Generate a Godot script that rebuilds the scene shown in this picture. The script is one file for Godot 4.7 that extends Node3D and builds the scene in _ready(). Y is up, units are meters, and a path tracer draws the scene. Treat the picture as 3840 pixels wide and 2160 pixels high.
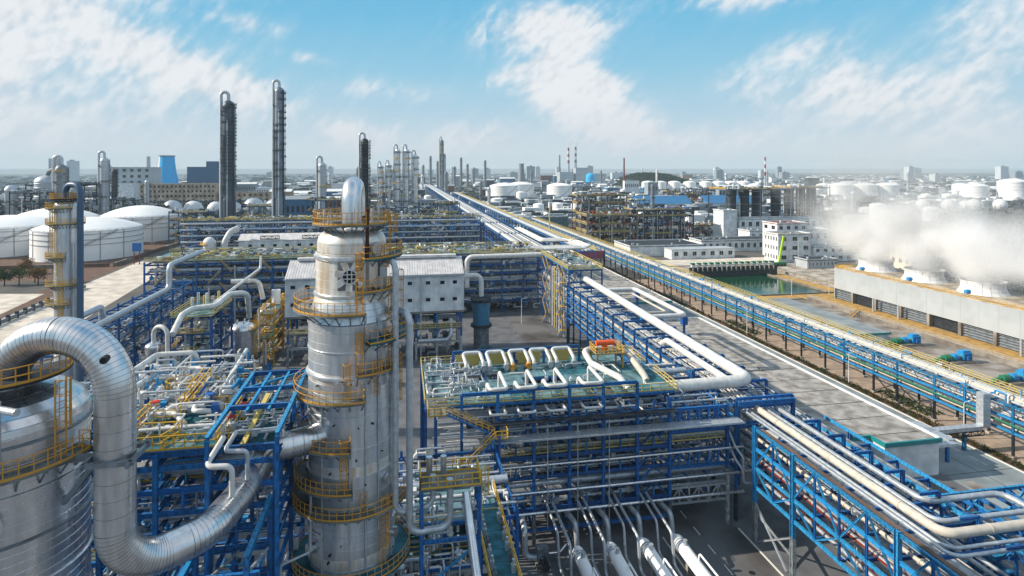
extends Node3D
# Plan: x east, y up, n north (= -z). The camera flies 58 m above the plant's south edge.

var M := {}
var used := {}
var variants := {}
var dice := RandomNumberGenerator.new()
var rng := RandomNumberGenerator.new()
var BOX: Mesh
var IBEAM: Mesh
var CYL: Mesh
var CYLF: Mesh
const ORD := ["first", "second", "third", "fourth", "fifth", "sixth", "seventh", "eighth", "ninth", "tenth", "eleventh", "twelfth", "thirteenth", "fourteenth", "fifteenth", "sixteenth", "seventeenth", "eighteenth", "nineteenth", "twentieth", "twenty-first", "twenty-second", "twenty-third", "twenty-fourth", "twenty-fifth", "twenty-sixth", "twenty-seventh", "twenty-eighth"]

# ---------------------------------------------------------------- mesh builder
class MB:
	var v := PackedVector3Array()
	var nn := PackedVector3Array()
	var idx := PackedInt32Array()
	func tri(a: int, b: int, c: int) -> void:
		var cr := (v[b] - v[a]).cross(v[c] - v[a])
		if cr.dot(nn[a] + nn[b] + nn[c]) > 0.0:
			idx.append_array(PackedInt32Array([a, c, b]))
		else:
			idx.append_array(PackedInt32Array([a, b, c]))
	func quad(a: Vector3, b: Vector3, c: Vector3, d: Vector3, n: Vector3) -> void:
		var s := v.size()
		v.append_array(PackedVector3Array([a, b, c, d]))
		nn.append_array(PackedVector3Array([n, n, n, n]))
		tri(s, s + 1, s + 2)
		tri(s, s + 2, s + 3)
	func obox(o: Vector3, x: Vector3, y: Vector3, z: Vector3) -> void: # centre and half axes
		var ax := [x, y, z]
		for k in 3:
			var n: Vector3 = ax[k]
			var p: Vector3 = ax[(k + 1) % 3]
			var q: Vector3 = ax[(k + 2) % 3]
			var u := n.normalized()
			quad(o + n + p + q, o + n - p + q, o + n - p - q, o + n + p - q, u)
			quad(o - n + p + q, o - n - p + q, o - n - p - q, o - n + p - q, -u)
	func box(lo: Vector3, hi: Vector3) -> void:
		var h := (hi - lo).abs() / 2.0
		obox((lo + hi) / 2.0, Vector3(h.x, 0, 0), Vector3(0, h.y, 0), Vector3(0, 0, h.z))
	func bar(a: Vector3, b: Vector3, w: float, h := -1.0) -> void:
		if h < 0.0: h = w
		var z := (b - a) / 2.0
		var d := z.normalized()
		var up := Vector3.UP if absf(d.y) < 0.95 else Vector3.RIGHT
		var x := up.cross(d).normalized()
		var y := d.cross(x)
		obox((a + b) / 2.0, x * w / 2.0, y * h / 2.0, z)
	func tube(p: PackedVector3Array, r: float, segs := 10, caps := true, r2 := -1.0) -> void:
		var cnt := p.size()
		var d := (p[1] - p[0]).normalized()
		var u := (Vector3.UP if absf(d.y) < 0.9 else Vector3.RIGHT).cross(d).normalized()
		var first := v.size()
		for i in cnt:
			var t := d
			if i == 0: t = (p[1] - p[0]).normalized()
			elif i == cnt - 1: t = (p[i] - p[i - 1]).normalized()
			else: t = ((p[i] - p[i - 1]).normalized() + (p[i + 1] - p[i]).normalized()).normalized()
			u = (u - t * u.dot(t)).normalized()
			var w := t.cross(u)
			var rr := r if r2 < 0.0 else lerpf(r, r2, float(i) / (cnt - 1))
			for k in segs + 1:
				var a := TAU * k / segs
				var n := u * cos(a) + w * sin(a)
				v.append(p[i] + n * rr)
				nn.append(n)
		for i in cnt - 1:
			for k in segs:
				var a := first + i * (segs + 1) + k
				tri(a, a + 1, a + segs + 2)
				tri(a, a + segs + 2, a + segs + 1)
		if caps:
			for e in [0, cnt - 1]:
				var n := (p[0] - p[1]).normalized() if e == 0 else (p[cnt - 1] - p[cnt - 2]).normalized()
				var c := v.size()
				v.append(p[e]); nn.append(n)
				for k in segs + 1:
					v.append(v[first + e * (segs + 1) + k]); nn.append(n)
				for k in segs:
					tri(c, c + 1 + k, c + 2 + k)
	func lathe(o: Vector3, prof: PackedVector2Array, segs := 32, smooth := false, a0 := 0.0, a1 := TAU) -> void:
		var cnt := prof.size()
		var sn: Array[Vector2] = []
		for i in cnt - 1:
			var e := prof[i + 1] - prof[i]
			sn.append(Vector2(e.y, -e.x).normalized())
		for i in cnt - 1:
			var n0 := sn[i]
			var n1 := sn[i]
			if smooth:
				if i > 0: n0 = (sn[i - 1] + sn[i]).normalized()
				if i < cnt - 2: n1 = (sn[i + 1] + sn[i]).normalized()
			var f := v.size()
			for k in segs + 1:
				var a := lerpf(a0, a1, float(k) / segs)
				var c := cos(a)
				var s := sin(a)
				v.append(o + Vector3(c * prof[i].x, prof[i].y, s * prof[i].x)); nn.append(Vector3(c * n0.x, n0.y, s * n0.x))
				v.append(o + Vector3(c * prof[i + 1].x, prof[i + 1].y, s * prof[i + 1].x)); nn.append(Vector3(c * n1.x, n1.y, s * n1.x))
			for k in segs:
				var a := f + 2 * k
				tri(a, a + 1, a + 3)
				tri(a, a + 3, a + 2)
	func rail(p: PackedVector3Array, h := 1.1, gap := 1.5, th := 0.07) -> void: # a handrail along a line of points
		for i in p.size() - 1:
			var a := p[i]
			var b := p[i + 1]
			for k in 2:
				var u := Vector3(0, h * [1.0, 0.52][k], 0)
				bar(a + u, b + u, th, th)
			bar(a + Vector3(0, 0.08, 0), b + Vector3(0, 0.08, 0), 0.02, 0.16)
			var m := maxi(1, roundi(a.distance_to(b) / gap))
			for k in m + (1 if i == p.size() - 2 else 0):
				var q := a.lerp(b, float(k) / m)
				bar(q, q + Vector3(0, h, 0), th, th)
	func ladder(foot: Vector3, top: Vector3, out: Vector3, cage := true, wd := 0.6) -> void:
		var side := out.cross(Vector3.UP).normalized() * wd / 2.0
		bar(foot + side, top + side, 0.08)
		bar(foot - side, top - side, 0.08)
		var h := foot.distance_to(top)
		var m := int(h / 0.42)
		for k in m:
			var q := foot.lerp(top, (k + 0.5) / m)
			bar(q - side, q + side, 0.045)
		if cage and h > 3.0:
			var c := int((h - 2.0) / 0.9)
			for k in c + 1:
				var q := foot.lerp(top, 1.0 - (h - 2.2) / h * float(k) / maxi(c, 1))
				var last := q - side
				for j in range(1, 7):
					var a: float = PI * j / 6.0
					var now := q - side * cos(a) * 1.15 + out * 0.75 * sin(a)
					bar(last, now, 0.05)
					last = now
			for j in [1, 2, 3, 4, 5]:
				var a: float = PI * j / 6.0
				var o := -side * cos(a) * 1.15 + out * 0.75 * sin(a)
				bar(foot.lerp(top, 2.2 / h) + o, top + o, 0.045)
	func tri_prism(a: Vector3, b: Vector3, c: Vector3, d: Vector3) -> void:
		var n := -d.normalized()
		for s in 2:
			var f := v.size()
			var o := d * s
			v.append_array(PackedVector3Array([a + o, b + o, c + o]))
			var m := n if s == 0 else -n
			nn.append_array(PackedVector3Array([m, m, m]))
			tri(f, f + 1, f + 2)
	func mesh() -> ArrayMesh:
		var a := []
		a.resize(Mesh.ARRAY_MAX)
		a[Mesh.ARRAY_VERTEX] = v
		a[Mesh.ARRAY_NORMAL] = nn
		a[Mesh.ARRAY_INDEX] = idx
		var m := ArrayMesh.new()
		m.add_surface_from_arrays(Mesh.PRIMITIVE_TRIANGLES, a)
		return m

func V(x: float, y: float, n: float) -> Vector3:
	return Vector3(x, y, -n)

# ---------------------------------------------------------------- nodes
func named(parent: Node, o: Node3D, called: String) -> void:
	var key := [parent.get_instance_id(), called]
	var k: int = used.get(key, 0)
	used[key] = k + 1
	o.name = called if k == 0 else "%s_%03d" % [called, k]
	parent.add_child(o, true)

func tag(o: Node, label: String, category: String, group := "", kind := "") -> void:
	o.set_meta("label", label)
	o.set_meta("category", category)
	if group: o.set_meta("group", group)
	if kind: o.set_meta("kind", kind)

func thing(called: String, label: String, category: String, at := Vector3.ZERO, group := "") -> Node3D:
	var o := Node3D.new()
	named(self, o, called)
	o.position = at
	tag(o, label, category, group)
	return o

func put(parent: Node, called: String, mesh: Mesh, mat: Material, xf := Transform3D.IDENTITY, stuff := false) -> MeshInstance3D:
	var o := MeshInstance3D.new()
	o.mesh = mesh
	o.material_override = mat
	o.transform = xf
	named(parent, o, called)
	if stuff: o.set_meta("kind", "stuff")
	return o

func struct(called: String, mesh: Mesh, mat: Material, at := Vector3.ZERO) -> MeshInstance3D:
	var o := put(self, called, mesh, mat, Transform3D(Basis.IDENTITY, at))
	o.set_meta("kind", "structure")
	return o

# a straight member as a part of its own; the parents of parts are never turned, only moved
func member(parent: Node3D, called: String, a: Vector3, b: Vector3, w: float, h: float, mat: Material, mesh: Mesh = null) -> MeshInstance3D:
	var o := parent.position if parent != self else Vector3.ZERO
	if variants.has(mat): mat = variants[mat][dice.randi() % 4]
	var d := (b - a).normalized()
	var up := Vector3.UP if absf(d.y) < 0.95 else Vector3.FORWARD
	var x := up.cross(d).normalized()
	var y := d.cross(x)
	return put(parent, called, mesh if mesh else IBEAM, mat, Transform3D(Basis(x * w, y * h, b - a), (a + b) / 2.0 - o))

func block(parent: Node3D, called: String, lo: Vector3, hi: Vector3, mat: Material, mesh: Mesh = null) -> MeshInstance3D:
	var o := parent.position if parent != self else Vector3.ZERO
	return put(parent, called, mesh if mesh else BOX, mat, Transform3D(Basis.from_scale((hi - lo).abs()), (lo + hi) / 2.0 - o))

func rod(parent: Node3D, called: String, a: Vector3, b: Vector3, r: float, mat: Material, fine := false) -> MeshInstance3D:
	var o := parent.position if parent != self else Vector3.ZERO
	var y := (b - a)
	var d := y.normalized()
	var x := (Vector3.UP if absf(d.y) < 0.95 else Vector3.FORWARD).cross(d).normalized()
	var z := x.cross(d)
	return put(parent, called, CYLF if fine else CYL, mat, Transform3D(Basis(x * 2.0 * r, y, z * 2.0 * r), (a + b) / 2.0 - o))

func bent(pts: Array, bend: float, step := 18.0) -> PackedVector3Array: # rounds the corners of a line of points
	var out := PackedVector3Array([pts[0]])
	for i in range(1, pts.size() - 1):
		var p: Vector3 = pts[i]
		var a: Vector3 = (pts[i - 1] - p).normalized()
		var b: Vector3 = (pts[i + 1] - p).normalized()
		var ang := a.angle_to(b)
		if ang > PI - 0.02:
			continue
		if ang < 0.1 or is_nan(ang):
			out.append(p)
			continue
		var cut := minf(bend / tan(ang / 2.0), 0.49 * minf(p.distance_to(pts[i - 1]), p.distance_to(pts[i + 1])))
		var r := cut * tan(ang / 2.0)
		var mid := p + (a + b).normalized() * r / sin(ang / 2.0)
		var u := p + a * cut - mid
		var w := p + b * cut - mid
		var m := maxi(2, ceili(rad_to_deg(PI - ang) / step))
		for k in m + 1:
			out.append(mid + u.slerp(w, float(k) / m))
	out.append(pts[pts.size() - 1])
	return out

# a pipe that is a thing of its own, with flanges
func pipe(called: String, label: String, pts: Array, r: float, mat: Material, group := "", bend := -1.0, segs := 12, flange := 0.0, ring := 1.22) -> MeshInstance3D:
	var b := MB.new()
	var line := bent(pts, bend if bend > 0.0 else 2.5 * r)
	b.tube(line, r, segs)
	if flange > 0.0:
		for i in pts.size() - 1:
			var p: Vector3 = pts[i]
			var q: Vector3 = pts[i + 1]
			var m := int(p.distance_to(q) / flange)
			for k in range(1, m):
				var c := p.lerp(q, float(k) / m)
				var d := (q - p).normalized()
				b.tube(PackedVector3Array([c - d * 0.12, c + d * 0.12]), r * ring, segs)
	var o := put(self, called, b.mesh(), mat)
	tag(o, label, "pipe", group)
	return o

func tubepart(parent: Node3D, called: String, pts: Array, r: float, mat: Material, bend := -1.0, segs := 10) -> MeshInstance3D:
	var b := MB.new()
	var o := parent.position if parent != self else Vector3.ZERO
	var q := []
	for p in pts: q.append(p - o)
	b.tube(bent(q, bend if bend > 0.0 else 2.5 * r), r, segs)
	return put(parent, called, b.mesh(), mat)

func done(b: MB, parent: Node3D, called: String, mat: Material, stuff := false) -> MeshInstance3D: # commits a builder whose points are world points
	var o := parent.position if parent != self else Vector3.ZERO
	return put(parent, called, b.mesh(), mat, Transform3D(Basis.IDENTITY, -o), stuff)

# ---------------------------------------------------------------- materials
func noise_tex(freq: float, seed_: int, lo: Color, hi: Color, size := 256, octaves := 4, mid := 0.5) -> ImageTexture:
	var f := FastNoiseLite.new()
	f.seed = seed_
	f.frequency = freq
	f.fractal_octaves = octaves
	var im := f.get_seamless_image(size, size)
	im.convert(Image.FORMAT_L8)
	var src := im.get_data()
	var lut := []
	for i in 256:
		var t := clampf((i / 255.0 - mid) * 1.6 + 0.5, 0, 1)
		lut.append(lo.lerp(hi, t))
	var out := PackedByteArray()
	out.resize(size * size * 3)
	for i in size * size:
		var c: Color = lut[src[i]]
		out[3 * i] = int(c.r * 255); out[3 * i + 1] = int(c.g * 255); out[3 * i + 2] = int(c.b * 255)
	var res := Image.create_from_data(size, size, false, Image.FORMAT_RGB8, out)
	return ImageTexture.create_from_image(res)

func mat(key: String, c: Color, rough := 0.6, metal := 0.0, tex: Texture2D = null, scale := 0.1, rtex: Texture2D = null) -> StandardMaterial3D:
	var m := StandardMaterial3D.new()
	m.resource_name = key
	m.albedo_color = c
	m.roughness = rough
	m.metallic = metal
	if rough >= 0.7: m.metallic_specular = 0.22
	if tex:
		m.albedo_texture = tex
	if rtex:
		m.roughness_texture = rtex
		m.roughness_texture_channel = BaseMaterial3D.TEXTURE_CHANNEL_RED
	if tex or rtex:
		m.uv1_triplanar = true
		m.uv1_world_triplanar = true
		m.uv1_scale = Vector3.ONE * scale
	M[key] = m
	return m

func make_materials() -> void:
	var wear := noise_tex(0.02, 3, Color(0.84, 0.84, 0.85), Color(1, 1, 1), 256)
	var grime := noise_tex(0.012, 9, Color(0.70, 0.68, 0.66), Color(1, 1, 1), 256, 5, 0.42)
	var rusty := noise_tex(0.014, 21, Color(0.78, 0.68, 0.56), Color(1, 1, 1), 256, 5, 0.32)
	var rgh := noise_tex(0.03, 5, Color(0.72, 0.72, 0.72), Color(1, 1, 1), 256)
	mat("silver", Color(0.90, 0.91, 0.925), 0.34, 0.94, wear, 0.11, rgh)
	mat("silver_old", Color(0.90, 0.905, 0.905), 0.48, 0.55, rusty, 0.09, rgh)
	mat("galv", Color(0.76, 0.79, 0.82), 0.45, 0.5, wear, 0.2)
	mat("grey_pipe", Color(0.74, 0.77, 0.80), 0.4, 0.5, wear, 0.15)
	mat("white_pipe", Color(0.86, 0.86, 0.85), 0.4, 0.0, wear, 0.12)
	mat("cream_pipe", Color(0.80, 0.77, 0.72), 0.5, 0.0, wear, 0.12)
	mat("white", Color(0.88, 0.89, 0.90), 0.55, 0.0, wear, 0.05)
	mat("white_wall", Color(0.86, 0.88, 0.89), 0.6, 0.0, wear, 0.04)
	mat("roof_white", Color(0.84, 0.83, 0.83), 0.6, 0.0, wear, 0.06)
	mat("blue", Color(0.035, 0.405, 0.70), 0.58, 0.0, wear, 0.15)
	mat("blue_light", Color(0.12, 0.56, 0.80), 0.55, 0.0, wear, 0.15)
	mat("blue_deep", Color(0.025, 0.35, 0.65), 0.58, 0.0, wear, 0.15)
	mat("yellow", Color(0.80, 0.63, 0.19), 0.55)
	mat("yellow_pale", Color(0.76, 0.68, 0.38), 0.6)
	mat("orange", Color(0.76, 0.55, 0.19), 0.55)
	mat("column_silver", Color(0.85, 0.875, 0.90), 0.38, 0.7, wear, 0.1, rgh)
	mat("deck", Color(0.42, 0.56, 0.60), 0.7, 0.2, grime, 0.12)
	mat("deck_teal", Color(0.22, 0.44, 0.50), 0.7, 0.1, grime, 0.12)
	mat("deck_grey", Color(0.5, 0.52, 0.52), 0.75, 0.2, grime, 0.12)
	mat("dark_steel", Color(0.20, 0.23, 0.27), 0.55, 0.4, grime, 0.15)
	mat("mid_steel", Color(0.50, 0.54, 0.58), 0.55, 0.4, grime, 0.15)
	mat("concrete", Color(0.58, 0.56, 0.54), 0.9, 0.0, grime, 0.03)
	mat("concrete_pale", Color(0.69, 0.66, 0.62), 0.9, 0.0, grime, 0.04)
	mat("asphalt", Color(0.42, 0.42, 0.43), 0.9, 0.0, grime, 0.02)
	mat("kerb", Color(0.80, 0.80, 0.78), 0.8)
	mat("paint", Color(0.88, 0.88, 0.86), 0.7)
	mat("glass_dark", Color(0.06, 0.09, 0.13), 0.12)
	mat("red", Color(0.72, 0.12, 0.09), 0.5)
	mat("rust_red", Color(0.50, 0.22, 0.15), 0.7)
	mat("rust_brown", Color(0.30, 0.18, 0.14), 0.7)
	mat("green", Color(0.10, 0.42, 0.30), 0.5)
	mat("teal_trim", Color(0.05, 0.48, 0.50), 0.5)
	mat("black", Color(0.05, 0.05, 0.06), 0.6)
	mat("tank_white", Color(0.93, 0.935, 0.94), 0.55, 0.0, noise_tex(0.01, 60, Color(0.93, 0.93, 0.93), Color(1, 1, 1), 128), 0.02)
	mat("exchanger_white", Color(0.92, 0.93, 0.94), 0.45)
	mat("galv_wall", Color(0.66, 0.69, 0.72), 0.6, 0.1, M.tank_white.albedo_texture, 0.05)
	for k in ["silver", "silver_old", "column_silver"]: M[k].uv1_scale = Vector3(0.22, 0.035, 0.22)
	# paint that has faded or darkened differently from member to member
	var rust := noise_tex(0.03, 71, Color(0.60, 0.55, 0.50), Color(1, 1, 1), 256, 5, 0.30)
	for k in ["blue", "blue_light", "blue_deep", "galv", "mid_steel", "yellow"]:
		var base: StandardMaterial3D = M[k]
		var set_ := [base]
		for j in 3:
			var v: StandardMaterial3D = base.duplicate()
			var c := base.albedo_color
			v.albedo_color = [c.lerp(Color(0.55, 0.66, 0.74), 0.10), c.darkened(0.16), c.lerp(Color(0.4, 0.42, 0.42), 0.08)][j]
			v.albedo_texture = rust
			v.uv1_triplanar = true
			v.uv1_world_triplanar = true
			v.uv1_scale = Vector3(0.3, 0.12, 0.3)
			v.roughness = base.roughness + 0.06 * j
			set_.append(v)
		variants[base] = set_
	M["rgh"] = rgh
	M["grime"] = grime
	M["wear"] = wear

func make_units() -> void:
	BOX = BoxMesh.new()
	var c := CylinderMesh.new()
	c.top_radius = 0.5; c.bottom_radius = 0.5; c.height = 1.0; c.radial_segments = 12; c.rings = 0
	CYL = c
	var d := CylinderMesh.new()
	d.top_radius = 0.5; d.bottom_radius = 0.5; d.height = 1.0; d.radial_segments = 32; d.rings = 0
	CYLF = d
	var b := MB.new() # an H section of unit size along z
	b.box(Vector3(-0.5, 0.38, -0.5), Vector3(0.5, 0.5, 0.5))
	b.box(Vector3(-0.5, -0.5, -0.5), Vector3(0.5, -0.38, 0.5))
	b.box(Vector3(-0.12, -0.38, -0.498), Vector3(0.12, 0.38, 0.498))
	IBEAM = b.mesh()

# ---------------------------------------------------------------- sky
const EXPOSURE := 1.42
const SKY_POWER := 0.92

func sky_tone(r: float, g: float, b: float) -> Color: # the colour that shows as r, g, b once exposed
	return Color(r / 255.0, g / 255.0, b / 255.0).srgb_to_linear() / (EXPOSURE * SKY_POWER)

func sky_image() -> Image:
	const W := 4096
	const HH := 2048
	var fib := FastNoiseLite.new() # long fibres
	fib.seed = 11
	fib.frequency = 0.22
	fib.fractal_octaves = 5
	fib.domain_warp_enabled = true
	fib.domain_warp_amplitude = 2.2
	fib.domain_warp_frequency = 0.16
	var fine := FastNoiseLite.new() # small curds and wisps
	fine.seed = 5
	fine.frequency = 0.7
	fine.fractal_octaves = 5
	fine.domain_warp_enabled = true
	fine.domain_warp_amplitude = 0.9
	fine.domain_warp_frequency = 0.5
	var wide := FastNoiseLite.new()
	wide.seed = 23
	wide.frequency = 0.06
	wide.fractal_octaves = 3
	var out := PackedByteArray()
	out.resize(W * HH * 3)
	# soft cloud banks: azimuth, elevation, half width, half height (degrees), tilt, strength
	var banks := [
		[-33.0, 13.0, 13.0, 4.4, 17.0, 0.95], [-29.0, 17.5, 12.0, 4.0, 8.0, 0.85], [-18.0, 8.4, 9.5, 1.9, 21.0, 0.85], [-34.0, 4.2, 17.0, 4.2, 0.0, 0.62], [-38.0, 9.0, 9.0, 6.0, 5.0, 0.55],
		[13.0, 13.4, 6.2, 2.1, -4.0, 1.05], [15.6, 11.0, 4.4, 1.3, -30.0, 0.8], [10.0, 9.0, 2.8, 0.7, -24.0, 0.6],
		[17.2, 6.8, 4.8, 2.6, 26.0, 1.1], [21.0, 3.6, 6.2, 2.1, 22.0, 0.9], [14.2, 7.2, 3.2, 1.2, 5.0, 0.8], [18.5, 8.6, 2.6, 1.2, 12.0, 0.7],
		[34.5, 15.4, 7.5, 1.3, -2.0, 1.05],
		[40.0, 7.0, 3.6, 2.4, 25.0, 0.66], [44.0, 4.0, 9.0, 2.6, 12.0, 0.66], [36.0, 10.0, 4.5, 1.5, -14.0, 0.42], [49.5, 9.0, 3.6, 3.4, -30.0, 0.52], [50.5, 12.2, 4.0, 2.0, -12.0, 0.46], [32.0, 7.0, 3.5, 1.8, 20.0, 0.36], [46.0, 6.5, 4.0, 1.6, 22.0, 0.42],
		[-3.2, 3.0, 3.2, 1.5, 0.0, 0.85], [-5.6, 3.6, 1.6, 1.0, 0.0, 0.5], [6.0, 2.8, 6.0, 1.8, -5.0, 0.62], [-1.5, 7.4, 6.0, 1.0, 3.0, 0.34], [-13.5, 12.6, 3.2, 0.8, 6.0, 0.44], [-8.5, 10.0, 2.4, 0.6, 6.0, 0.34], [28.0, 2.5, 9.0, 1.6, 0.0, 0.5],
		[-70.0, 14.0, 24.0, 7.0, 12.0, 0.8], [84.0, 12.0, 22.0, 6.0, -10.0, 0.75], [130.0, 20.0, 30.0, 8.0, 10.0, 0.75], [-130.0, 22.0, 30.0, 8.0, -8.0, 0.75], [180.0, 16.0, 26.0, 6.0, 5.0, 0.7], [-180.0, 16.0, 26.0, 6.0, 5.0, 0.7], [20.0, 32.0, 34.0, 8.0, 8.0, 1.0], [-40.0, 38.0, 30.0, 9.0, -12.0, 1.0], [100.0, 42.0, 50.0, 13.0, 10.0, 1.0], [-100.0, 46.0, 60.0, 13.0, 6.0, 1.0], [0.0, 64.0, 180.0, 11.0, 0.0, 0.9], [160.0, 44.0, 40.0, 12.0, 4.0, 0.9], [-160.0, 40.0, 40.0, 10.0, 4.0, 0.9],  # banks beyond the view, the high ones strengthened to add fill light
	]
	var stops := [[0.0, sky_tone(219, 227, 233)], [2.0, sky_tone(209, 222, 231)], [5.0, sky_tone(182, 212, 229)], [9.0, sky_tone(150, 203, 229)], [14.0, sky_tone(118, 191, 227)], [20.0, sky_tone(98, 180, 223)], [45.0, sky_tone(88, 168, 216)], [91.0, sky_tone(84, 162, 212)]]
	var shade := sky_tone(205, 212, 221)
	var lit := sky_tone(238, 241, 244)
	var dim := sky_tone(212, 218, 226)
	for y in HH:
		var el := 90.0 - (y + 0.5) / HH * 180.0
		var row := y * W * 3
		if el < -0.6:
			var low_line := PackedByteArray()
			low_line.resize(3)
			for x in W:
				out[row + 3 * x] = 150; out[row + 3 * x + 1] = 158; out[row + 3 * x + 2] = 164
			continue
		var sky: Color = stops[0][1]
		for k in stops.size() - 1:
			if el >= stops[k][0] and el < stops[k + 1][0]:
				sky = stops[k][1].lerp(stops[k + 1][1], (el - stops[k][0]) / (stops[k + 1][0] - stops[k][0]))
		var near: Array = []
		for c in banks:
			if absf(el - c[1]) < 2.2 * (c[3] + 0.35 * c[2]): near.append(c)
		var low := clampf(el / 1.6, 0.0, 1.0)
		var haze := clampf(1.0 - el / 7.0, 0, 1)
		var x := 0
		while x < W:
			var az := (x + 0.5) / W * 360.0
			if az > 180.0: az -= 360.0
			var step := 1 if el < 18.0 and az > -33.0 and az < 54.0 else 8
			var cover := 0.0
			for c in near:
				var dx: float = az - c[0]
				if absf(dx) > 2.3 * c[2]: continue
				var t: float = deg_to_rad(c[4])
				var dy: float = el - c[1]
				var p: float = (dx * cos(t) - dy * sin(t)) / c[2]
				var q: float = (dx * sin(t) + dy * cos(t)) / c[3]
				cover += c[5] * exp(-1.1 * (p * p + q * q))
			var lean := 0.62 if az > 8.0 else 0.85
			var s := az * cos(lean) + el * sin(lean)
			var u := el * cos(lean) - az * sin(lean)
			var n := fib.get_noise_2d(s * 0.42, u * 1.7)
			var m := fine.get_noise_2d(s * 0.8, u * 1.5)
			var wd := wide.get_noise_2d(az, el * 2.0)
			cover = cover * (1.0 + 0.5 * wd) + 0.44 * n * clampf(cover * 2.6 + 0.2, 0.0, 1.0) + 0.30 * m * clampf(cover * 2.0 + 0.12, 0.0, 1.0)
			var d := smoothstep(-0.06, 1.02, cover) * (0.35 + 0.65 * low)
			var cloud := shade.lerp(lit, clampf(0.6 + 0.6 * m + 0.5 * n + 0.3 * cover, 0.0, 1.0)).lerp(dim, haze * 0.8)
			var col := sky.lerp(cloud, d * 0.97).linear_to_srgb()
			var r := int(col.r * 255.0)
			var gg := int(col.g * 255.0)
			var b := int(col.b * 255.0)
			for j in mini(step, W - x):
				var o := row + 3 * (x + j)
				out[o] = r; out[o + 1] = gg; out[o + 2] = b
			x += step
	return Image.create_from_data(W, HH, false, Image.FORMAT_RGB8, out)

func make_view() -> void:
	var cam := Camera3D.new()
	cam.name = "camera"
	cam.position = Vector3(0, 58, 0)
	cam.rotation_degrees = Vector3(0, -10.49, 0)
	cam.near = 1.0
	cam.far = 30000.0
	cam.set_frustum(1449.0 / 1502.0, Vector2(0, -299.5 / 1502.0), 1.0, 30000.0)
	add_child(cam)
	var we := WorldEnvironment.new()
	we.name = "world_environment"
	var e := Environment.new()
	e.background_mode = Environment.BG_SKY
	var sky := Sky.new()
	var p := PanoramaSkyMaterial.new()
	p.panorama = ImageTexture.create_from_image(sky_image())
	sky.sky_material = p
	e.sky = sky
	e.tonemap_mode = Environment.TONE_MAPPER_LINEAR
	e.tonemap_exposure = EXPOSURE
	e.background_energy_multiplier = SKY_POWER
	e.fog_enabled = true
	e.fog_density = 0.0001
	e.fog_light_color = Color(0.84, 0.94, 1.0)
	e.volumetric_fog_enabled = true
	e.volumetric_fog_density = 0.0
	e.sdfgi_enabled = true
	e.ssao_enabled = true
	e.ssil_enabled = true
	we.environment = e
	add_child(we)
	var sun := DirectionalLight3D.new()
	sun.name = "sun"
	sun.light_energy = 1.5
	sun.light_color = Color(1.0, 0.945, 0.86)
	sun.light_angular_distance = 0.5
	sun.shadow_enabled = true
	add_child(sun)
	# low in the west, a little to the north
	sun.look_at_from_position(Vector3.ZERO, Vector3(0.983 * 0.865, -0.50, 0.16 * 0.865))

# ---------------------------------------------------------------- columns and vessels
# a course of sheet cladding: panels slightly out of true, a recessed joint above and below
func cladding(o: Vector3, r0: float, r1: float, y0: float, y1: float, panels: int, sub: int, tilt := 0.02) -> ArrayMesh:
	var b := MB.new()
	var g := 0.026
	for p in panels:
		var tw := rng.randf_range(-tilt, tilt)
		var ty := rng.randf_range(-tilt, tilt)
		var lift := rng.randf_range(0.0, 0.012)
		var rows := [[y0, r0 - 0.06, 0.0], [y0 + g, r0 + lift, 0.0], [y1 - g, r1 + lift, 0.0], [y1, r1 - 0.06, 0.0]]
		for i in 3:
			var f := b.v.size()
			for k in sub + 1:
				var a := TAU * (p + float(k) / sub) / panels
				var n := Vector3(cos(a + tw), 0, sin(a + tw))
				n.y = [-1.2, (r0 - r1) / maxf(y1 - y0, 0.01) + ty, 1.2][i]
				n = n.normalized()
				for j in 2:
					b.v.append(o + Vector3(cos(a) * rows[i + j][1], rows[i + j][0], sin(a) * rows[i + j][1]))
					b.nn.append(n)
			for k in sub:
				var q := f + 2 * k
				b.tri(q, q + 1, q + 3)
				b.tri(q, q + 3, q + 2)
	return b.mesh()

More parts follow.
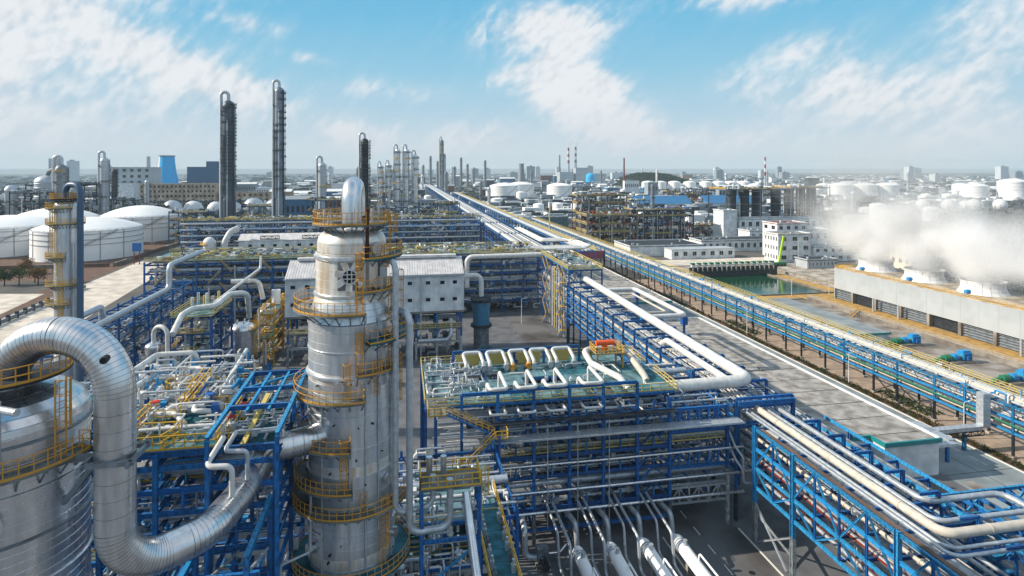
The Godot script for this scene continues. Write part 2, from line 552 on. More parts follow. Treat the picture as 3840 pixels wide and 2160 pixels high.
# an arc of walkway round a column: deck, brackets, handrail; angles in degrees from the side that faces south-west to the lens, positive to the east
func arc_platform(t: Node3D, c: Vector3, front: float, y: float, r0: float, r1: float, a0: float, a1: float, deck: Material, rail: Material) -> void:
	var b := MB.new()
	var w0 := deg_to_rad(front - a1)
	var w1 := deg_to_rad(front - a0)
	var segs := maxi(6, int(absf(a1 - a0) / 7.0))
	b.lathe(c, PackedVector2Array([Vector2(r0, y - 0.12), Vector2(r1, y - 0.12), Vector2(r1, y + 0.04), Vector2(r0, y + 0.04), Vector2(r0, y - 0.12)]), segs, false, w0, w1)
	var d := put(t, "walkway", b.mesh(), deck)
	var h := MB.new()
	var line := PackedVector3Array()
	for k in segs + 1:
		var a := lerpf(w0, w1, float(k) / segs)
		line.append(c + Vector3(cos(a) * (r1 - 0.08), y + 0.04, sin(a) * (r1 - 0.08)))
	h.rail(line, 1.15, 1.2, 0.05)
	if absf(a1 - a0) < 350.0:
		for a in [w0, w1]:
			var dir := Vector3(cos(a), 0, sin(a))
			h.rail(PackedVector3Array([c + dir * (r0 + 0.2) + Vector3(0, y + 0.04, 0), c + dir * (r1 - 0.08) + Vector3(0, y + 0.04, 0)]), 1.15, 1.2, 0.05)
	var hr := MeshInstance3D.new()
	hr.mesh = h.mesh()
	hr.material_override = rail
	named(d, hr, "handrail")
	var k := MB.new()
	for i in segs + 1:
		if i % 2: continue
		var a := lerpf(w0, w1, float(i) / segs)
		var dir := Vector3(cos(a), 0, sin(a))
		k.bar(c + dir * r0 + Vector3(0, y - 0.2, 0), c + dir * (r1 - 0.1) + Vector3(0, y - 0.2, 0), 0.12, 0.16)
		k.bar(c + dir * (r0 - 0.02) + Vector3(0, y - 1.1, 0), c + dir * (r1 - 0.35) + Vector3(0, y - 0.2, 0), 0.09)
	put(t, "bracket", k.mesh(), M.mid_steel)

func at_angle(c: Vector3, front: float, a: float, r: float, y: float) -> Vector3:
	var w := deg_to_rad(front - a)
	return c + Vector3(cos(w) * r, y, sin(w) * r)

func manhole(t: Node3D, c: Vector3, front: float, a: float, r: float, y: float, rad: float, m: Material) -> void:
	var b := MB.new()
	var p := at_angle(c, front, a, r - 0.1, y)
	var q := at_angle(c, front, a, r + 0.45, y)
	b.tube(PackedVector3Array([p, q]), rad, 20)
	b.tube(PackedVector3Array([at_angle(c, front, a, r + 0.45, y), at_angle(c, front, a, r + 0.6, y)]), rad * 1.2, 20)
	put(t, "manhole", b.mesh(), m)

func main_column() -> void:
	var c := V(-4.8, 0, 60.9)
	var front := rad_to_deg(atan2(60.9, 4.8))
	var t := thing("distillation_column", "tall silver clad column with rust streaks, tapering upward, ringed by orange railed walkways", "column", c)
	var o := Vector3.ZERO
	var courses := [] # y0, y1, r0, r1
	var y := 0.0
	while y < 43.4:
		courses.append([y, minf(y + 0.95, 43.5), 4.1, 4.1])
		y += 0.95
	for k in 4:
		courses.append([43.55 + k * 0.58, 43.55 + (k + 1) * 0.58, 4.1 - k * 0.16, 4.1 - (k + 1) * 0.16])
	y = 45.9
	while y < 50.9:
		courses.append([y, minf(y + 0.82, 51.0), 3.42 if y < 49.3 else 3.28, 3.42 if y < 49.3 else 3.28])
		y += 0.82
	for k in courses.size():
		var q = courses[k]
		put(t, "cladding_course", cladding(o, q[2], q[3], q[0], q[1], 14, 4, 0.008), M.silver_old if q[0] > 45.5 or k % 9 == 4 else M.column_silver)
	var head := MB.new()
	var prof := PackedVector2Array()
	for k in 9:
		var a := PI / 2 * k / 8.0
		prof.append(Vector2(3.25 * cos(a) + 0.001, 51.0 + 1.55 * sin(a)))
	head.lathe(o, prof, 48, true)
	put(t, "top_head", head.mesh(), M.silver_old)
	# stiffener rings and band joints that stand proud
	for q in [[49.55, 3.62, 0.28], [46.0, 3.62, 0.2], [38.6, 4.32, 0.22], [35.0, 4.2, 0.14], [32.0, 4.2, 0.14], [29.4, 4.22, 0.16], [24.0, 4.2, 0.14], [43.4, 4.2, 0.14], [41.0, 4.18, 0.1]]:
		var b := MB.new()
		b.lathe(o, PackedVector2Array([Vector2(q[1] - 0.25, q[0] - q[2]), Vector2(q[1], q[0] - q[2] * 0.5), Vector2(q[1], q[0] + q[2] * 0.5), Vector2(q[1] - 0.25, q[0] + q[2])]), 56)
		put(t, "stiffener_ring", b.mesh(), M.column_silver)
	# walkways
	arc_platform(t, o, front, 52.7, 2.0, 3.75, 0, 360, M.deck_grey, M.orange)
	arc_platform(t, o, front, 49.6, 3.5, 4.9, 14, 112, M.deck_teal, M.orange)
	arc_platform(t, o, front, 46.5, 3.6, 4.7, 6, 72, M.deck_grey, M.orange)
	arc_platform(t, o, front, 44.7, 4.1, 5.5, -128, 12, M.deck_grey, M.orange)
	arc_platform(t, o, front, 42.0, 4.1, 5.75, 16, 105, M.deck_teal, M.orange)
	arc_platform(t, o, front, 39.0, 4.1, 5.2, 6, 66, M.deck_grey, M.orange)
	arc_platform(t, o, front, 36.7, 4.1, 5.5, -120, 12, M.deck_grey, M.orange)
	arc_platform(t, o, front, 32.3, 4.1, 5.6, -125, -2, M.deck_grey, M.orange)
	arc_platform(t, o, front, 28.5, 4.1, 5.5, -120, 0, M.deck_grey, M.orange)
	arc_platform(t, o, front, 26.3, 4.1, 5.6, -120, 78, M.deck_grey, M.orange)
	arc_platform(t, o, front, 20.4, 4.1, 5.7, -140, 140, M.deck_teal, M.orange)
	for q in [[10.0, 3.45, 45.6, 50.2], [8.0, 4.2, 39.0, 43.0], [-6.0, 4.2, 36.7, 40.2], [-10.0, 4.2, 28.5, 33.2], [74.0, 3.5, 49.6, 53.6], [14.0, 4.2, 26.3, 28.2], [8.0, 4.6, 44.7, 47.0], [58.0, 3.9, 42.0, 47.4], [40.0, 4.2, 20.4, 27.2], [50.0, 4.3, 39.0, 42.9], [66.0, 4.3, 42.0, 48.2], [62.0, 4.3, 33.5, 40.2], [47.0, 3.6, 46.5, 50.8], [30.0, 4.25, 36.8, 40.2]]:
		var b := MB.new()
		b.ladder(at_angle(o, front, q[0], q[1] + 0.25, q[2]), at_angle(o, front, q[0], q[1] + 0.25, q[3]), at_angle(o, front, q[0], 1, 0))
		put(t, "caged_ladder", b.mesh(), M.orange)
	for q in [[42.0, 4.1, 42.9, 0.62], [38.0, 4.1, 38.3, 0.5], [36.0, 3.42, 50.5, 0.52], [36.0, 3.42, 47.3, 0.5], [-14.0, 4.1, 38.0, 0.42], [-58.0, 4.1, 22.5, 0.45], [62.0, 4.1, 22.8, 0.4], [46.0, 4.1, 28.6, 0.4]]:
		manhole(t, o, front, q[0], q[1], q[2], q[3], M.silver)
	# small vents and instruments along the shell
	for k in 26:
		var a := rng.randf_range(-85, 95)
		var yy := rng.randf_range(20, 43)
		var b := MB.new()
		b.tube(PackedVector3Array([at_angle(o, front, a, 4.05, yy), at_angle(o, front, a, 4.35, yy)]), rng.randf_range(0.05, 0.12), 8)
		put(t, "nozzle", b.mesh(), M.dark_steel)
	# a framed inspection port with sheets set round it like petals
	var port := MB.new()
	for k in 9:
		var yy := 47.0 + 2.3 * k / 9.0
		pass
	port.lathe(o, PackedVector2Array([Vector2(3.44, 46.65), Vector2(3.5, 46.65), Vector2(3.5, 49.25), Vector2(3.44, 49.25)]), 10, false, deg_to_rad(front - 8.0), deg_to_rad(front + 22.0))
	var pp := put(t, "port_frame", port.mesh(), M.mid_steel)
	var pc := at_angle(o, front, -3.5, 3.5, 48.0)
	var pd := at_angle(o, front, -3.5, 1, 0)
	var ps := pd.cross(Vector3.UP)
	for k in 7:
		var a := TAU * (k + 0.3) / 7.0
		var rd := ps * cos(a) + Vector3.UP * sin(a)
		var tg := -ps * sin(a) + Vector3.UP * cos(a)
		var b := MB.new()
		b.obox(pc + rd * 1.0 + pd * 0.02, rd * 0.42, tg * 0.3, (pd - rd * 0.25) * 0.05)
		var sh := MeshInstance3D.new()
		sh.mesh = b.mesh(); sh.material_override = M.silver_old
		named(pp, sh, "petal_sheet")
	var ring := MB.new()
	ring.tube(PackedVector3Array([pc - pd * 0.2, pc + pd * 0.34]), 0.74, 24, false)
	ring.tube(PackedVector3Array([pc + pd * 0.34, pc - pd * 0.2]), 0.6, 24, false)
	for k in 24:
		var a := TAU * k / 24.0
		var e := TAU * (k + 1) / 24.0
		ring.quad(pc + pd * 0.34 + (ps * cos(a) + Vector3.UP * sin(a)) * 0.6, pc + pd * 0.34 + (ps * cos(e) + Vector3.UP * sin(e)) * 0.6, pc + pd * 0.34 + (ps * cos(e) + Vector3.UP * sin(e)) * 0.74, pc + pd * 0.34 + (ps * cos(a) + Vector3.UP * sin(a)) * 0.74, pd)
	for k in 2:
		var u := (k * 2 - 1) * 0.2
		ring.bar(pc + pd * 0.28 + ps * u - Vector3.UP * 0.58, pc + pd * 0.28 + ps * u + Vector3.UP * 0.58, 0.09)
		ring.bar(pc + pd * 0.28 + Vector3.UP * u - ps * 0.58, pc + pd * 0.28 + Vector3.UP * u + ps * 0.58, 0.09)
	put(pp, "round_grille", ring.mesh(), M.silver)
	var hole := MB.new()
	hole.tube(PackedVector3Array([pc - pd * 0.1, pc + pd * 0.16]), 0.6, 24)
	put(pp, "dark_opening", hole.mesh(), M.black)
	# box of instruments and short risers on the right
	for q in [[30.0, 48.2, 0.9, 2.6], [44.0, 47.8, 0.35, 3.4], [49.0, 47.8, 0.3, 3.6], [54.0, 47.9, 0.3, 3.2]]:
		var b := MB.new()
		var p := at_angle(o, front, q[0], 3.7, q[1])
		var d := at_angle(o, front, q[0], 1, 0)
		b.obox(p, d * 0.22, Vector3(0, q[3] / 2, 0), d.cross(Vector3.UP) * q[2] / 2)
		put(t, "riser_box", b.mesh(), M.silver_old if q[2] > 0.5 else M.galv)
	# skirt of rusty drip marks is in the cladding; conduit runs down the front
	for q in [[17.0, 4.2, 20.6, 44.6], [-3.0, 4.2, 20.6, 32.0], [60.0, 4.25, 20.6, 42.0], [35.0, 4.22, 24.0, 44.0], [70.0, 4.25, 26.0, 50.0], [-40.0, 4.2, 20.6, 36.5]]:
		rodp(t, "conduit", at_angle(o, front, q[0], q[1], q[2]), at_angle(o, front, q[0], q[1], q[3]), 0.09, M.galv)
	rodp(t, "brown_riser", at_angle(o, front, 23.0, 3.55, 49.6), at_angle(o, front, 23.0, 3.55, 54.3), 0.17, M.rust_brown)
	# handrail gear on the top deck
	for q in [[-62.0, 2.9, 1.4, 0.12], [-45.0, 3.0, 1.0, 0.1], [40.0, 2.9, 1.5, 0.15], [62.0, 2.8, 1.9, 0.12]]:
		rodp(t, "vent_stub", at_angle(o, front, q[0], q[1], 52.5), at_angle(o, front, q[0], q[1], 52.7 + q[2]), q[3], M.galv)
	# overhead vapour line
	var away := Vector3(0.05, 0, -1.0).normalized()
	var p0 := c + Vector3(0.0, 51.8, 0.6)
	var top := 54.7
	pipe("vapour_pipe", "short fat polished pipe bending over from the top of the silver column", [p0, Vector3(p0.x, top + 1.6, p0.z), Vector3(p0.x, top + 1.6, p0.z) + away * 3.3, Vector3(p0.x, 53.2, p0.z) + away * 3.3], 0.95, M.silver, "", 1.6, 28)
	# two downcomers beside it
	pipe("downcomer_pipe", "dark grey downcomer close against the right side of the silver column", [V(-1.6, 49.2, 59.2), V(-0.55, 49.2, 57.4), V(-0.55, 25.5, 57.4), V(3.0, 25.5, 58.2), V(3.0, 28.4, 58.2)], 0.29, M.galv, "downcomers on the right side of the column", 0.9, 14, 6.0)
	pipe("downcomer_pipe", "outer grey downcomer that hooks round below the small yellow platform east of the column", [V(-0.9, 44.4, 59.6), V(0.75, 44.4, 57.2), V(0.75, 23.6, 57.2), V(4.6, 23.6, 57.6), V(4.6, 28.2, 57.6)], 0.33, M.grey_pipe, "downcomers on the right side of the column", 1.0, 14, 6.0)

func rodp(t: Node3D, called: String, a: Vector3, b: Vector3, r: float, m: Material) -> void: # local points
	rod(t, called, a + t.position, b + t.position, r, m)

func left_vessel() -> void:
	var c := V(-26.2, 0, 45.3)
	var front := rad_to_deg(atan2(45.3, 26.2))
	var t := thing("silver_vessel", "huge silver clad vessel with a domed top cut off by the left edge", "vessel", c)
	var o := Vector3.ZERO
	var y := 14.0
	var k := 0
	put(t, "skirt", _tube_mesh(Vector3(0, 0, 0), Vector3(0, 14, 0), 4.8), M.mid_steel)
	while y < 41.4:
		put(t, "cladding_course", cladding(o, 4.9, 4.9, y, y + 0.6, 18, 4, 0.014), M.silver)
		y += 0.6
		k += 1
		if k % 5 == 0:
			var b := MB.new()
			b.lathe(o, PackedVector2Array([Vector2(4.85, y - 0.12), Vector2(5.05, y - 0.06), Vector2(5.05, y + 0.06), Vector2(4.85, y + 0.12)]), 64)
			put(t, "band", b.mesh(), M.mid_steel if k % 10 else M.silver)
	for j in 7: # the head in gores of sheet
		var a0 := PI / 2 * j / 7.0
		var a1 := PI / 2 * (j + 1) / 7.0
		put(t, "head_course", cladding(o, 4.9 * cos(a0), 4.9 * cos(a1) + 0.05, 41.45 + 2.45 * sin(a0), 41.45 + 2.45 * sin(a1), 22, 3, 0.012), M.silver)
	arc_platform(t, o, front, 39.4, 4.95, 6.0, -70, 50, M.deck_grey, M.orange)
	arc_platform(t, o, front, 21.0, 4.95, 6.0, -60, 55, M.deck_grey, M.orange)
	var lad := MB.new()
	lad.ladder(at_angle(o, front, 33, 5.3, 39.4), at_angle(o, front, 33, 5.3, 44.6), at_angle(o, front, 33, 1, 0), true, 0.7)
	put(t, "caged_ladder", lad.mesh(), M.orange)
	var lad2 := MB.new()
	lad2.ladder(at_angle(o, front, 42, 5.3, 21.0), at_angle(o, front, 42, 5.3, 30.5), at_angle(o, front, 42, 1, 0), true, 0.7)
	put(t, "caged_ladder", lad2.mesh(), M.orange)
	# railed deck on the crown
	var d := MB.new()
	d.lathe(o, PackedVector2Array([Vector2(1.5, 44.3), Vector2(3.9, 44.3), Vector2(3.9, 44.45), Vector2(1.5, 44.45)]), 14, false, deg_to_rad(front - 100), deg_to_rad(front + 40))
	put(t, "crown_deck", d.mesh(), M.dark_steel)
	var r := MB.new()
	var line := PackedVector3Array()
	for j in 15:
		var a := deg_to_rad(front - 100 + 140.0 * j / 14.0)
		line.append(Vector3(cos(a) * 3.85, 44.45, sin(a) * 3.85))
	r.rail(line, 1.1, 0.9, 0.06)
	put(t, "handrail", r.mesh(), M.orange)
	for q in [[-8.0, 4.9, 36.6, 0.7], [28.0, 4.9, 24.0, 0.6], [-18.0, 4.9, 40.2, 0.6]]:
		manhole(t, o, front, q[0], q[1], q[2], q[3], M.silver)
	rodp(t, "conduit", at_angle(o, front, -2, 5.05, 39.5), at_angle(o, front, -2, 5.05, 44.0), 0.16, M.galv)
	rodp(t, "side_nozzle", at_angle(o, front, -22, 3.5, 43.6), at_angle(o, front, 6, 6.6, 43.6), 0.22, M.galv)
	# arm that steadies the big pipe
	var arm := MB.new()
	var leg := V(-18.37, 39.3, 43.06) - c
	arm.bar(at_angle(o, front, 34, 4.8, 39.3), leg + Vector3(-1.1, 0, 0), 0.35, 0.4)
	arm.bar(at_angle(o, front, 60, 4.8, 39.3), leg + Vector3(-1.0, 0, -0.8), 0.35, 0.4)
	arm.bar(at_angle(o, front, 40, 4.8, 36.2), leg + Vector3(-1.0, -0.3, 0.2), 0.3, 0.3)
	arm.bar(leg + Vector3(-1.35, 0, 1.3), leg + Vector3(1.6, 0, 1.3), 0.22, 0.3)
	arm.bar(leg + Vector3(-1.35, 0, -1.3), leg + Vector3(1.6, 0, -1.3), 0.22, 0.3)
	arm.bar(leg + Vector3(1.4, 0, -1.8), leg + Vector3(1.4, 0, 1.8), 0.22, 0.3)
	arm.bar(leg + Vector3(-1.35, 0, -1.8), leg + Vector3(-1.35, 0, 1.8), 0.22, 0.3)
	put(t, "pipe_bracket", arm.mesh(), M.mid_steel)

func _tube_mesh(a: Vector3, b: Vector3, r: float, segs := 40) -> ArrayMesh:
	var m := MB.new()
	m.tube(PackedVector3Array([a, b]), r, segs)
	return m.mesh()

# the big looping transfer line, clad in separate sleeves and gores
func loop_pipe() -> void:
	var t := thing("loop_pipe", "giant polished pipe looping over from the left vessel, down and across to the tall column", "pipe", V(-18.37, 34.0, 43.06))
	var pts := [V(-25.7, 42.0, 44.7), V(-25.7, 47.1, 44.7), V(-18.37, 47.1, 43.06), V(-18.37, 31.5, 43.06), V(-13.9, 31.5, 46.85), V(-12.75, 31.7, 51.6), V(-12.0, 33.2, 55.7), V(-8.6, 33.1, 57.3), V(-5.6, 33.1, 59.8)]
	var line := PackedVector3Array()
	var kinds := []
	var prev: Vector3 = pts[0]
	# walk the line: bends in short gores, straights in long sleeves
	var full := PackedVector3Array([pts[0]])
	var isbend := [false]
	for i in range(1, pts.size() - 1):
		var p: Vector3 = pts[i]
		var a: Vector3 = (pts[i - 1] - p).normalized()
		var b: Vector3 = (pts[i + 1] - p).normalized()
		var ang := a.angle_to(b)
		var want: float = [0, 3.75, 3.75, 3.1, 4.2, 6.0, 2.6, 4.0][i]
		var cut := minf(want / tan(ang / 2.0), 0.495 * minf(p.distance_to(pts[i - 1]) if i > 1 else 20.0, p.distance_to(pts[i + 1])))
		if i == 2 or i == 1: cut = 3.75
		if i == 3: cut = 3.1
		var r := cut * tan(ang / 2.0)
		var mid := p + (a + b).normalized() * r / sin(ang / 2.0)
		var u := p + a * cut - mid
		var w := p + b * cut - mid
		var m := maxi(3, int(rad_to_deg(PI - ang) / 4.0))
		for k in m + 1:
			full.append(mid + u.slerp(w, float(k) / m))
			isbend.append(k > 0)
	full.append(pts[pts.size() - 1])
	isbend.append(false)
	var gore := 0
	for i in full.size() - 1:
		var a := full[i]
		var b := full[i + 1]
		var L := a.distance_to(b)
		if L < 0.02: continue
		var pieces := 1 if isbend[i + 1] else maxi(1, roundi(L / 1.05))
		for k in pieces:
			var p := a.lerp(b, float(k) / pieces)
			var q := a.lerp(b, float(k + 1) / pieces)
			var d := (q - p).normalized()
			var m := MB.new()
			var gap := 0.012
			# shells meet on the bisecting planes in the bends
			var dp := d
			var dq := d
			if isbend[i + 1]:
				if i > 0 : dp = ((p - full[i - 1]).normalized() + d).normalized() if full[i - 1].distance_to(p) > 0.02 else d
				if i < full.size() - 2: dq = ((full[i + 2] - q).normalized() + d).normalized() if full[i + 2].distance_to(q) > 0.02 else d
			var up := Vector3(0.3, 0.1, 0.9).normalized()
			var x := up.cross(d).normalized()
			var y := d.cross(x)
			var f := m.v.size()
			var R := 1.19 + (0.006 if (i + k) % 2 else 0.0)
			var segs := 40
			for s in segs + 1:
				var an := TAU * s / segs
				var n := x * cos(an) + y * sin(an)
				var pa := p + n * R
				pa -= d * (pa - p).dot(dp) / d.dot(dp)
				var pb := q + n * R
				pb -= d * (pb - q).dot(dq) / d.dot(dq)
				m.v.append(pa + d * gap - n * 0.0); m.nn.append((n + (-dp + d * d.dot(dp)) * 0.0).normalized())
				m.v.append(pb - d * gap); m.nn.append(n)
			for s in segs:
				m.tri(f + 2 * s, f + 2 * s + 1, f + 2 * s + 3)
				m.tri(f + 2 * s, f + 2 * s + 3, f + 2 * s + 2)
			# inner body so that the joints read dark
			if not isbend[i + 1] or k == 0:
				pass
			done(m, t, "gore" if isbend[i + 1] else "sleeve", M.silver)
	var body := MB.new()
	body.tube(full, 1.155, 24)
	done(body, t, "pipe_body", M.mid_steel)
	for q in [[5.6, 0.0]]:
		var b := MB.new()
		b.tube(PackedVector3Array([V(-18.6, 45.9, 43.0), V(-18.5, 45.9, 41.7)]), 0.22, 12)
		done(b, t, "stub_nozzle", M.black)

# ---------------------------------------------------------------- ground
func sheet(called: String, x0: float, x1: float, n0: float, n1: float, y: float, m: Material) -> void:
	var b := MB.new()
	b.quad(V(x0, y, n0), V(x1, y, n0), V(x1, y, n1), V(x0, y, n1), Vector3.UP)
	struct(called, b.mesh(), m)

func poly(called: String, pts: Array, y: float, m: Material) -> void:
	var b := MB.new()
	for p in pts:
		b.v.append(V(p[0], y, p[1])); b.nn.append(Vector3.UP)
	for k in range(1, pts.size() - 1): b.tri(0, k, k + 1)
	struct(called, b.mesh(), m)

func ground_and_roads() -> void:
	var blot := noise_tex(0.018, 44, Color(0.84, 0.84, 0.845), Color(1, 1, 1), 512, 6, 0.45)
	mat("earth", Color(0.40, 0.395, 0.39), 0.95, 0.0, blot, 0.004)
	mat("paving", Color(0.42, 0.43, 0.45), 0.9, 0.0, blot, 0.02)
	mat("pale_road", Color(0.82, 0.785, 0.74), 0.9, 0.0, blot, 0.012)
	mat("pink_paving", Color(0.66, 0.59, 0.53), 0.9, 0.0, blot, 0.03)
	mat("ochre", Color(0.72, 0.58, 0.35), 0.95, 0.0, blot, 0.03)
	mat("brown_earth", Color(0.44, 0.36, 0.32), 0.95, 0.0, blot, 0.02)
	mat("roof_grit", Color(0.64, 0.63, 0.62), 0.95, 0.0, noise_tex(0.03, 88, Color(0.70, 0.69, 0.68), Color(1, 1, 1), 512, 6, 0.40), 0.016)
	mat("avenue", Color(0.54, 0.58, 0.60), 0.9, 0.0, blot, 0.012)
	mat("leaf", Color(0.17, 0.25, 0.09), 0.8)
	mat("leaf_dark", Color(0.11, 0.18, 0.08), 0.8)
	mat("leaf_dry", Color(0.36, 0.26, 0.10), 0.8)
	mat("bark", Color(0.20, 0.15, 0.11), 0.9)
	var g := MB.new()
	g.quad(V(-9000, 0, -300), V(9000, 0, -300), V(9000, 0, 7500), V(-9000, 0, 7500), Vector3.UP)
	struct("ground", g.mesh(), M.earth)
	sheet("plant_paving", -118, 101, -60, 300, 0.004, M.paving)
	sheet("yard_slab", 21.0, 39.0, 120, 176, 0.008, M.asphalt)
	sheet("yard_road", 40.5, 53.3, -40, 232, 0.012, M.asphalt)
	for k in 26: sheet("lane_mark", 46.45, 46.6, 40.5 + k * 4.7, 42.8 + k * 4.7, 0.018, M.paint)
	for x in [40.3, 53.3]:
		struct("kerb", _box_mesh(V(x, 0, -40), V(x + 0.25, 0.13, 88.0)), M.kerb)
	sheet("avenue", 101, 116.6, -60, 900, 0.016, M.avenue)
	struct("kerb", _box_mesh(V(116.6, 0, -60), V(117.0, 0.15, 600)), M.kerb)
	struct("kerb", _box_mesh(V(100.7, 0, 192), V(101.0, 0.15, 216)), M.kerb)
	sheet("rack_paving", 119.7, 147.0, -60, 430, 0.008, M.pink_paving)
	sheet("hedge_bed", 117.0, 119.7, -60, 430, 0.02, M.brown_earth)
	sheet("pump_paving", 147.0, 176.4, -60, 236, 0.01, M.concrete)
	sheet("stained_strip", 177.0, 192, -60, 240, 0.014, M.ochre)
	sheet("basin_apron", 147.0, 250, 240, 330, 0.006, M.concrete_pale)
	sheet("works_road", 101, 420, 334, 356, 0.01, M.pale_road)
	poly("west_road", [[-112, 40], [-118, 236], [-138, 420], [-162, 420], [-152, 262], [-140, 40]], 0.01, M.pale_road)
	poly("west_apron", [[-156, 262], [-163, 312], [-215, 322], [-240, 250]], 0.012, M.pale_road)
	poly("railway_bed", [[-142, 40], [-154, 262], [-165, 430], [-178, 430], [-166, 290], [-160, 40]], 0.008, M.brown_earth)
	poly("tank_yard", [[-166, 350], [-170, 700], [-480, 700], [-480, 330]], 0.006, M.brown_earth)
	# water basin
	var wm := mat("water", Color(0.05, 0.24, 0.16), 0.1)
	sheet("basin_water", 152, 196, 247.5, 296, 0.05, wm)
	struct("basin_wall", _box_mesh(V(151.4, 0, 246.9), V(203.6, 0.6, 247.5)), M.concrete)
	struct("basin_wall", _box_mesh(V(151.4, 0, 247.5), V(152, 0.6, 296)), M.concrete)
	struct("basin_wall", _box_mesh(V(196, 0, 247.5), V(196.6, 0.9, 300)), M.concrete)
	struct("basin_back_wall", _box_mesh(V(151.4, 0, 296), V(203, 5.2, 297)), M.dark_steel)
	poly("basin_bank", [[196.6, 247], [206, 247], [206, 330], [196.6, 330]], 0.012, M.ochre)
	sheet("basin_bank", 150, 206, 240.5, 246.6, 0.013, M.ochre)
	var tar := mat("joint_tar", Color(0.24, 0.24, 0.25), 0.9)
	for k in 34: sheet("expansion_joint", 101, 116.6, 60 + k * 12.0, 60.16 + k * 12.0, 0.021, tar)
	sheet("expansion_joint", 108.6, 108.75, 40, 560, 0.0225, tar)
	for k in 12: sheet("expansion_joint", 21.0, 40.3, 120 + k * 9.0, 120.14 + k * 9.0, 0.013, tar)
	for k in 7: sheet("repair_patch", 101.8 + 2.1 * (k % 6), 104.4 + 2.1 * (k % 6), 88 + k * 17.0, 93.5 + k * 17.0, 0.026, M.paving if k % 2 else M.concrete)
	for k in 9:
		var d := MB.new()
		d.tube(PackedVector3Array([V(49.5 - 6.0 * (k % 2), 0.0, 60 + 9.0 * k), V(49.5 - 6.0 * (k % 2), 0.03, 60 + 9.0 * k)]), 0.45, 14)
		struct("drain_cover", d.mesh(), M.dark_steel)
	hedge()
	green_plots()

func _box_mesh(lo: Vector3, hi: Vector3) -> ArrayMesh:
	var b := MB.new()
	b.box(lo, hi)
	return b.mesh()

func leaf_clumps(b: MB, c: Vector3, ext: Vector3, cnt: int, size: float) -> void:
	for k in cnt:
		var d := Vector3(rng.randfn(0, 0.5), rng.randfn(0, 0.5), rng.randfn(0, 0.5))
		if d.length() > 1.1: d = d.normalized()
		var p := c + d * ext
		var u := Vector3(rng.randf_range(-1, 1), rng.randf_range(-1, 1), rng.randf_range(-1, 1)).normalized()
		var w := u.cross(Vector3(0.3, 0.9, 0.2)).normalized()
		var s := size * rng.randf_range(0.5, 1.2)
		var f := b.v.size()
		var n := u.cross(w).normalized()
		if n.y < 0: n = -n
		b.v.append_array(PackedVector3Array([p + u * s, p + w * s * 0.7, p - u * s * 0.8, p - w * s * 0.6]))
		b.nn.append_array(PackedVector3Array([n, n, n, n]))
		b.tri(f, f + 1, f + 2)
		b.tri(f, f + 2, f + 3)

func hedge() -> void:
	var bs := [MB.new(), MB.new(), MB.new()]
	var n := 60.0
	while n < 420.0:
		for k in (5 if n < 200 else 2):
			var b: MB = bs[rng.randi() % 3]
			leaf_clumps(b, V(rng.randf_range(117.3, 119.5), 0.35, n + rng.randf()), Vector3(0.5, 0.4, 0.6), 12, 0.22 if n < 200 else 0.4)
		n += 0.8 if n < 200 else 1.6
	for k in 3: tag(done(bs[k], self, "hedge", [M.leaf, M.leaf_dark, M.leaf_dry][k], true), ["low green hedge growing along the kerb of the avenue", "dark shrubs growing through the hedge along the avenue", "dry brown tufts in the hedge bed along the avenue"][k], "hedge", "", "stuff")

func green_plots() -> void:
	for q in [[103.0, 196.0, 6.0, 12.0, "green planted plot nearer the corner of the avenue"], [103.5, 212.0, 5.0, 7.0, "small green planted plot beside the pale concrete building"], [121.0, 190.0, 4.0, 20.0, "strip of grass under the avenue rack"], [121.0, 120.0, 5.0, 16.0, "strip of rough grass under the near part of the avenue rack"]]:
		var b := MB.new()
		for k in int(q[2] * q[3] * 5): leaf_clumps(b, V(q[0] + rng.randf() * q[2], 0.15, q[1] + rng.randf() * q[3]), Vector3(0.4, 0.15, 0.4), 3, 0.3)
		tag(done(b, self, "planting", M.leaf, true), q[4], "plants", "", "stuff")

func tree(p: Vector3, h: float, r: float, m: Material, label: String, group := "", leaves := 420, called := "tree") -> void:
	var t := thing(called, label, "tree", p, group)
	var b := MB.new()
	b.tube(PackedVector3Array([p, p + Vector3(0.1, h * 0.45, 0), p + Vector3(0, h * 0.8, 0.1)]), h * 0.035, 7, true, h * 0.012)
	for k in 6:
		var a := TAU * k / 6.0 + rng.randf()
		b.tube(PackedVector3Array([p + Vector3(0.05, h * (0.35 + 0.05 * k), 0), p + Vector3(cos(a) * r * 0.7, h * (0.6 + 0.04 * k), sin(a) * r * 0.7)]), h * 0.015, 5, false, h * 0.005)
	done(b, t, "trunk", M.bark)
	var c := MB.new()
	for k in 9:
		var a := rng.randf() * TAU
		var q := p + Vector3(cos(a) * r * rng.randf_range(0.1, 0.65), h * rng.randf_range(0.42, 0.88), sin(a) * r * rng.randf_range(0.1, 0.65))
		leaf_clumps(c, q, Vector3(r, r * 0.75, r) * 0.55, leaves / 4, r * 0.085)
	done(c, t, "crown", m)

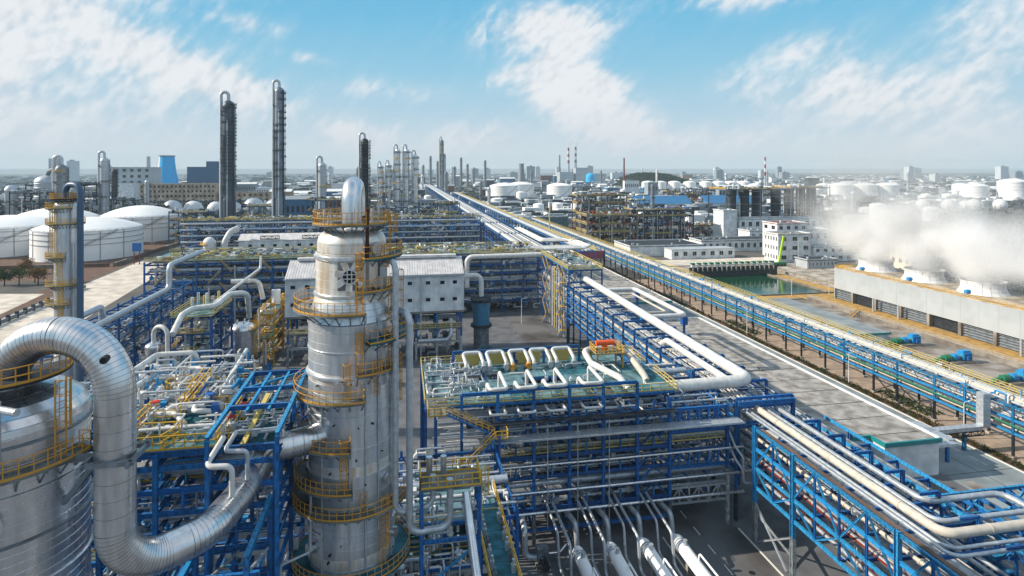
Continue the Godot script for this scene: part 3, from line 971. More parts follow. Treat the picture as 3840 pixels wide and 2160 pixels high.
# ---------------------------------------------------------------- steel frames and pipe racks
func frame(t: Node3D, xs: Array, ns: Array, ys: Array, top: float, steel: Material, w := 0.4, opts := {}) -> void:
	var base: float = opts.get("base", 0.0)
	var low: Material = opts.get("low", null)
	var lowy: float = opts.get("lowy", 0.0)
	for x in xs:
		for n in ns:
			if low:
				member(t, "post_foot", V(x, base, n), V(x, lowy, n), w * 1.1, w * 1.1, low)
				member(t, "post", V(x, lowy, n), V(x, top, n), w, w, steel)
			else:
				member(t, "post", V(x, base, n), V(x, top, n), w, w, steel)
	for y in ys:
		if xs.size() > 1:
			for n in ns:
				member(t, "cross_beam", V(xs[0], y, n), V(xs[-1], y, n), w * 0.75, w * 1.1, steel)
		if ns.size() > 1:
			for x in xs:
				member(t, "long_beam", V(x, y - 0.02, ns[0]), V(x, y - 0.02, ns[-1]), w * 0.75, w * 1.0, steel)

func truss(t: Node3D, a: Vector3, b: Vector3, h: float, bays: int, steel: Material, w := 0.24) -> void:
	var up := Vector3(0, h, 0)
	member(t, "chord", a, b, w * 1.2, w * 1.3, steel)
	member(t, "chord", a + up, b + up, w * 1.2, w * 1.3, steel)
	for k in bays + 1:
		var p := a.lerp(b, float(k) / bays)
		member(t, "web_post", p, p + up, w * 0.8, w * 0.8, steel)
		if k < bays:
			var q := a.lerp(b, float(k + 1) / bays)
			if k % 2 == 0: member(t, "web_brace", p, q + up, w * 0.75, w * 0.75, steel)
			else: member(t, "web_brace", p + up, q, w * 0.75, w * 0.75, steel)

func deck_panels(t: Node3D, x0: float, x1: float, n0: float, n1: float, y: float, nx: int, nn: int, mats: Array, skip := 0.0) -> void:
	for i in nx:
		for j in nn:
			if rng.randf() < skip: continue
			var lo := V(lerpf(x0, x1, float(i) / nx) + 0.03, y - 0.06, lerpf(n0, n1, float(j) / nn) + 0.03)
			var hi := V(lerpf(x0, x1, float(i + 1) / nx) - 0.03, y + rng.randf_range(0.0, 0.02), lerpf(n0, n1, float(j + 1) / nn) - 0.03)
			block(t, "deck_panel", lo, hi, mats[rng.randi() % mats.size()])

func railing(t: Node3D, pts: Array, m: Material, h := 1.15, th := 0.08, gap := 1.5) -> void:
	var b := MB.new()
	var p := PackedVector3Array()
	for q in pts: p.append(q)
	b.rail(p, h, gap, th)
	done(b, t, "handrail", m)

func around(x0: float, x1: float, n0: float, n1: float, y: float) -> Array:
	return [V(x0, y, n0), V(x1, y, n0), V(x1, y, n1), V(x0, y, n1), V(x0, y, n0)]

# a flight of stairs with rails, from a to b
func stair(t: Node3D, a: Vector3, b: Vector3, wide: Vector3, m: Material, rm: Material) -> void:
	var s := MB.new()
	var k := maxi(2, int(absf(b.y - a.y) / 0.25))
	var h := Vector3(b.x - a.x, 0, b.z - a.z).normalized() * 0.13
	for i in k:
		var p := a.lerp(b, (i + 0.5) / k)
		s.obox(p, h, Vector3(0, 0.025, 0), wide / 2.0)
	done(s, t, "step", m, true)
	for sd in [-0.5, 0.5]:
		member(t, "stringer", a + wide * sd, b + wide * sd, 0.08, 0.3, M.blue, BOX)
		var r := MB.new()
		r.rail(PackedVector3Array([a + wide * sd, b + wide * sd]), 1.1, 1.0, 0.075)
		done(r, t, "handrail", rm)

func ordinal(k: int) -> String:
	return ORD[mini(k, ORD.size() - 1)]

# pipes that lie side by side on one tier of a rack
func row_along_n(rack: String, tier: String, y: float, x0: float, x1: float, n0: float, n1: float, cnt: int, seed_: int, r_lo := 0.1, r_hi := 0.28, big := -1, thin_end := 0.0) -> void:
	var g := RandomNumberGenerator.new()
	g.seed = seed_
	for k in cnt:
		var x := lerpf(x0, x1, (k + 0.5) / cnt) + g.randf_range(-0.12, 0.12)
		var r := g.randf_range(r_lo, r_hi)
		if k == big: r = r_hi * 1.9
		var m: String = ["grey_pipe", "galv", "grey_pipe", "white_pipe", "cream_pipe", "galv"][g.randi() % 6]
		var words: String = {"grey_pipe": "grey", "galv": "silvery", "white_pipe": "white", "cream_pipe": "cream"}[m]
		var pts := [V(x, y + r, n0 + g.randf() * thin_end), V(x, y + r, n1 - g.randf() * thin_end)]
		pipe("rack_pipe", "%s pipe on %s tier of the %s, %s from its left" % [words, tier, rack, ordinal(k)], pts, r, M[m], "pipes on the %s" % rack, -1, 10, 5.5)

func row_along_x(rack: String, tier: String, y: float, n0: float, n1: float, x0: float, x1: float, cnt: int, seed_: int, r_lo := 0.1, r_hi := 0.28, big := -1) -> void:
	var g := RandomNumberGenerator.new()
	g.seed = seed_
	for k in cnt:
		var n := lerpf(n0, n1, (k + 0.5) / cnt) + g.randf_range(-0.12, 0.12)
		var r := g.randf_range(r_lo, r_hi)
		if k == big: r = r_hi * 1.9
		var m: String = ["grey_pipe", "galv", "grey_pipe", "white_pipe", "galv"][g.randi() % 5]
		var words: String = {"grey_pipe": "grey", "galv": "silvery", "white_pipe": "white", "cream_pipe": "cream"}[m]
		var e := g.randf_range(0, 3.0)
		pipe("rack_pipe", "%s pipe on %s tier of the %s, %s from its front" % [words, tier, rack, ordinal(k)], [V(x0 + e, y + r, n), V(x1 - g.randf_range(0, 2.0), y + r, n)], r, M[m], "pipes on the %s" % rack, -1, 10, 4.5)

# bends, drops and valves that fill a frame: real pipes, too many and small to tell apart
func clutter(t: Node3D, called: String, x0: float, x1: float, n0: float, n1: float, ys: Array, cnt: int, seed_: int, mats: Array, r_lo := 0.06, r_hi := 0.2) -> void:
	var g := RandomNumberGenerator.new()
	g.seed = seed_
	var bs := []
	for m in mats: bs.append(MB.new())
	for k in cnt:
		var b: MB = bs[g.randi() % bs.size()]
		var p := V(g.randf_range(x0, x1), ys[g.randi() % ys.size()] + g.randf_range(0.2, 0.9), g.randf_range(n0, n1))
		var r := g.randf_range(r_lo, r_hi)
		var pts := [p]
		var axis := g.randi() % 3
		for s in g.randi_range(1, 3):
			var L := g.randf_range(0.8, 4.5)
			var d := [Vector3(L, 0, 0), Vector3(0, minf(L, 2.5), 0), Vector3(0, 0, L)][axis] as Vector3
			if g.randf() < 0.5: d = -d
			var q: Vector3 = pts[-1] + d
			q.x = clampf(q.x, x0, x1); q.z = clampf(q.z, -n1, -n0); q.y = clampf(q.y, ys[0], ys[-1] + 1.6)
			if q.distance_to(pts[-1]) > 0.5 and (pts.size() < 2 or (q - pts[-1]).normalized().dot((pts[-1] - pts[-2]).normalized()) > -0.5): pts.append(q)
			axis = (axis + g.randi_range(1, 2)) % 3
		if pts.size() < 2: continue
		b.tube(bent(pts, 2.0 * r, 30.0), r, 7)
		if g.randf() < 0.4: # a valve body
			var c: Vector3 = (pts[0] + pts[1]) / 2.0
			b.obox(c, Vector3(r * 2.2, 0, 0), Vector3(0, r * 2.6, 0), Vector3(0, 0, r * 2.2))
	for k in bs.size():
		if bs[k].v.size() > 0:
			done(bs[k], t, called, mats[k], true)

func main_rack() -> void: # the wide rack across the middle, its face to the south
	var t := thing("main_pipe_rack", "wide blue pipe rack of many tiers in the middle with a grating deck", "pipe rack", V(33, 0, 100))
	var xs := [14.4, 20.0, 25.7, 31.2, 36.8, 42.3]
	var ns := [89.6, 96.0, 103.0, 110.5]
	var ys := [2.5, 5.7, 8.2, 10.6, 13.7, 17.0, 19.4]
	frame(t, xs, ns, ys, 21.4, M.blue_deep, 0.46, {"low": M.mid_steel, "lowy": 4.6})
	for y in [5.7, 10.6, 13.7, 19.4]: # hangers between the posts of the face
		for k in xs.size() - 1:
			var x: float = (xs[k] + xs[k + 1]) / 2.0
			member(t, "hanger", V(x, y, 89.6), V(x, y + 1.7, 89.6), 0.24, 0.24, M.blue)
	for k in 5:
		member(t, "tall_post", V(xs[k] if k > 0 else 14.4, 21.4, 89.6), V(xs[k], 24.2, 89.6), 0.42, 0.42, M.blue)
	member(t, "tall_post", V(8.9, 17.0, 89.6), V(8.9, 24.0, 89.6), 0.42, 0.42, M.blue)
	member(t, "post", V(8.9, 0.0, 89.6), V(8.9, 17.0, 89.6), 0.42, 0.42, M.blue_deep)
	for s in [[8.9, 20.0, 24.0], [20.0, 31.2, 24.2], [31.2, 36.8, 24.2]]:
		member(t, "cross_beam", V(s[0], s[2], 89.6), V(s[1], s[2], 89.6), 0.34, 0.5, M.blue)
	# braced bay
	for y in ys:
		if y > 4 and y < 19: member(t, "brace", V(36.8, y, 89.55), V(39.5, y + 2.3, 89.55), 0.22, 0.22, M.blue)
		if y > 4 and y < 19: member(t, "brace", V(42.3, y, 89.55), V(39.6, y + 2.3, 89.55), 0.22, 0.22, M.blue)
	# bridge bay over the road
	for n in [89.6, 96.0, 103.0, 110.5]:
		member(t, "post_foot", V(52.4, 0, n), V(52.4, 9.0, n), 0.5, 0.5, M.galv)
		member(t, "post", V(52.4, 9.0, n), V(52.4, 19.6, n), 0.46, 0.46, M.blue)
	for q in [[15.7, 3.6], [10.0, 2.6]]:
		truss(t, V(42.3, q[0], 89.6), V(52.4, q[0], 89.6), q[1], 6, M.blue, 0.34)
		truss(t, V(42.3, q[0], 103.0), V(52.4, q[0], 103.0), q[1], 6, M.blue, 0.3)
	truss(t, V(42.3, 4.2, 89.6), V(52.4, 4.2, 89.6), 2.5, 6, M.galv, 0.26)
	for y in ys:
		if y > 5:
			for x in [45.5, 49.0]: member(t, "cross_beam", V(x, y, 89.8), V(x, y, 110.3), 0.26, 0.34, M.blue)
	# deck
	deck_panels(t, 3.5, 44.0, 91.0, 111.0, 22.0, 12, 6, [M.deck, M.deck_teal, M.deck, M.deck], 0.2)
	for x in [3.6, 9.0, 14.4, 20.0, 25.7, 31.2, 36.8, 42.3]:
		member(t, "deck_beam", V(x, 21.7, 90.6), V(x, 21.7, 111.2), 0.3, 0.4, M.blue)
	for n in [91.0, 96.0, 101.0, 106.0, 111.0]:
		member(t, "deck_beam", V(3.5, 21.68, n), V(44, 21.68, n), 0.26, 0.36, M.blue)
	for p in [[3.6, 91.0], [3.6, 101.0], [3.6, 111.0]]:
		member(t, "post", V(p[0], 0, p[1]), V(p[0], 21.6, p[1]), 0.4, 0.4, M.blue_deep)
	railing(t, [V(3.5, 22.05, 90.9), V(44.2, 22.05, 90.9), V(44.2, 22.05, 100.0)], M.yellow_pale, 1.2, 0.1)
	railing(t, [V(3.5, 22.05, 90.9), V(3.5, 22.05, 111.2), V(44.2, 22.05, 111.2), V(44.2, 22.05, 104.0)], M.yellow_pale, 1.2, 0.1)
	# beam and panels behind the row of loops
	for x in [9.2, 14.8, 20.4, 26.0, 32.8]: member(t, "post", V(x, 22, 108.0), V(x, 25.0, 108.0), 0.4, 0.4, M.blue)
	member(t, "cross_beam", V(9.2, 24.8, 108.0), V(32.8, 24.8, 108.0), 0.3, 0.5, M.blue)
	for k in 4:
		block(t, "wind_panel", V(9.8 + k * 5.7, 22.2, 108.15), V(13.9 + k * 5.7, 24.1, 108.2), M.yellow_pale)
	for y in [5.9, 10.8, 17.2]: # plates added inside to block light and darken the rack
		for k in 6: block(t, "added_shade_plate", V(14.6 + 4.6 * k, y, 98.0), V(19.1 + 4.6 * k, y + 0.1, 110.0), M.dark_steel if y < 10 else M.blue_deep)
	# walkway on the face
	block(t, "walkway", V(13.5, 13.95, 89.9), V(52.0, 14.03, 91.3), M.deck_grey)
	railing(t, [V(13.5, 14.03, 89.95), V(52.0, 14.03, 89.95)], M.yellow_pale, 1.1, 0.07)
	for k in 3: rod(t, "pole", V([26.8, 31.9, 22.0][k], 3.0, 88.9), V([26.8, 31.9, 22.0][k], 19.0, 88.9), 0.09, M.galv)
	# tiers of pipe, each tier its own row of things
	var words := ["lowest", "second", "third", "fourth", "fifth", "sixth"]
	for k in 6:
		row_along_x("main pipe rack", words[k], [5.9, 8.4, 10.8, 14.0, 17.25, 19.65][k], 90.2, 110.0, 5.0, 53.8, [9, 10, 10, 7, 9, 9][k], 100 + k, 0.1, 0.27, [1, 0, 4, 5, 3, 6][k])
	for q in [["lower", 8.5, 89.1, 0.22], ["bottom", 5.4, 89.0, 0.26], ["upper", 12.6, 89.15, 0.2]]:
		pipe("face_pipe", "bright silver pipe along the front of the main rack, the %s one" % q[0], [V(4.0, q[1], q[2]), V(55.0, q[1], q[2])], q[3], M.silver, "pipes on the front of the main rack", -1, 14)
	var tray := MB.new()
	tray.box(V(9.0, 17.35, 86.9), V(54.0, 17.5, 89.3))
	tray.box(V(9.0, 17.5, 86.9), V(54.0, 17.62, 86.96))
	tag(done(tray, self, "cable_tray", M.galv), "broad flat grey cable tray along the face of the main rack, above the walkway", "cable tray")
	var tray2 := MB.new()
	tray2.box(V(9.5, 19.6, 87.9), V(43.0, 19.75, 89.3))
	tag(done(tray2, self, "cable_tray", M.dark_steel), "dark narrow cable tray just below the top deck of the main rack", "cable tray")
	clutter(t, "small_piping", 14.6, 42.0, 90.5, 110.0, [5.7, 8.2, 10.6, 13.8, 17.0, 19.4], 420, 31, [M.grey_pipe, M.galv, M.white_pipe, M.blue], 0.06, 0.2)
	clutter(t, "small_piping", 42.6, 53.0, 90.5, 110.0, [10.0, 12.6, 15.7, 19.0], 110, 32, [M.grey_pipe, M.galv, M.blue], 0.06, 0.18)
	clutter(t, "deck_piping", 4.0, 13.5, 92.0, 110.0, [22.0], 90, 33, [M.white_pipe, M.galv, M.grey_pipe], 0.06, 0.16)
	clutter(t, "deck_piping", 14.0, 43.5, 94.0, 110.0, [21.3], 60, 34, [M.white_pipe, M.deck_teal, M.galv], 0.06, 0.14)
	# side stair on the left end
	var s := thing("stair_tower", "yellow railed stair zigzagging down the left end of the main rack", "stairs", V(9, 0, 87))
	var y := 22.0
	var left := true
	var zz := 0
	while y > 4.0:
		var xa := (6.4 if zz == 0 else 9.6) if left else 13.6
		var xb := 13.6 if left else 9.6
		var nn := 88.3 if zz % 2 == 0 else 86.9
		stair(s, V(xa, y, nn), V(xb, y - 3.6, nn), Vector3(0, 0, 1.0), M.deck_grey, M.yellow)
		block(s, "landing", V(xb - 0.9 + (0.9 if left else -0.9), y - 3.7, 86.3), V(xb + 0.9 + (0.9 if left else -0.9), y - 3.6, 88.9), M.deck_grey)
		var lx := xb + (1.8 if left else -1.8)
		railing(s, [V(xb, y - 3.6, 86.3), V(lx, y - 3.6, 86.3), V(lx, y - 3.6, 88.9)], M.yellow, 1.15, 0.09, 0.9)
		y -= 3.6
		left = not left
		zz += 1
	block(s, "landing", V(3.8, 21.92, 87.4), V(6.4, 22.0, 90.8), M.deck_grey)
	railing(s, [V(6.4, 22.0, 87.4), V(3.8, 22.0, 87.4), V(3.8, 22.0, 90.8)], M.yellow, 1.15, 0.09, 0.9)
	for x in [4.9, 14.1]:
		for n in [86.2, 89.0]: member(s, "post", V(x, 0, n), V(x, 22.0 if x < 10 else 19.0, n), 0.3, 0.3, M.blue_deep)
	# loops on the deck
	for k in 5:
		var x: float = [11.2, 15.4, 19.5, 23.4, 27.6][k]
		var w: float = [3.1, 3.0, 3.0, 3.1, 3.3][k]
		var lp := thing("expansion_loop", "white standing pipe loop at the back of the teal deck, %s from the left" % ordinal(k), "pipe loop", V(x, 22, 105), "white pipe loops on the teal deck")
		tubepart(lp, "pipe", [V(x, 22.0, 104.6), V(x, 23.6, 104.6), V(x - 0.4, 24.9, 107.0), V(x + w - 0.4, 24.9, 107.0), V(x + w, 23.6, 104.9), V(x + w, 22.0, 104.9)], 0.31, M.white_pipe, 0.55, 14)
		for e in [[x, 104.6], [x + w, 104.9]]:
			var vb := MB.new()
			vb.box(V(e[0] - 0.42, 22.25, e[1] - 0.42), V(e[0] + 0.42, 23.2, e[1] + 0.42))
			vb.bar(V(e[0] - 0.8, 22.7, e[1]), V(e[0] + 0.8, 22.7, e[1]), 0.22)
			vb.tube(PackedVector3Array([V(e[0], 23.2, e[1] - 0.5), V(e[0], 23.4, e[1] - 0.5)]), 0.3, 10)
			done(vb, lp, "valve", M.galv if (k + int(e[0])) % 3 else M.orange)
	for k in 4:
		var x: float = [13.1, 17.5, 22.0, 27.8][k]
		var w: float = [2.7, 2.9, 3.2, 3.3][k]
		var lp := thing("front_loop", "white U shaped pipe over the front rail of the teal deck, %s from left" % ordinal(k), "pipe loop", V(x, 22, 94), "white front loops on the teal deck")
		tubepart(lp, "pipe", [V(x, 22.9, 92.0), V(x, 24.7, 92.0), V(x, 24.6, 89.3), V(x + w, 24.6, 89.3), V(x + w, 24.7, 96.8), V(x + w, 22.2, 96.9)], 0.29, M.white_pipe, 0.6, 14)
		var x2 := x + 0.2
		tubepart(lp, "lower_pipe", [V(x2, 20.9, 91.5), V(x2, 20.9, 89.0), V(x2 + w - 0.4, 20.9, 89.0), V(x2 + w - 0.4, 20.9, 91.5)], 0.19, M.white_pipe, 0.4, 12)
	# valve station with the orange actuator
	var vs := thing("valve_platform", "yellow railed valve platform with an orange actuator at the right end of the teal deck", "platform", V(36.5, 22, 104))
	for x in [34.6, 39.4]:
		for n in [102.6, 106.2]: member(vs, "post", V(x, 22, n), V(x, 24.6, n), 0.25, 0.25, M.yellow)
	block(vs, "deck", V(34.4, 24.6, 102.4), V(39.6, 24.7, 106.4), M.deck_grey)
	railing(vs, around(34.4, 39.6, 102.4, 106.4, 24.7), M.yellow, 1.2, 0.1, 0.7)
	var act := MB.new()
	act.tube(PackedVector3Array([V(34.9, 26.2, 104.4), V(38.4, 26.2, 104.4)]), 0.48, 14)
	act.box(V(36.2, 24.8, 104.0), V(37.0, 26.0, 104.8))
	done(act, vs, "actuator", M.red)
	vs.get_child(vs.get_child_count() - 1).material_override = mat("orange_red", Color(0.85, 0.33, 0.10), 0.5)
	pipe("arching_pipe", "thick white pipe arching off the deck beside the yellow valve platform", [V(36.5, 22.0, 92.6), V(35.8, 23.2, 94.6), V(33.2, 23.4, 102.0), V(33.2, 24.4, 106.6), V(39.0, 24.4, 106.6)], 0.55, M.white_pipe, "", 1.3, 18)
	pipe("short_deck_pipe", "short white pipe slanting down right of the yellow valve platform", [V(39.0, 24.3, 106.6), V(41.0, 24.0, 104.0), V(41.0, 22.6, 96.8), V(41.0, 22.0, 95.6)], 0.55, M.cream_pipe, "", 1.3, 18)

func long_rack() -> void: # runs north along the yard
	var t := thing("long_pipe_rack", "long blue steel pipe rack running away from the main rack, white pipes on top", "pipe rack", V(59.5, 0, 140))
	var ns := []
	for k in 15: ns.append(90.2 + 7.27 * k)
	frame(t, [54.3, 64.7], ns, [8.6, 12.0, 15.4, 18.6], 20.0, M.blue, 0.42, {"low": M.dark_steel, "lowy": 5.0})
	for n in ns:
		member(t, "cap_beam", V(54.3, 20.0, n), V(64.7, 20.0, n), 0.34, 0.44, M.blue)
		for y in [10.3, 13.7, 17.0]: member(t, "side_strut", V(54.3, y, n), V(54.3, y, n + 7.27), 0.16, 0.2, M.blue_light)
	for k in 14:
		var n: float = ns[k] + 3.6
		for y in [8.6, 12.0, 15.4, 18.6]: member(t, "cross_beam", V(54.3, y, n), V(64.7, y, n), 0.22, 0.3, M.blue)
	for q in [0, 5, 10, 13]:
		for y in [8.6, 12.0, 15.4]: member(t, "brace", V(54.3, y, ns[q]), V(54.3, y + 3.4, ns[q] + 7.27), 0.2, 0.2, M.blue)
	member(t, "long_beam", V(70.5, 14.0, 62), V(70.5, 14.0, 150), 0.3, 0.4, M.blue)
	for k in 9: member(t, "bracket_arm", V(64.7, 14.0, 90.2 + 7.27 * k), V(70.5, 14.0, 90.2 + 7.27 * k), 0.25, 0.36, M.blue)
	for k in 5: member(t, "post", V(70.5, 0, 90.2 + 14.54 * k), V(70.5, 14.0, 90.2 + 14.54 * k), 0.34, 0.34, M.blue_deep)
	row_along_n("long rack", "lowest", 8.8, 55.0, 64.0, 92, 236, 9, 201, 0.12, 0.26, 3)
	row_along_n("long rack", "second", 12.2, 55.0, 64.0, 92, 236, 9, 202, 0.12, 0.26, 6)
	row_along_n("long rack", "third", 15.6, 55.0, 64.0, 92, 236, 10, 203, 0.12, 0.28, 1)
	row_along_n("long rack", "top", 18.8, 55.0, 58.6, 92, 192, 5, 204, 0.1, 0.2)
	row_along_n("right arm of long rack", "single", 14.2, 65.4, 70.0, 64, 150, 4, 205, 0.1, 0.22)
	pipe("great_white_pipe", "great white pipe on top of the long rack, turning left at the main rack's corner", [V(60.6, 21.2, 193.0), V(60.2, 21.0, 95.4), V(26.0, 20.5, 95.4)], 1.0, M.white_pipe, "", 2.2, 28, 4.2, 1.02)
	pipe("second_white_pipe", "white pipe beside the great one, ending at its bend", [V(56.8, 19.4, 124.0), V(56.8, 20.7, 121.5), V(56.8, 20.6, 96.4)], 0.62, M.white_pipe, "", 1.6, 20, 3.6, 1.03)
	pipe("loop_on_rack", "white pipe loop lying flat on the right side of the long rack near the yard", [V(62.0, 20.6, 176.0), V(71.5, 20.6, 176.0), V(71.5, 20.6, 142.0), V(62.0, 20.6, 142.0)], 0.62, M.white_pipe, "", 1.6, 18)
	pipe("loop_on_rack", "narrow white pipe loop inside the wider one on the right side of the long rack", [V(62.0, 20.4, 170.0), V(68.5, 20.4, 170.0), V(68.5, 20.4, 147.0), V(62.0, 20.4, 147.0)], 0.3, M.cream_pipe, "", 0.9, 12)
	for q in [[71.5, 143.0], [71.5, 174.0]]:
		var lg := thing("pipe_stand", "blue stand with a thick head under the %s corner of the flat white loop" % ["near", "far"][int(q[1] > 150)], "pipe stand", V(q[0], 0, q[1]), "stands under the flat white loop")
		member(lg, "post", V(q[0], 0, q[1]), V(q[0], 18.0, q[1]), 0.5, 0.5, M.blue_deep)
		block(lg, "head", V(q[0] - 0.7, 18.0, q[1] - 0.7), V(q[0] + 0.7, 19.95, q[1] + 0.7), M.blue_deep)
	clutter(t, "small_piping", 54.6, 64.4, 92, 190, [8.6, 12.0, 15.4, 18.6], 300, 41, [M.grey_pipe, M.galv, M.blue_light, M.white_pipe], 0.06, 0.16)
	for k in 4: # gooseneck drains on the west face
		var n: float = [131.0, 127.0, 122.0, 117.5][k]
		pipe("drop_pipe", "pale pipe dropping from the long rack into the yard, %s from the far end" % ordinal(k), [V(55.0, 12.0, n), V(52.6, 12.0, n), V(52.6, 0, n)], 0.2, M.white_pipe if k > 1 else M.grey_pipe, "pipes dropping from the long rack", 0.7, 12)
	# tower of platforms at the far end of the yard
	var s := thing("stair_tower", "tall frame of yellow stairs and pipes at the far right corner of the yard", "stair tower", V(60, 0, 205))
	frame(s, [55.0, 66.5], [192.5, 204.0, 216.5, 230.0], [6.0, 12.0, 18.0, 24.0], 24.2, M.blue, 0.42)
	deck_panels(s, 55, 66.5, 192.5, 230, 24.3, 3, 8, [M.deck_grey, M.deck], 0.1)
	railing(s, around(54.8, 66.7, 192.3, 230.2, 24.4), M.yellow_pale, 1.25, 0.16, 2.0)
	clutter(s, "roof_piping", 55.5, 66, 193, 229, [24.4], 70, 43, [M.galv, M.white_pipe, M.deck_grey], 0.1, 0.25)
	clutter(s, "small_piping", 55.2, 66, 193, 229, [6, 12, 18], 200, 44, [M.grey_pipe, M.galv, M.blue], 0.08, 0.25)
	var yy := 24.0
	var fl := 0
	while yy > 3.0:
		var a := 200.0 if fl % 2 == 0 else 194.0
		var b := 194.0 if fl % 2 == 0 else 200.0
		stair(s, V(53.6, yy, a), V(53.6, yy - 4.0, b), Vector3(1.2, 0, 0), M.deck_grey, M.yellow)
		stair(s, V(53.0, yy, a + 20.0), V(53.0, yy - 4.0, b + 20.0), Vector3(1.2, 0, 0), M.deck_grey, M.yellow)
		block(s, "landing", V(52.6, yy - 4.1, b - 1.0), V(54.8, yy - 4.0, b + 1.0), M.yellow)
		yy -= 4.0
		fl += 1
	for k in 7:
		rod(s, "riser", V(54.2, 1, 195.5 + k * 3.2), V(54.2, 22.5, 195.5 + k * 3.2), 0.28, [M.galv, M.yellow_pale, M.white_pipe][k % 3])

func truss_rack() -> void: # comes towards the lens at the lower right
	var t := thing("truss_pipe_rack", "light blue trussed pipe rack coming forward at the lower right, carrying cream and white pipes", "pipe rack", V(59.5, 0, 65))
	var ns := [84.8, 75.6, 57.5, 39.5, 22.0]
	for n in ns:
		for x in [54.3, 64.7]:
			member(t, "post_foot", V(x, 0, n), V(x, 6.0, n), 0.62, 0.62, M.galv)
			member(t, "post", V(x, 6.0, n), V(x, 17.8, n), 0.6, 0.6, M.blue_light if x < 60 else M.blue)
	for x in [54.3, 64.7]:
		for y in [8.4, 11.4, 14.4, 17.4]:
			member(t, "chord", V(x, y, 84.8), V(x, y, 22.0), 0.36, 0.42, M.blue_light)
		for k in 4:
			var n0: float = ns[k]
			var n1: float = ns[k + 1]
			var bays := 2 if k == 0 else 4
			for j in bays:
				var a := lerpf(n0, n1, float(j) / bays)
				var b := lerpf(n0, n1, float(j + 1) / bays)
				if j > 0: member(t, "web_post", V(x, 8.4, a), V(x, 17.4, a), 0.26, 0.26, M.blue)
				for q in [[11.4, 17.4], [8.4, 11.4]]:
					var up: bool = (j % 2 == 0) == (q[1] > 12.0)
					member(t, "web_brace", V(x, q[0] if up else q[1], a), V(x, q[1] if up else q[0], b), 0.22, 0.22, M.blue_light if x < 60 else M.blue)
	var n := 84.8
	while n > 24.0:
		for y in [8.4, 11.4, 14.4, 17.3]: member(t, "cross_beam", V(54.3, y, n), V(64.7, y, n), 0.3, 0.42, M.blue_deep if y < 17 else M.blue)
		n -= 4.5
	n = 82.0
	while n > 36.0: # short goal posts on the right side and outriggers
		member(t, "stub_post", V(63.4, 17.4, n), V(63.4, 19.3, n), 0.42, 0.42, M.blue_deep)
		member(t, "stub_beam", V(60.8, 19.2, n), V(63.4, 19.2, n), 0.3, 0.36, M.blue_deep)
		member(t, "outrigger", V(64.7, 15.8, n - 2.2), V(70.5, 15.8, n - 2.2), 0.26, 0.4, M.blue_deep)
		member(t, "outrigger_post", V(70.4, 14.4, n - 2.2), V(70.4, 15.9, n - 2.2), 0.3, 0.3, M.blue_deep)
		n -= 5.2
	member(t, "outer_beam", V(70.5, 16.0, 90), V(70.5, 16.0, 34), 0.34, 0.4, M.blue_light)
	member(t, "outer_beam", V(67.6, 16.0, 90), V(67.6, 16.0, 34), 0.3, 0.36, M.blue_light)
	for k in 3: member(t, "post", V(70.5, 0, 84 - 24 * k), V(70.5, 15.9, 84 - 24 * k), 0.5, 0.5, M.blue_deep)
	for q in [[84.8, 77.0], [75.6, 84.0]]:
		member(t, "foot_brace", V(54.3, 6.0, q[0]), V(54.3, 0.3, q[1]), 0.26, 0.26, M.galv)
		member(t, "foot_tie", V(54.3, 3.0, 75.6), V(54.3, 3.0 + 0.02 * q[0], 84.8), 0.2, 0.2, M.galv)
	# portal that carries the pipes into the main rack
	for x in [54.6, 64.7]: member(t, "portal_post", V(x, 6.0, 90.1), V(x, 19.4, 90.1), 0.55, 0.55, M.blue_deep)
	member(t, "portal_beam", V(54.4, 19.4, 89.7), V(64.9, 19.4, 89.7), 0.45, 0.6, M.blue)
	member(t, "portal_beam", V(54.4, 16.2, 89.7), V(64.9, 16.2, 89.7), 0.35, 0.4, M.blue)
	# outgoing rack to the east
	for y in [8.4, 11.4, 14.4, 17.2]:
		for nn in [49.0, 56.0, 63.5]:
			member(t, "east_beam", V(64.7, y, nn), V(96.0, y, nn), 0.34, 0.42, M.blue_light)
	for x in [72.0, 80.0, 88.0, 96.0]:
		for nn in [49.0, 63.5]:
			member(t, "east_post", V(x, 0, nn), V(x, 17.4, nn), 0.5, 0.5, M.blue)
	for k in 13: member(t, "east_cross", V(66.0 + 2.4 * k, 17.0, 49.0), V(66.0 + 2.4 * k, 17.0, 63.5), 0.26, 0.36, M.blue)
	for q in [[63.5], [49.0]]:
		for k in 9: member(t, "east_web", V(66.0 + 3.4 * k, 14.4, q[0]), V(66.0 + 3.4 * (k + (1 if k % 2 else -1)), 17.2, q[0]), 0.2, 0.2, M.blue_light)
	# pipes on top: they run south, then turn east
	var tops := [["slim pale pipe leftmost on top of the truss rack", 55.9, 0.2, 52.2, "grey_pipe"], ["slim pale pipe second from the left on top of the truss rack", 56.6, 0.2, 53.4, "grey_pipe"], ["thickest cream pipe on top of the truss rack, bending right at the lower right", 58.0, 0.52, 55.2, "cream_pipe"], ["grey white pipe just right of the thick cream one on the truss rack", 59.6, 0.3, 57.6, "grey_pipe"], ["grey white pipe rightmost of the large ones on the truss rack, bending first", 61.6, 0.36, 61.2, "grey_pipe"]]
	for q in tops:
		pipe("top_pipe", q[0], [V(q[1], 17.75 + q[2], 96.0), V(q[1], 17.75 + q[2], q[3]), V(99.0, 17.75 + q[2] , q[3])] if q[2] != 0.36 else [V(q[1], 17.75 + q[2], 96.0), V(q[1], 18.2, q[3]), V(72.5, 18.2, q[3]), V(72.5, 18.2, 52.0)], q[2], M[q[4]], "pipes on top of the truss rack", 1.5, 22, 5.5, 1.09)
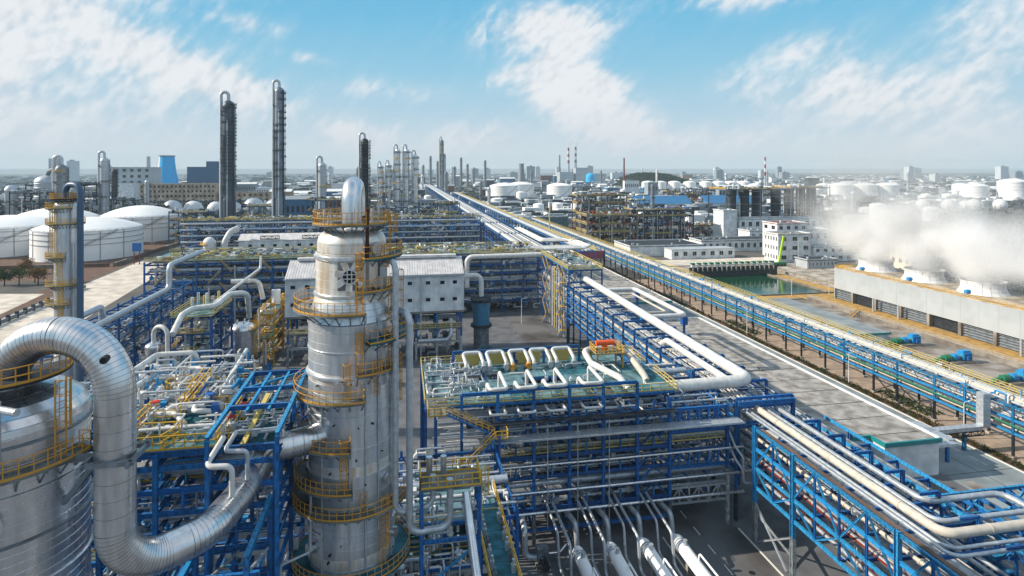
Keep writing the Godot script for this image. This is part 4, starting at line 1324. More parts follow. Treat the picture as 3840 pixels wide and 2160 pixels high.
	for k in 3: pipe("side_pipe", "grey pipe on the right shelf of the truss rack, %s from the left" % ordinal(k), [V(65.6 + 0.8 * k, 16.5, 96.0), V(65.6 + 0.8 * k, 16.5, 40.0)], 0.22, M[["grey_pipe", "galv", "mid_steel"][k]], "pipes on the right shelf of the truss rack", -1, 12, 7.0)
	row_along_n("truss rack", "upper", 14.7, 55.2, 63.8, 22, 96, 6, 301, 0.16, 0.3, 2)
	row_along_n("truss rack", "middle", 11.7, 55.2, 63.8, 22, 96, 7, 302, 0.16, 0.3, 1)
	row_along_n("truss rack", "lower", 8.7, 55.2, 63.8, 22, 96, 7, 303, 0.14, 0.28, 5)
	for q in [[11.75, 55.9, "upper"], [8.75, 56.1, "lower"]]:
		var b := MB.new()
		b.box(V(q[1] - 0.45, q[0], 24), V(q[1] + 0.45, q[0] + 0.1, 88))
		for k in 4: b.tube(PackedVector3Array([V(q[1] - 0.3 + 0.2 * k, q[0] + 0.18, 24), V(q[1] - 0.3 + 0.2 * k, q[0] + 0.18, 88)]), 0.08, 6)
		tag(done(b, self, "cable_tray", M.rust_red), "tray of red brown cables in the left side of the truss rack, the %s one" % q[2], "cable tray", "cable trays of the truss rack")
	clutter(t, "small_piping", 54.8, 64.2, 28, 84, [8.6, 11.6, 14.6], 120, 51, [M.grey_pipe, M.galv, M.blue], 0.06, 0.15)
	# grating walk beside the pipes
	block(t, "grating_walk", V(54.6, 17.62, 36), V(55.2, 17.68, 84), M.brown_earth)
	for k in 2: # zigzag drain pipes at the joint of the racks
		pipe("zigzag_pipe", "pale zigzag pipe between the main rack and the truss rack, the %s one" % ["upper", "lower"][k], [V(53.2, 15.5 - 2.0 * k, 91.5), V(53.2, 13.0 - 2.0 * k, 88.6), V(54.0, 11.6 - 2.0 * k, 87.6), V(54.0, 9.6 - 2.0 * k, 87.4), V(56.0, 9.6 - 2.0 * k, 87.2)], 0.2, M.galv, "zigzag pipes at the rack corner", 0.5, 12)

func east_rack() -> void: # the light blue rack along the avenue
	var t := thing("avenue_pipe_rack", "light blue pipe rack along the avenue with a yellow railed catwalk on its right edge", "pipe rack", V(124, 0, 200))
	var ns := []
	var n := 92.0
	var k := 0
	while n < 560.0:
		ns.append(n)
		n += [7.5, 10.5][k % 2]
		k += 1
	for q in ns:
		for x in [120.7, 127.0]:
			member(t, "post_foot", V(x, 0, q), V(x, 4.6, q), 0.4, 0.4, M.dark_steel)
			member(t, "post", V(x, 4.6, q), V(x, 10.4, q), 0.4, 0.4, M.blue_light)
			if q < 300: block(t, "footing", V(x - 0.5, 0, q - 0.5), V(x + 0.5, 0.4, q + 0.5), M.concrete_pale)
		for y in [5.0, 7.6, 10.2]: member(t, "cross_beam", V(120.7, y, q), V(127.0, y, q), 0.3, 0.36, M.blue_light)
	for y in [5.0, 7.6, 10.2]:
		for x in [120.7, 127.0]:
			member(t, "long_beam", V(x, y, 88), V(x, y, 560), 0.34, 0.4, M.blue_light)
	n = 95.0
	while n < 300.0:
		member(t, "roof_beam", V(120.7, 10.3, n), V(127.0, 10.3, n), 0.2, 0.26, M.blue_light)
		member(t, "side_web", V(120.7, 7.6, n), V(120.7, 10.2, n + 2.2), 0.14, 0.14, M.blue_light)
		n += 4.4
	for q in [3, 4, 11, 18]:
		if q + 1 < ns.size():
			member(t, "foot_brace", V(120.7, 0.4, ns[q]), V(120.7, 4.8, ns[q + 1]), 0.2, 0.2, M.dark_steel)
			member(t, "foot_brace", V(120.7, 4.8, ns[q]), V(120.7, 0.4, ns[q + 1]), 0.2, 0.2, M.dark_steel)
	block(t, "catwalk", V(127.4, 10.35, 88), V(128.9, 10.45, 560), M.deck_grey)
	railing(t, [V(127.4, 10.45, 88), V(127.4, 10.45, 560)], M.yellow_pale, 1.2, 0.09, 2.0)
	railing(t, [V(128.9, 10.45, 88), V(128.9, 10.45, 560)], M.yellow_pale, 1.2, 0.09, 2.0)
	row_along_n("avenue rack", "lower", 5.2, 121.2, 126.6, 88, 556, 5, 401, 0.16, 0.3, 2)
	row_along_n("avenue rack", "middle", 7.8, 121.2, 126.6, 88, 556, 5, 402, 0.16, 0.3, 3)
	row_along_n("avenue rack", "upper", 10.5, 121.2, 126.6, 88, 556, 5, 403, 0.14, 0.28, 1)
	clutter(t, "small_piping", 121.0, 126.8, 95, 320, [5.2, 7.8, 10.4], 260, 61, [M.galv, M.white_pipe, M.blue_light], 0.07, 0.18)
	pipe("green_pipe", "long dark green pipe on the left side of the avenue rack", [V(120.3, 6.6, 90), V(120.3, 6.6, 330)], 0.2, M.green, "", -1, 10, 8.0)
	# pipe bridge that comes off the rack at the right
	var c := thing("pipe_bridge", "grey square duct dropping from the avenue rack and crossing on a blue stand", "duct", V(113, 0, 104))
	block(c, "duct_drop", V(117.8, 4.6, 103.2), V(119.6, 11.6, 104.8), M.galv)
	block(c, "duct_run", V(104.0, 4.0, 103.2), V(117.8, 5.0, 104.8), M.galv)
	truss(c, V(104.0, 3.2, 103.2), V(118.0, 3.2, 103.2), 0.9, 9, M.dark_steel, 0.14)
	member(c, "stand", V(114.0, 0, 104.0), V(114.0, 3.4, 104.0), 0.6, 0.6, M.blue_light)
	for s in [["steel_lamp", 108.5, 118.9, 7.5], ["steel_lamp", 190.0, 118.6, 8.0], ["steel_lamp", 142.0, 118.8, 8.0]]:
		street_lamp(V(s[2], 0, s[1]), s[3], "white lamp post on the hedge strip, %s" % ("nearest the camera" if s[1] < 120 else "in the middle" if s[1] < 160 else "farthest away"), "lamp posts beside the avenue rack")

func street_lamp(p: Vector3, h: float, label: String, group := "") -> void:
	var t := thing("street_lamp", label, "lamp post", p, group)
	var b := MB.new()
	b.tube(PackedVector3Array([p, p + Vector3(0, h, 0)]), 0.13, 8, true, 0.08)
	done(b, t, "pole", M.white)
	var a := MB.new()
	a.tube(bent([p + Vector3(0, h - 0.1, 0), p + Vector3(0, h + 0.3, 0), p + Vector3(1.5, h + 0.5, 0)], 0.3), 0.06, 6)
	done(a, t, "arm", M.white)
	block(t, "lamp_head", p + Vector3(1.2, h + 0.42, 0.15), p + Vector3(2.0, h + 0.58, -0.15), M.white)

# ---------------------------------------------------------------- tanks, buildings, process frames
func tank(label: String, x: float, n: float, r: float, h: float, dome: float, group := "", detail := 2, m: Material = null, cat := "storage tank") -> Node3D:
	if m == null: m = M.tank_white
	var c := V(x, 0, n)
	var t := thing("storage_tank", label, cat, c, group)
	var o := Vector3.ZERO
	if detail == 2:
		var courses := 8
		for k in courses:
			put(t, "shell_course", cladding(o, r - 0.01 * k, r - 0.01 * k, h * k / courses, h * (k + 1) / courses, 24, 3, 0.004), m)
	else:
		var w := MB.new()
		w.lathe(o, PackedVector2Array([Vector2(r, 0), Vector2(r, h)]), 40)
		put(t, "shell", w.mesh(), m)
	var d := MB.new()
	var prof := PackedVector2Array([Vector2(r + 0.15, h - 0.25), Vector2(r + 0.15, h)])
	d.lathe(o, prof, 48)
	prof = PackedVector2Array()
	for k in 9:
		var u := 1.0 - k / 8.0
		prof.append(Vector2(maxf((r + 0.15) * u, 0.01), h + dome * (1.0 - u * u)))
	d.lathe(o, prof, 48, true)
	put(t, "roof", d.mesh(), m)
	if detail >= 1:
		for q in [0.9, 0.72, 0.55]:
			var g := MB.new()
			g.lathe(o, PackedVector2Array([Vector2(r, h * q - 0.1), Vector2(r + 0.35, h * q - 0.1), Vector2(r + 0.35, h * q + 0.1), Vector2(r, h * q + 0.1)]), 48)
			put(t, "wind_girder", g.mesh(), M.mid_steel)
		var s := MB.new() # spiral stair on the near side
		var last := Vector3.ZERO
		for k in 13:
			var a := PI * (0.62 - 0.035 * k)
			var p := Vector3(cos(a) * (r + 0.7), h * k / 12.0, sin(a) * (r + 0.7))
			if k > 0:
				s.bar(last, p, 0.5, 0.3)
				s.bar(last + Vector3(0, 1, 0), p + Vector3(0, 1, 0), 0.12)
			last = p
		put(t, "spiral_stair", s.mesh(), M.mid_steel)
	if detail == 2:
		for k in 7:
			var a := 0.5 + k * 0.45
			var p := Vector3(cos(a) * (r + 0.25), 0, sin(a) * (r + 0.25))
			rodp(t, "foam_pipe", p, p + Vector3(0, h, 0), 0.16, M.mid_steel)
		var e := MB.new()
		var line := PackedVector3Array()
		for k in 49: line.append(Vector3(cos(TAU * k / 48.0) * r, h, sin(TAU * k / 48.0) * r))
		e.rail(line, 1.0, 4.0, 0.1)
		put(t, "handrail", e.mesh(), M.mid_steel)
		var f := MB.new()
		f.lathe(o, PackedVector2Array([Vector2(r, 0), Vector2(r + 0.8, 0), Vector2(r + 0.8, 0.5), Vector2(r, 0.5)]), 48)
		put(t, "foundation_ring", f.mesh(), M.concrete)
	return t

func sphere_tank(label: String, x: float, n: float, r: float, m: Material, group: String) -> void:
	var t := thing("sphere_tank", label, "sphere tank", V(x, 0, n), group)
	var s := SphereMesh.new()
	s.radius = r; s.height = 2 * r; s.radial_segments = 28; s.rings = 14
	put(t, "shell", s, m, Transform3D(Basis.IDENTITY, Vector3(0, r + 3.5, 0)))
	for k in 8:
		var a := TAU * k / 8.0
		rodp(t, "leg", Vector3(cos(a) * r * 0.97, 0, sin(a) * r * 0.97), Vector3(cos(a) * r * 0.97, r + 3.5, sin(a) * r * 0.97), 0.4, M.mid_steel)
	var b := MB.new()
	b.lathe(Vector3.ZERO, PackedVector2Array([Vector2(1.6, 2 * r + 3.3), Vector2(1.6, 2 * r + 4.6)]), 14)
	b.ladder(Vector3(-r * 0.9, r + 3, r * 0.5), Vector3(-0.8, 2 * r + 4.2, 0.6), Vector3(-0.4, 0.4, 0.4).normalized(), false, 1.0)
	put(t, "top_platform", b.mesh(), M.mid_steel)

# a plain building: walls, roof slab, windows that are holes filled with a frame and a pane
func building(called: String, label: String, x0: float, x1: float, n0: float, n1: float, h: float, wall: Material, roof: Material, floors: int, bays_s: int, bays_w: int, group := "", opts := {}) -> Node3D:
	var t := thing(called, label, "building", V((x0 + x1) / 2.0, 0, n0), group)
	var base: float = opts.get("base", 0.0)
	block(t, "wall", V(x0, base, n0), V(x1, h, n1), wall)
	block(t, "roof", V(x0 - 0.3, h, n0 - 0.3), V(x1 + 0.3, h + 0.35, n1 + 0.3), roof)
	if opts.get("parapet", true):
		for q in [[x0 - 0.3, x1 + 0.3, n0 - 0.3, n0], [x0 - 0.3, x1 + 0.3, n1, n1 + 0.3], [x0 - 0.3, x0, n0, n1], [x1, x1 + 0.3, n0, n1]]:
			block(t, "parapet", V(q[0], h + 0.35, q[2]), V(q[1], h + 1.0, q[3]), wall)
	if x1 - x0 > 11.0 and opts.get("parapet", true):
		for k in 2 + int((x1 - x0) / 14.0):
			var ax := lerpf(x0 + 1.5, x1 - 3.5, dice.randf())
			var an := lerpf(n0 + 1.5, n1 - 3.0, dice.randf())
			block(t, "roof_unit", V(ax, h + 0.35, an), V(ax + dice.randf_range(1.0, 2.4), h + dice.randf_range(1.0, 2.0), an + dice.randf_range(0.8, 1.8)), M.galv if k % 2 else M.galv_wall)
		block(t, "downpipe", V(x1 - 0.9, base, n0 - 0.22), V(x1 - 0.7, h, n0 - 0.02), M.galv)
	var ww: float = opts.get("ww", 0.45)
	var fh := (h - base) / maxf(floors, 1)
	for f in floors:
		var y0 := base + fh * (f + 0.35)
		var y1 := base + fh * (f + 0.8)
		for k in bays_s:
			var s := (x1 - x0) / bays_s
			var c := x0 + s * (k + 0.5)
			_window(t, V(c - s * ww / 2, y0, n0), V(c + s * ww / 2, y1, n0), true, opts.get("fine", true))
		for k in bays_w:
			var s := (n1 - n0) / bays_w
			var c := n0 + s * (k + 0.5)
			_window(t, V(x0, y0, c - s * ww / 2), V(x0, y1, c + s * ww / 2), false, opts.get("fine", true))
	return t

func _window(t: Node3D, a: Vector3, b: Vector3, south: bool, fine: bool) -> void:
	var o := t.position
	var d := Vector3(0, 0, 1) if south else Vector3(-1, 0, 0)
	var c := (a + b) / 2.0
	var side := Vector3(1, 0, 0) if south else Vector3(0, 0, 1)
	var hw := absf((b - a).dot(side)) / 2.0
	var hh := absf(b.y - a.y) / 2.0
	var p := MB.new()
	p.obox(c + d * 0.03 - o, side * hw, Vector3(0, hh, 0), d * 0.03)
	var w := put(t, "window", p.mesh(), M.glass_dark)
	if fine:
		var f := MB.new()
		for s in [-1, 1]:
			f.obox(c + d * 0.08 + side * hw * s - o, side * 0.07, Vector3(0, hh + 0.07, 0), d * 0.08)
			f.obox(c + d * 0.08 + Vector3(0, hh * s, 0) - o, side * (hw - 0.08), Vector3(0, 0.07, 0), d * 0.08)
		f.obox(c + d * 0.075 - o, side * 0.04, Vector3(0, hh - 0.08, 0), d * 0.04)
		var fr := MeshInstance3D.new()
		fr.mesh = f.mesh()
		fr.material_override = M.white
		named(w, fr, "window_frame")

func compressor_house() -> void:
	var t := thing("compressor_house", "large white clad hall raised on blue posts behind the tall column, small dark windows", "building", V(-7, 0, 182))
	var n0 := 182.0
	var n1 := 199.0
	var x := -33.2
	var k := 0
	while x < 18.7: # ribbed wall sheets, each a piece
		var w := minf(3.06, 18.8 - x)
		var b := MB.new()
		b.box(V(x + 0.02, 15.0, n0), V(x + w - 0.02, 26.2, n0 + 0.2))
		for j in 5: b.box(V(x + w * (j + 0.5) / 5.0 - 0.08, 15.0, n0 - 0.05), V(x + w * (j + 0.5) / 5.0 + 0.08, 26.2, n0))
		done(b, t, "wall_sheet", M.white_wall)
		var q := MB.new()
		for s in 2:
			var ya := 26.2 if s == 0 else 30.2
			var yb := 30.2 if s == 0 else 26.2
			var na := n0 - 0.4 if s == 0 else 190.5
			var nb := 190.5 if s == 0 else n1 + 0.4
			var nrm := Vector3(0, 0.9, 0.4 if s == 0 else -0.4).normalized()
			q.quad(V(x, ya, na), V(x + w, ya, na), V(x + w, yb, nb), V(x, yb, nb), nrm)
			q.quad(V(x, ya - 0.2, na), V(x + w, ya - 0.2, na), V(x + w, yb - 0.2, nb), V(x, yb - 0.2, nb), -nrm)
			for j in 4:
				var xx := x + w * (j + 0.5) / 4.0
				q.bar(V(xx, ya + 0.05, na), V(xx, yb + 0.05, nb), 0.05, 0.05)
		done(q, t, "roof_sheet", M.roof_white)
		x += w
		k += 1
	for q in [-33.2, 18.6]:
		var b := MB.new()
		b.box(V(q, 15.0, n0 + 0.2), V(q + 0.2, 26.2, n1))
		b.tri_prism(V(q, 26.2, n0), V(q, 26.2, n1), V(q, 30.1, 190.5), Vector3(0.2, 0, 0))
		done(b, t, "gable_wall", M.white_wall)
	block(t, "back_wall", V(-33, 15, n1 - 0.2), V(18.8, 26.2, n1), M.white_wall)
	block(t, "floor_or_shade_slab", V(-33.2, 14.4, n0), V(18.8, 15.0, n1), M.concrete)
	block(t, "eaves_gutter", V(-33.6, 25.7, n0 - 0.75), V(19.2, 26.15, n0 - 0.4), M.galv)
	block(t, "ridge_vent", V(-31, 30.15, 189.2), V(17.0, 30.9, 191.8), M.roof_white)
	for q in [-31.0, -27.0, 2.5, 7.9, 12.2, 16.0]:
		for y in [18.5, 23.6]:
			var w := _win_box(t, V(q - 0.65, y - 0.5, n0 - 0.06), V(q + 0.65, y + 0.5, n0 - 0.02))
	block(t, "downpipe", V(5.6, 0, n0 - 0.35), V(5.9, 25.7, n0 - 0.07), M.galv)
	for q in [-32.5, -24.0, -15.0, -6.0, 4.4, 10.6, 18.0]:
		for n in [182.6, 190.0, 198.0]:
			member(t, "post_foot", V(q, 0, n), V(q, 7.0, n), 0.6, 0.6, M.galv)
			member(t, "post", V(q, 7.0, n), V(q, 14.4, n), 0.6, 0.6, M.blue)
	for y in [5.5, 9.8]:
		for n in [182.6, 198.0]: member(t, "floor_beam", V(-32.5, y, n), V(18.0, y, n), 0.4, 0.6, M.galv)
	block(t, "mezzanine", V(-32.5, 9.9, 181.6), V(18.0, 10.05, 186.0), M.deck_grey)
	railing(t, [V(-32.5, 10.05, 181.7), V(18.0, 10.05, 181.7)], M.yellow_pale, 1.3, 0.14, 1.6)
	clutter(t, "undercroft_piping", -32, 17.6, 184, 197, [0.8, 4.0, 6.0, 10.2], 160, 71, [M.grey_pipe, M.dark_steel, M.galv], 0.12, 0.35)
	pipe("undercroft_pipe", "thick grey pipe bending up under the white hall", [V(5.0, 6.4, 181.2), V(13.8, 6.4, 181.2), V(14.9, 8.0, 181.2), V(14.9, 12.0, 184.0)], 0.55, M.galv, "", 1.2, 16)
	pipe("hall_pipe", "fat white pipe bending from the white hall down into the blue drum", [V(18.8, 24.0, 189.0), V(25.3, 24.0, 191.0), V(25.3, 17.0, 191.0)], 0.8, M.white_pipe, "", 2.6, 20)
	var d := thing("blue_drum", "blue grey upright drum with a railed top beside the white hall", "vessel", V(25.3, 0, 191.0))
	put(d, "shell", _tube_mesh(Vector3(0, 8.2, 0), Vector3(0, 15.4, 0), 2.7), mat("drum_blue", Color(0.25, 0.50, 0.64), 0.45, 0.2, M.wear, 0.2))
	put(d, "skirt", _tube_mesh(Vector3(0, 0, 0), Vector3(0, 7.4, 0), 2.5), M.mid_steel)
	put(d, "ring_platform", _tube_mesh(Vector3(0, 7.4, 0), Vector3(0, 8.2, 0), 3.4), M.dark_steel)
	put(d, "top_platform", _tube_mesh(Vector3(0, 15.4, 0), Vector3(0, 16.0, 0), 3.3), M.dark_steel)
	var r := MB.new()
	var line := PackedVector3Array()
	for j in 21: line.append(Vector3(cos(TAU * j / 20.0) * 3.2, 16.0, sin(TAU * j / 20.0) * 3.2))
	r.rail(line, 1.2, 1.2, 0.12)
	put(d, "handrail", r.mesh(), M.dark_steel)
	for q in [[1.2, 2.2], [-1.0, 2.8]]: rodp(d, "foot_pump", Vector3(q[0] + 1.4, 0.2, q[1]), Vector3(q[0] + 1.4, 1.6, q[1]), 0.5, M.drum_blue)

func _win_box(t: Node3D, lo: Vector3, hi: Vector3) -> Node3D:
	var w := block(t, "window", lo, hi, M.glass_dark)
	return w

func flat_roof_halls() -> void:
	var t := thing("control_building", "long low white building with teal roof edge and gritty flat roof, lower right", "building", V(90, 0, 97))
	for q in [[88.5, 100.3, 96.7, 100.2], [80.5, 100.3, 100.2, 190.0]]:
		for k in 3:
			block(t, "wall_panel", V(q[0], 2.15 * k, q[2]), V(q[1], 2.15 * k + 2.12, q[3]), M.white_wall)
	block(t, "wall_core", V(80.6, 0, 100.3), V(100.2, 6.42, 189.9), M.dark_steel)
	for k in 12: # roof slabs with open joints
		for j in 2:
			block(t, "roof_slab", V(80.4 + j * 10.0 + 0.14, 6.45, 100.3 + k * 7.5 + 0.14), V(80.4 + j * 10.0 + 9.86, 6.7 + rng.randf() * 0.05, 100.3 + k * 7.5 + 7.36), M.roof_grit)
	block(t, "roof_slab", V(88.5, 6.45, 96.8), V(100.3, 6.7, 100.25), M.roof_grit)
	for q in [[88.2, 100.7, 96.3, 96.75], [88.2, 88.55, 96.75, 100.1], [80.1, 88.55, 99.8, 100.25]]:
		block(t, "teal_edge", V(q[0], 6.2, q[2]), V(q[1], 7.0, q[3]), M.teal_trim)
	block(t, "east_parapet", V(100.3, 6.2, 96.75), V(100.75, 7.05, 190.0), M.white)
	block(t, "north_parapet", V(80.1, 6.2, 190.0), V(100.75, 7.05, 190.4), M.white)
	var b := thing("concrete_building", "pale windowless building with stained flat roof and teal edge, behind the flat white loop", "building", V(94, 0, 218))
	block(b, "wall", V(85.0, 0, 217.6), V(103.5, 6.2, 330), M.white_wall)
	for k in 8: block(b, "roof_slab", V(85.0, 6.2, 217.7 + 14.0 * k), V(103.5, 6.45 + rng.randf() * 0.03, 217.7 + 14.0 * k + 13.95), M.roof_grit)
	for q in [[84.7, 103.8, 217.2, 217.6], [103.5, 103.8, 217.6, 330], [84.7, 85.0, 217.6, 330]]: block(b, "teal_edge", V(q[0], 5.9, q[2]), V(q[1], 6.7, q[3]), M.teal_trim if q[1] - q[0] > 5 else M.white)
	var c := thing("flat_roof_shed", "long low shed with a pale flat roof just beyond the avenue rack", "building", V(152, 0, 172))
	block(c, "wall", V(147.8, 0, 171.5), V(158.4, 3.6, 225), M.white_wall)
	block(c, "roof", V(147.4, 3.6, 171.1), V(158.8, 4.0, 225.4), M.avenue)
	block(c, "roof_edge", V(147.2, 3.4, 170.9), V(159.0, 4.1, 171.1), M.teal_trim)
	# stand beside the white building's corner
	var s := thing("pipe_trestle", "small trestle of blue and grey legs carrying a duct out of the control building", "trestle", V(105, 0, 99))
	member(s, "leg", V(101.4, 0, 98.5), V(101.4, 4.3, 98.5), 0.6, 0.6, M.galv)
	member(s, "leg", V(106.2, 0, 100.5), V(106.2, 4.5, 100.5), 0.55, 0.55, M.blue)
	block(s, "duct", V(100.9, 4.3, 98.0), V(106.0, 4.8, 99.2), M.galv)
	block(s, "duct", V(105.2, 4.5, 99.2), V(106.8, 5.0, 108.0), M.galv)

func cooling_tower() -> void:
	var t := thing("cooling_tower_block", "long grey cooling tower with dark louvred base, steaming fan stacks on its roof", "cooling tower", V(200, 0, 170))
	for k in 26:
		block(t, "wall_panel", V(190.9, 4.7, 60 + k * 6.8), V(191.2, 13.6, 60 + k * 6.8 + 6.76), M.galv_wall)
	block(t, "core", V(193.5, 0, 60), V(216, 13.4, 236.5), M.concrete)
	block(t, "end_panel", V(191.0, 0.0, 236.8), V(216.2, 13.6, 237.1), M.galv_wall)
	block(t, "roof", V(190.9, 13.6, 60), V(216.4, 13.9, 237), M.concrete_pale)
	railing(t, [V(191.1, 13.9, 60), V(191.1, 13.9, 236.8), V(216, 13.9, 236.8)], M.yellow, 1.2, 0.12, 2.5)
	var n := 62.0
	var k := 0
	while n < 236.0:
		block(t, "pier", V(190.9, 0, n), V(193.6, 4.7, n + 1.1), M.concrete)
		if k % 3 == 0: block(t, "louvre_gap", V(192.6, 0.3, n + 1.1), V(193.45, 4.6, n + 12.6), M.dark_steel)
		else:
			for j in 5:
				var b := MB.new()
				b.obox(V(192.0, 0.6 + j * 0.9, n + 6.8), Vector3(0.35, 0.28, 0), Vector3(-0.03, 0.03, 0), Vector3(0, 0, 5.7))
				done(b, t, "louvre", M.mid_steel)
		n += 12.6
		k += 1
	for j in 6:
		var c := V(204.2, 0, 203.5 + 24.5 * (1 - j))
		var f := thing("fan_stack", "white flared fan stack on the cooling tower roof, %s from the far end" % ordinal(j), "fan stack", c + Vector3(0, 13.9, 0), "fan stacks on the cooling tower")
		for g in 18:
			var b := MB.new()
			b.lathe(Vector3.ZERO, PackedVector2Array([Vector2(7.7, 0), Vector2(7.0, 0.9), Vector2(6.55, 2.2), Vector2(6.6, 3.4), Vector2(6.9, 4.4), Vector2(6.75, 4.4), Vector2(6.45, 3.3), Vector2(6.4, 2.1)]), 3, false, TAU * g / 18.0 + 0.008, TAU * (g + 1) / 18.0 - 0.008)
			put(f, "stack_panel", b.mesh(), M.white)
		var m := MB.new()
		m.tube(PackedVector3Array([Vector3(-8.6, 0.9, 1.0), Vector3(-7.0, 0.9, 1.0)]), 0.7, 12)
		m.box(Vector3(-9.0, 0, 0.4), Vector3(-6.8, 0.4, 1.6))
		put(f, "fan_motor", m.mesh(), M.blue_light)
		rodp(f, "hub", Vector3(0, 1.6, 0), Vector3(0, 2.8, 0), 1.0, M.dark_steel)
		for g in 8:
			var a := TAU * g / 8.0
			rodp(f, "fan_blade", Vector3(cos(a), 2.2, sin(a)), Vector3(cos(a) * 6.2, 2.3, sin(a) * 6.2), 0.22, M.mid_steel)
	for q in [212.0, 199.5, 153.0]: rod(self_thing("water_pipe", "upright grey riser at the foot of the cooling tower, %s" % {212.0: "farthest one", 199.5: "second farthest", 153.0: "nearest one"}[q], "pipe", V(188.6, 0, q), "risers along the cooling tower"), "riser", V(188.6, 0, q), V(188.6, 5.4, q), 0.4, M.galv)
	# retaining wall and the pumps
	var w := thing("retaining_wall", "low concrete retaining wall between the pumps and the stained strip", "wall", V(176.7, 0, 150))
	for j in 22: block(w, "wall_block", V(176.4, 0, 60 + j * 8.0), V(177.0, 1.5, 60 + j * 8.0 + 7.95), M.concrete)
	var pw := thing("railing_line", "pale railing running along the top of the retaining wall", "railing", V(176.7, 1.5, 150))
	railing(pw, [V(176.7, 1.5, 60), V(176.7, 1.5, 236)], M.galv, 1.1, 0.12, 2.0)
	for j in 4:
		var n2: float = [169.5, 151.5, 134.0, 116.0][j]
		var p := thing("pump_set", "blue motor driving a dark green pump on a concrete plinth, %s from the far end" % ordinal(j), "pump", V(164, 0, n2), "pump sets below the cooling tower")
		block(p, "plinth", V(160.0, 0, n2 - 1.6), V(168.4, 0.7, n2 + 1.6), M.concrete_pale)
		var mo := MB.new()
		mo.box(V(164.6, 0.9, n2 - 1.1), V(167.8, 3.1, n2 + 1.1))
		mo.box(V(164.9, 3.1, n2 - 0.8), V(167.5, 3.6, n2 + 0.8))
		for r in 8: mo.box(V(164.7 + r * 0.4, 0.9, n2 - 1.25), V(164.8 + r * 0.4, 3.0, n2 + 1.25))
		done(mo, p, "motor", M.blue_light)
		block(p, "terminal_box", V(165.6, 1.0, n2 - 1.75), V(166.6, 2.2, n2 - 1.26), M.blue)
		rod(p, "gearbox", V(161.8, 1.8, n2), V(163.4, 1.8, n2), 1.0, M.blue_light)
		rod(p, "coupling", V(163.4, 1.8, n2), V(164.6, 1.8, n2), 0.35, M.yellow)
		rod(p, "pump_body", V(158.8, 1.6, n2), V(161.0, 1.6, n2), 1.0, M.green)
		tubepart(p, "suction_pipe", [V(159.8, 1.4, n2), V(156.0, 1.4, n2), V(156.0, 0.0, n2)], 0.55, M.green, 1.0, 12)
	for j in 2:
		var s := thing("stile", "small yellow stile over the retaining wall, the %s one" % ["far", "near"][j], "steps", V(176.7, 0, [206.0, 137.0][j]), "stiles over the retaining wall")
		var n3: float = [206.0, 137.0][j]
		stair(s, V(176.7, 2.2, n3), V(173.6, 0.0, n3), Vector3(0, 0, 1.4), M.yellow, M.yellow)
		stair(s, V(176.7, 2.2, n3), V(179.8, 0.0, n3), Vector3(0, 0, 1.4), M.yellow, M.yellow)

func self_thing(called: String, label: String, cat: String, p: Vector3, group := "") -> Node3D:
	return thing(called, label, cat, p, group)

# steel frame full of pipework and small vessels
func process_block(called: String, label: String, xs: Array, ns: Array, ys: Array, top: float, steel: Material, seed_: int, opts := {}) -> Node3D:
	var x0: float = xs[0]
	var x1: float = xs[-1]
	var n0: float = ns[0]
	var n1: float = ns[-1]
	var t := thing(called, label, opts.get("cat", "process structure"), V((x0 + x1) / 2, 0, (n0 + n1) / 2), opts.get("group", ""))
	var w: float = opts.get("w", 0.42)
	frame(t, xs, ns, ys, top, steel, w)
	var g := RandomNumberGenerator.new()
	g.seed = seed_
	var th: float = opts.get("rail", 0.12)
	if opts.get("slabs", false):  # added full slabs that cut light off inside the frame
		for y in ys: block(t, "floor_or_shade_slab", V(x0 + 0.3, y - 0.2, n0 + 1.2), V(x1 - 0.3, y, n1 - 0.2), opts.get("slabm", M.dark_steel))
	for y in ys:
		if g.randf() < opts.get("decks", 0.7):
			var a := g.randf_range(0.0, 0.35)
			var b := g.randf_range(0.65, 1.0)
			block(t, "deck", V(lerpf(x0, x1, a), y + 0.25, n0 - 0.5), V(lerpf(x0, x1, b), y + 0.33, lerpf(n0, n1, g.randf_range(0.5, 1.0))), [M.deck_grey, M.deck, M.deck_teal][g.randi() % 3])
			railing(t, [V(lerpf(x0, x1, a), y + 0.33, n0 - 0.45), V(lerpf(x0, x1, b), y + 0.33, n0 - 0.45)], opts.get("railm", M.yellow), 1.2, th, 2.0)
			railing(t, [V(x0 - 0.3, y + 0.33, n0), V(x0 - 0.3, y + 0.33, n1)], opts.get("railm", M.yellow), 1.2, th, 2.0)
	clutter(t, "small_piping", x0 + 0.3, x1 - 0.3, n0 + 0.3, n1 - 0.3, [1.0] + ys, opts.get("clutter", 120), seed_, opts.get("mats", [M.grey_pipe, M.galv, M.white_pipe, M.dark_steel]), opts.get("rlo", 0.08), opts.get("rhi", 0.3))
	for k in opts.get("drums", 3):
		var y: float = ys[g.randi() % ys.size()]
		var r := g.randf_range(0.7, 1.5)
		var x := g.randf_range(x0 + 2, x1 - 2)
		var n := g.randf_range(n0 + 1.5, n1 - 1.5)
		rod(t, "drum", V(x, y + 0.4, n), V(x, y + 0.4 + g.randf_range(2.0, 4.5), n), r, [M.silver, M.white, M.galv][g.randi() % 3], true)
	for k in opts.get("risers", 6):
		var x := g.randf_range(x0, x1)
		var r := g.randf_range(0.12, 0.3)
		rod(t, "riser", V(x, 0.5, n0 - 0.3), V(x, g.randf_range(0.4, 1.0) * top, n0 - 0.3), r, [M.galv, M.white_pipe, M.grey_pipe][g.randi() % 3])
	return t

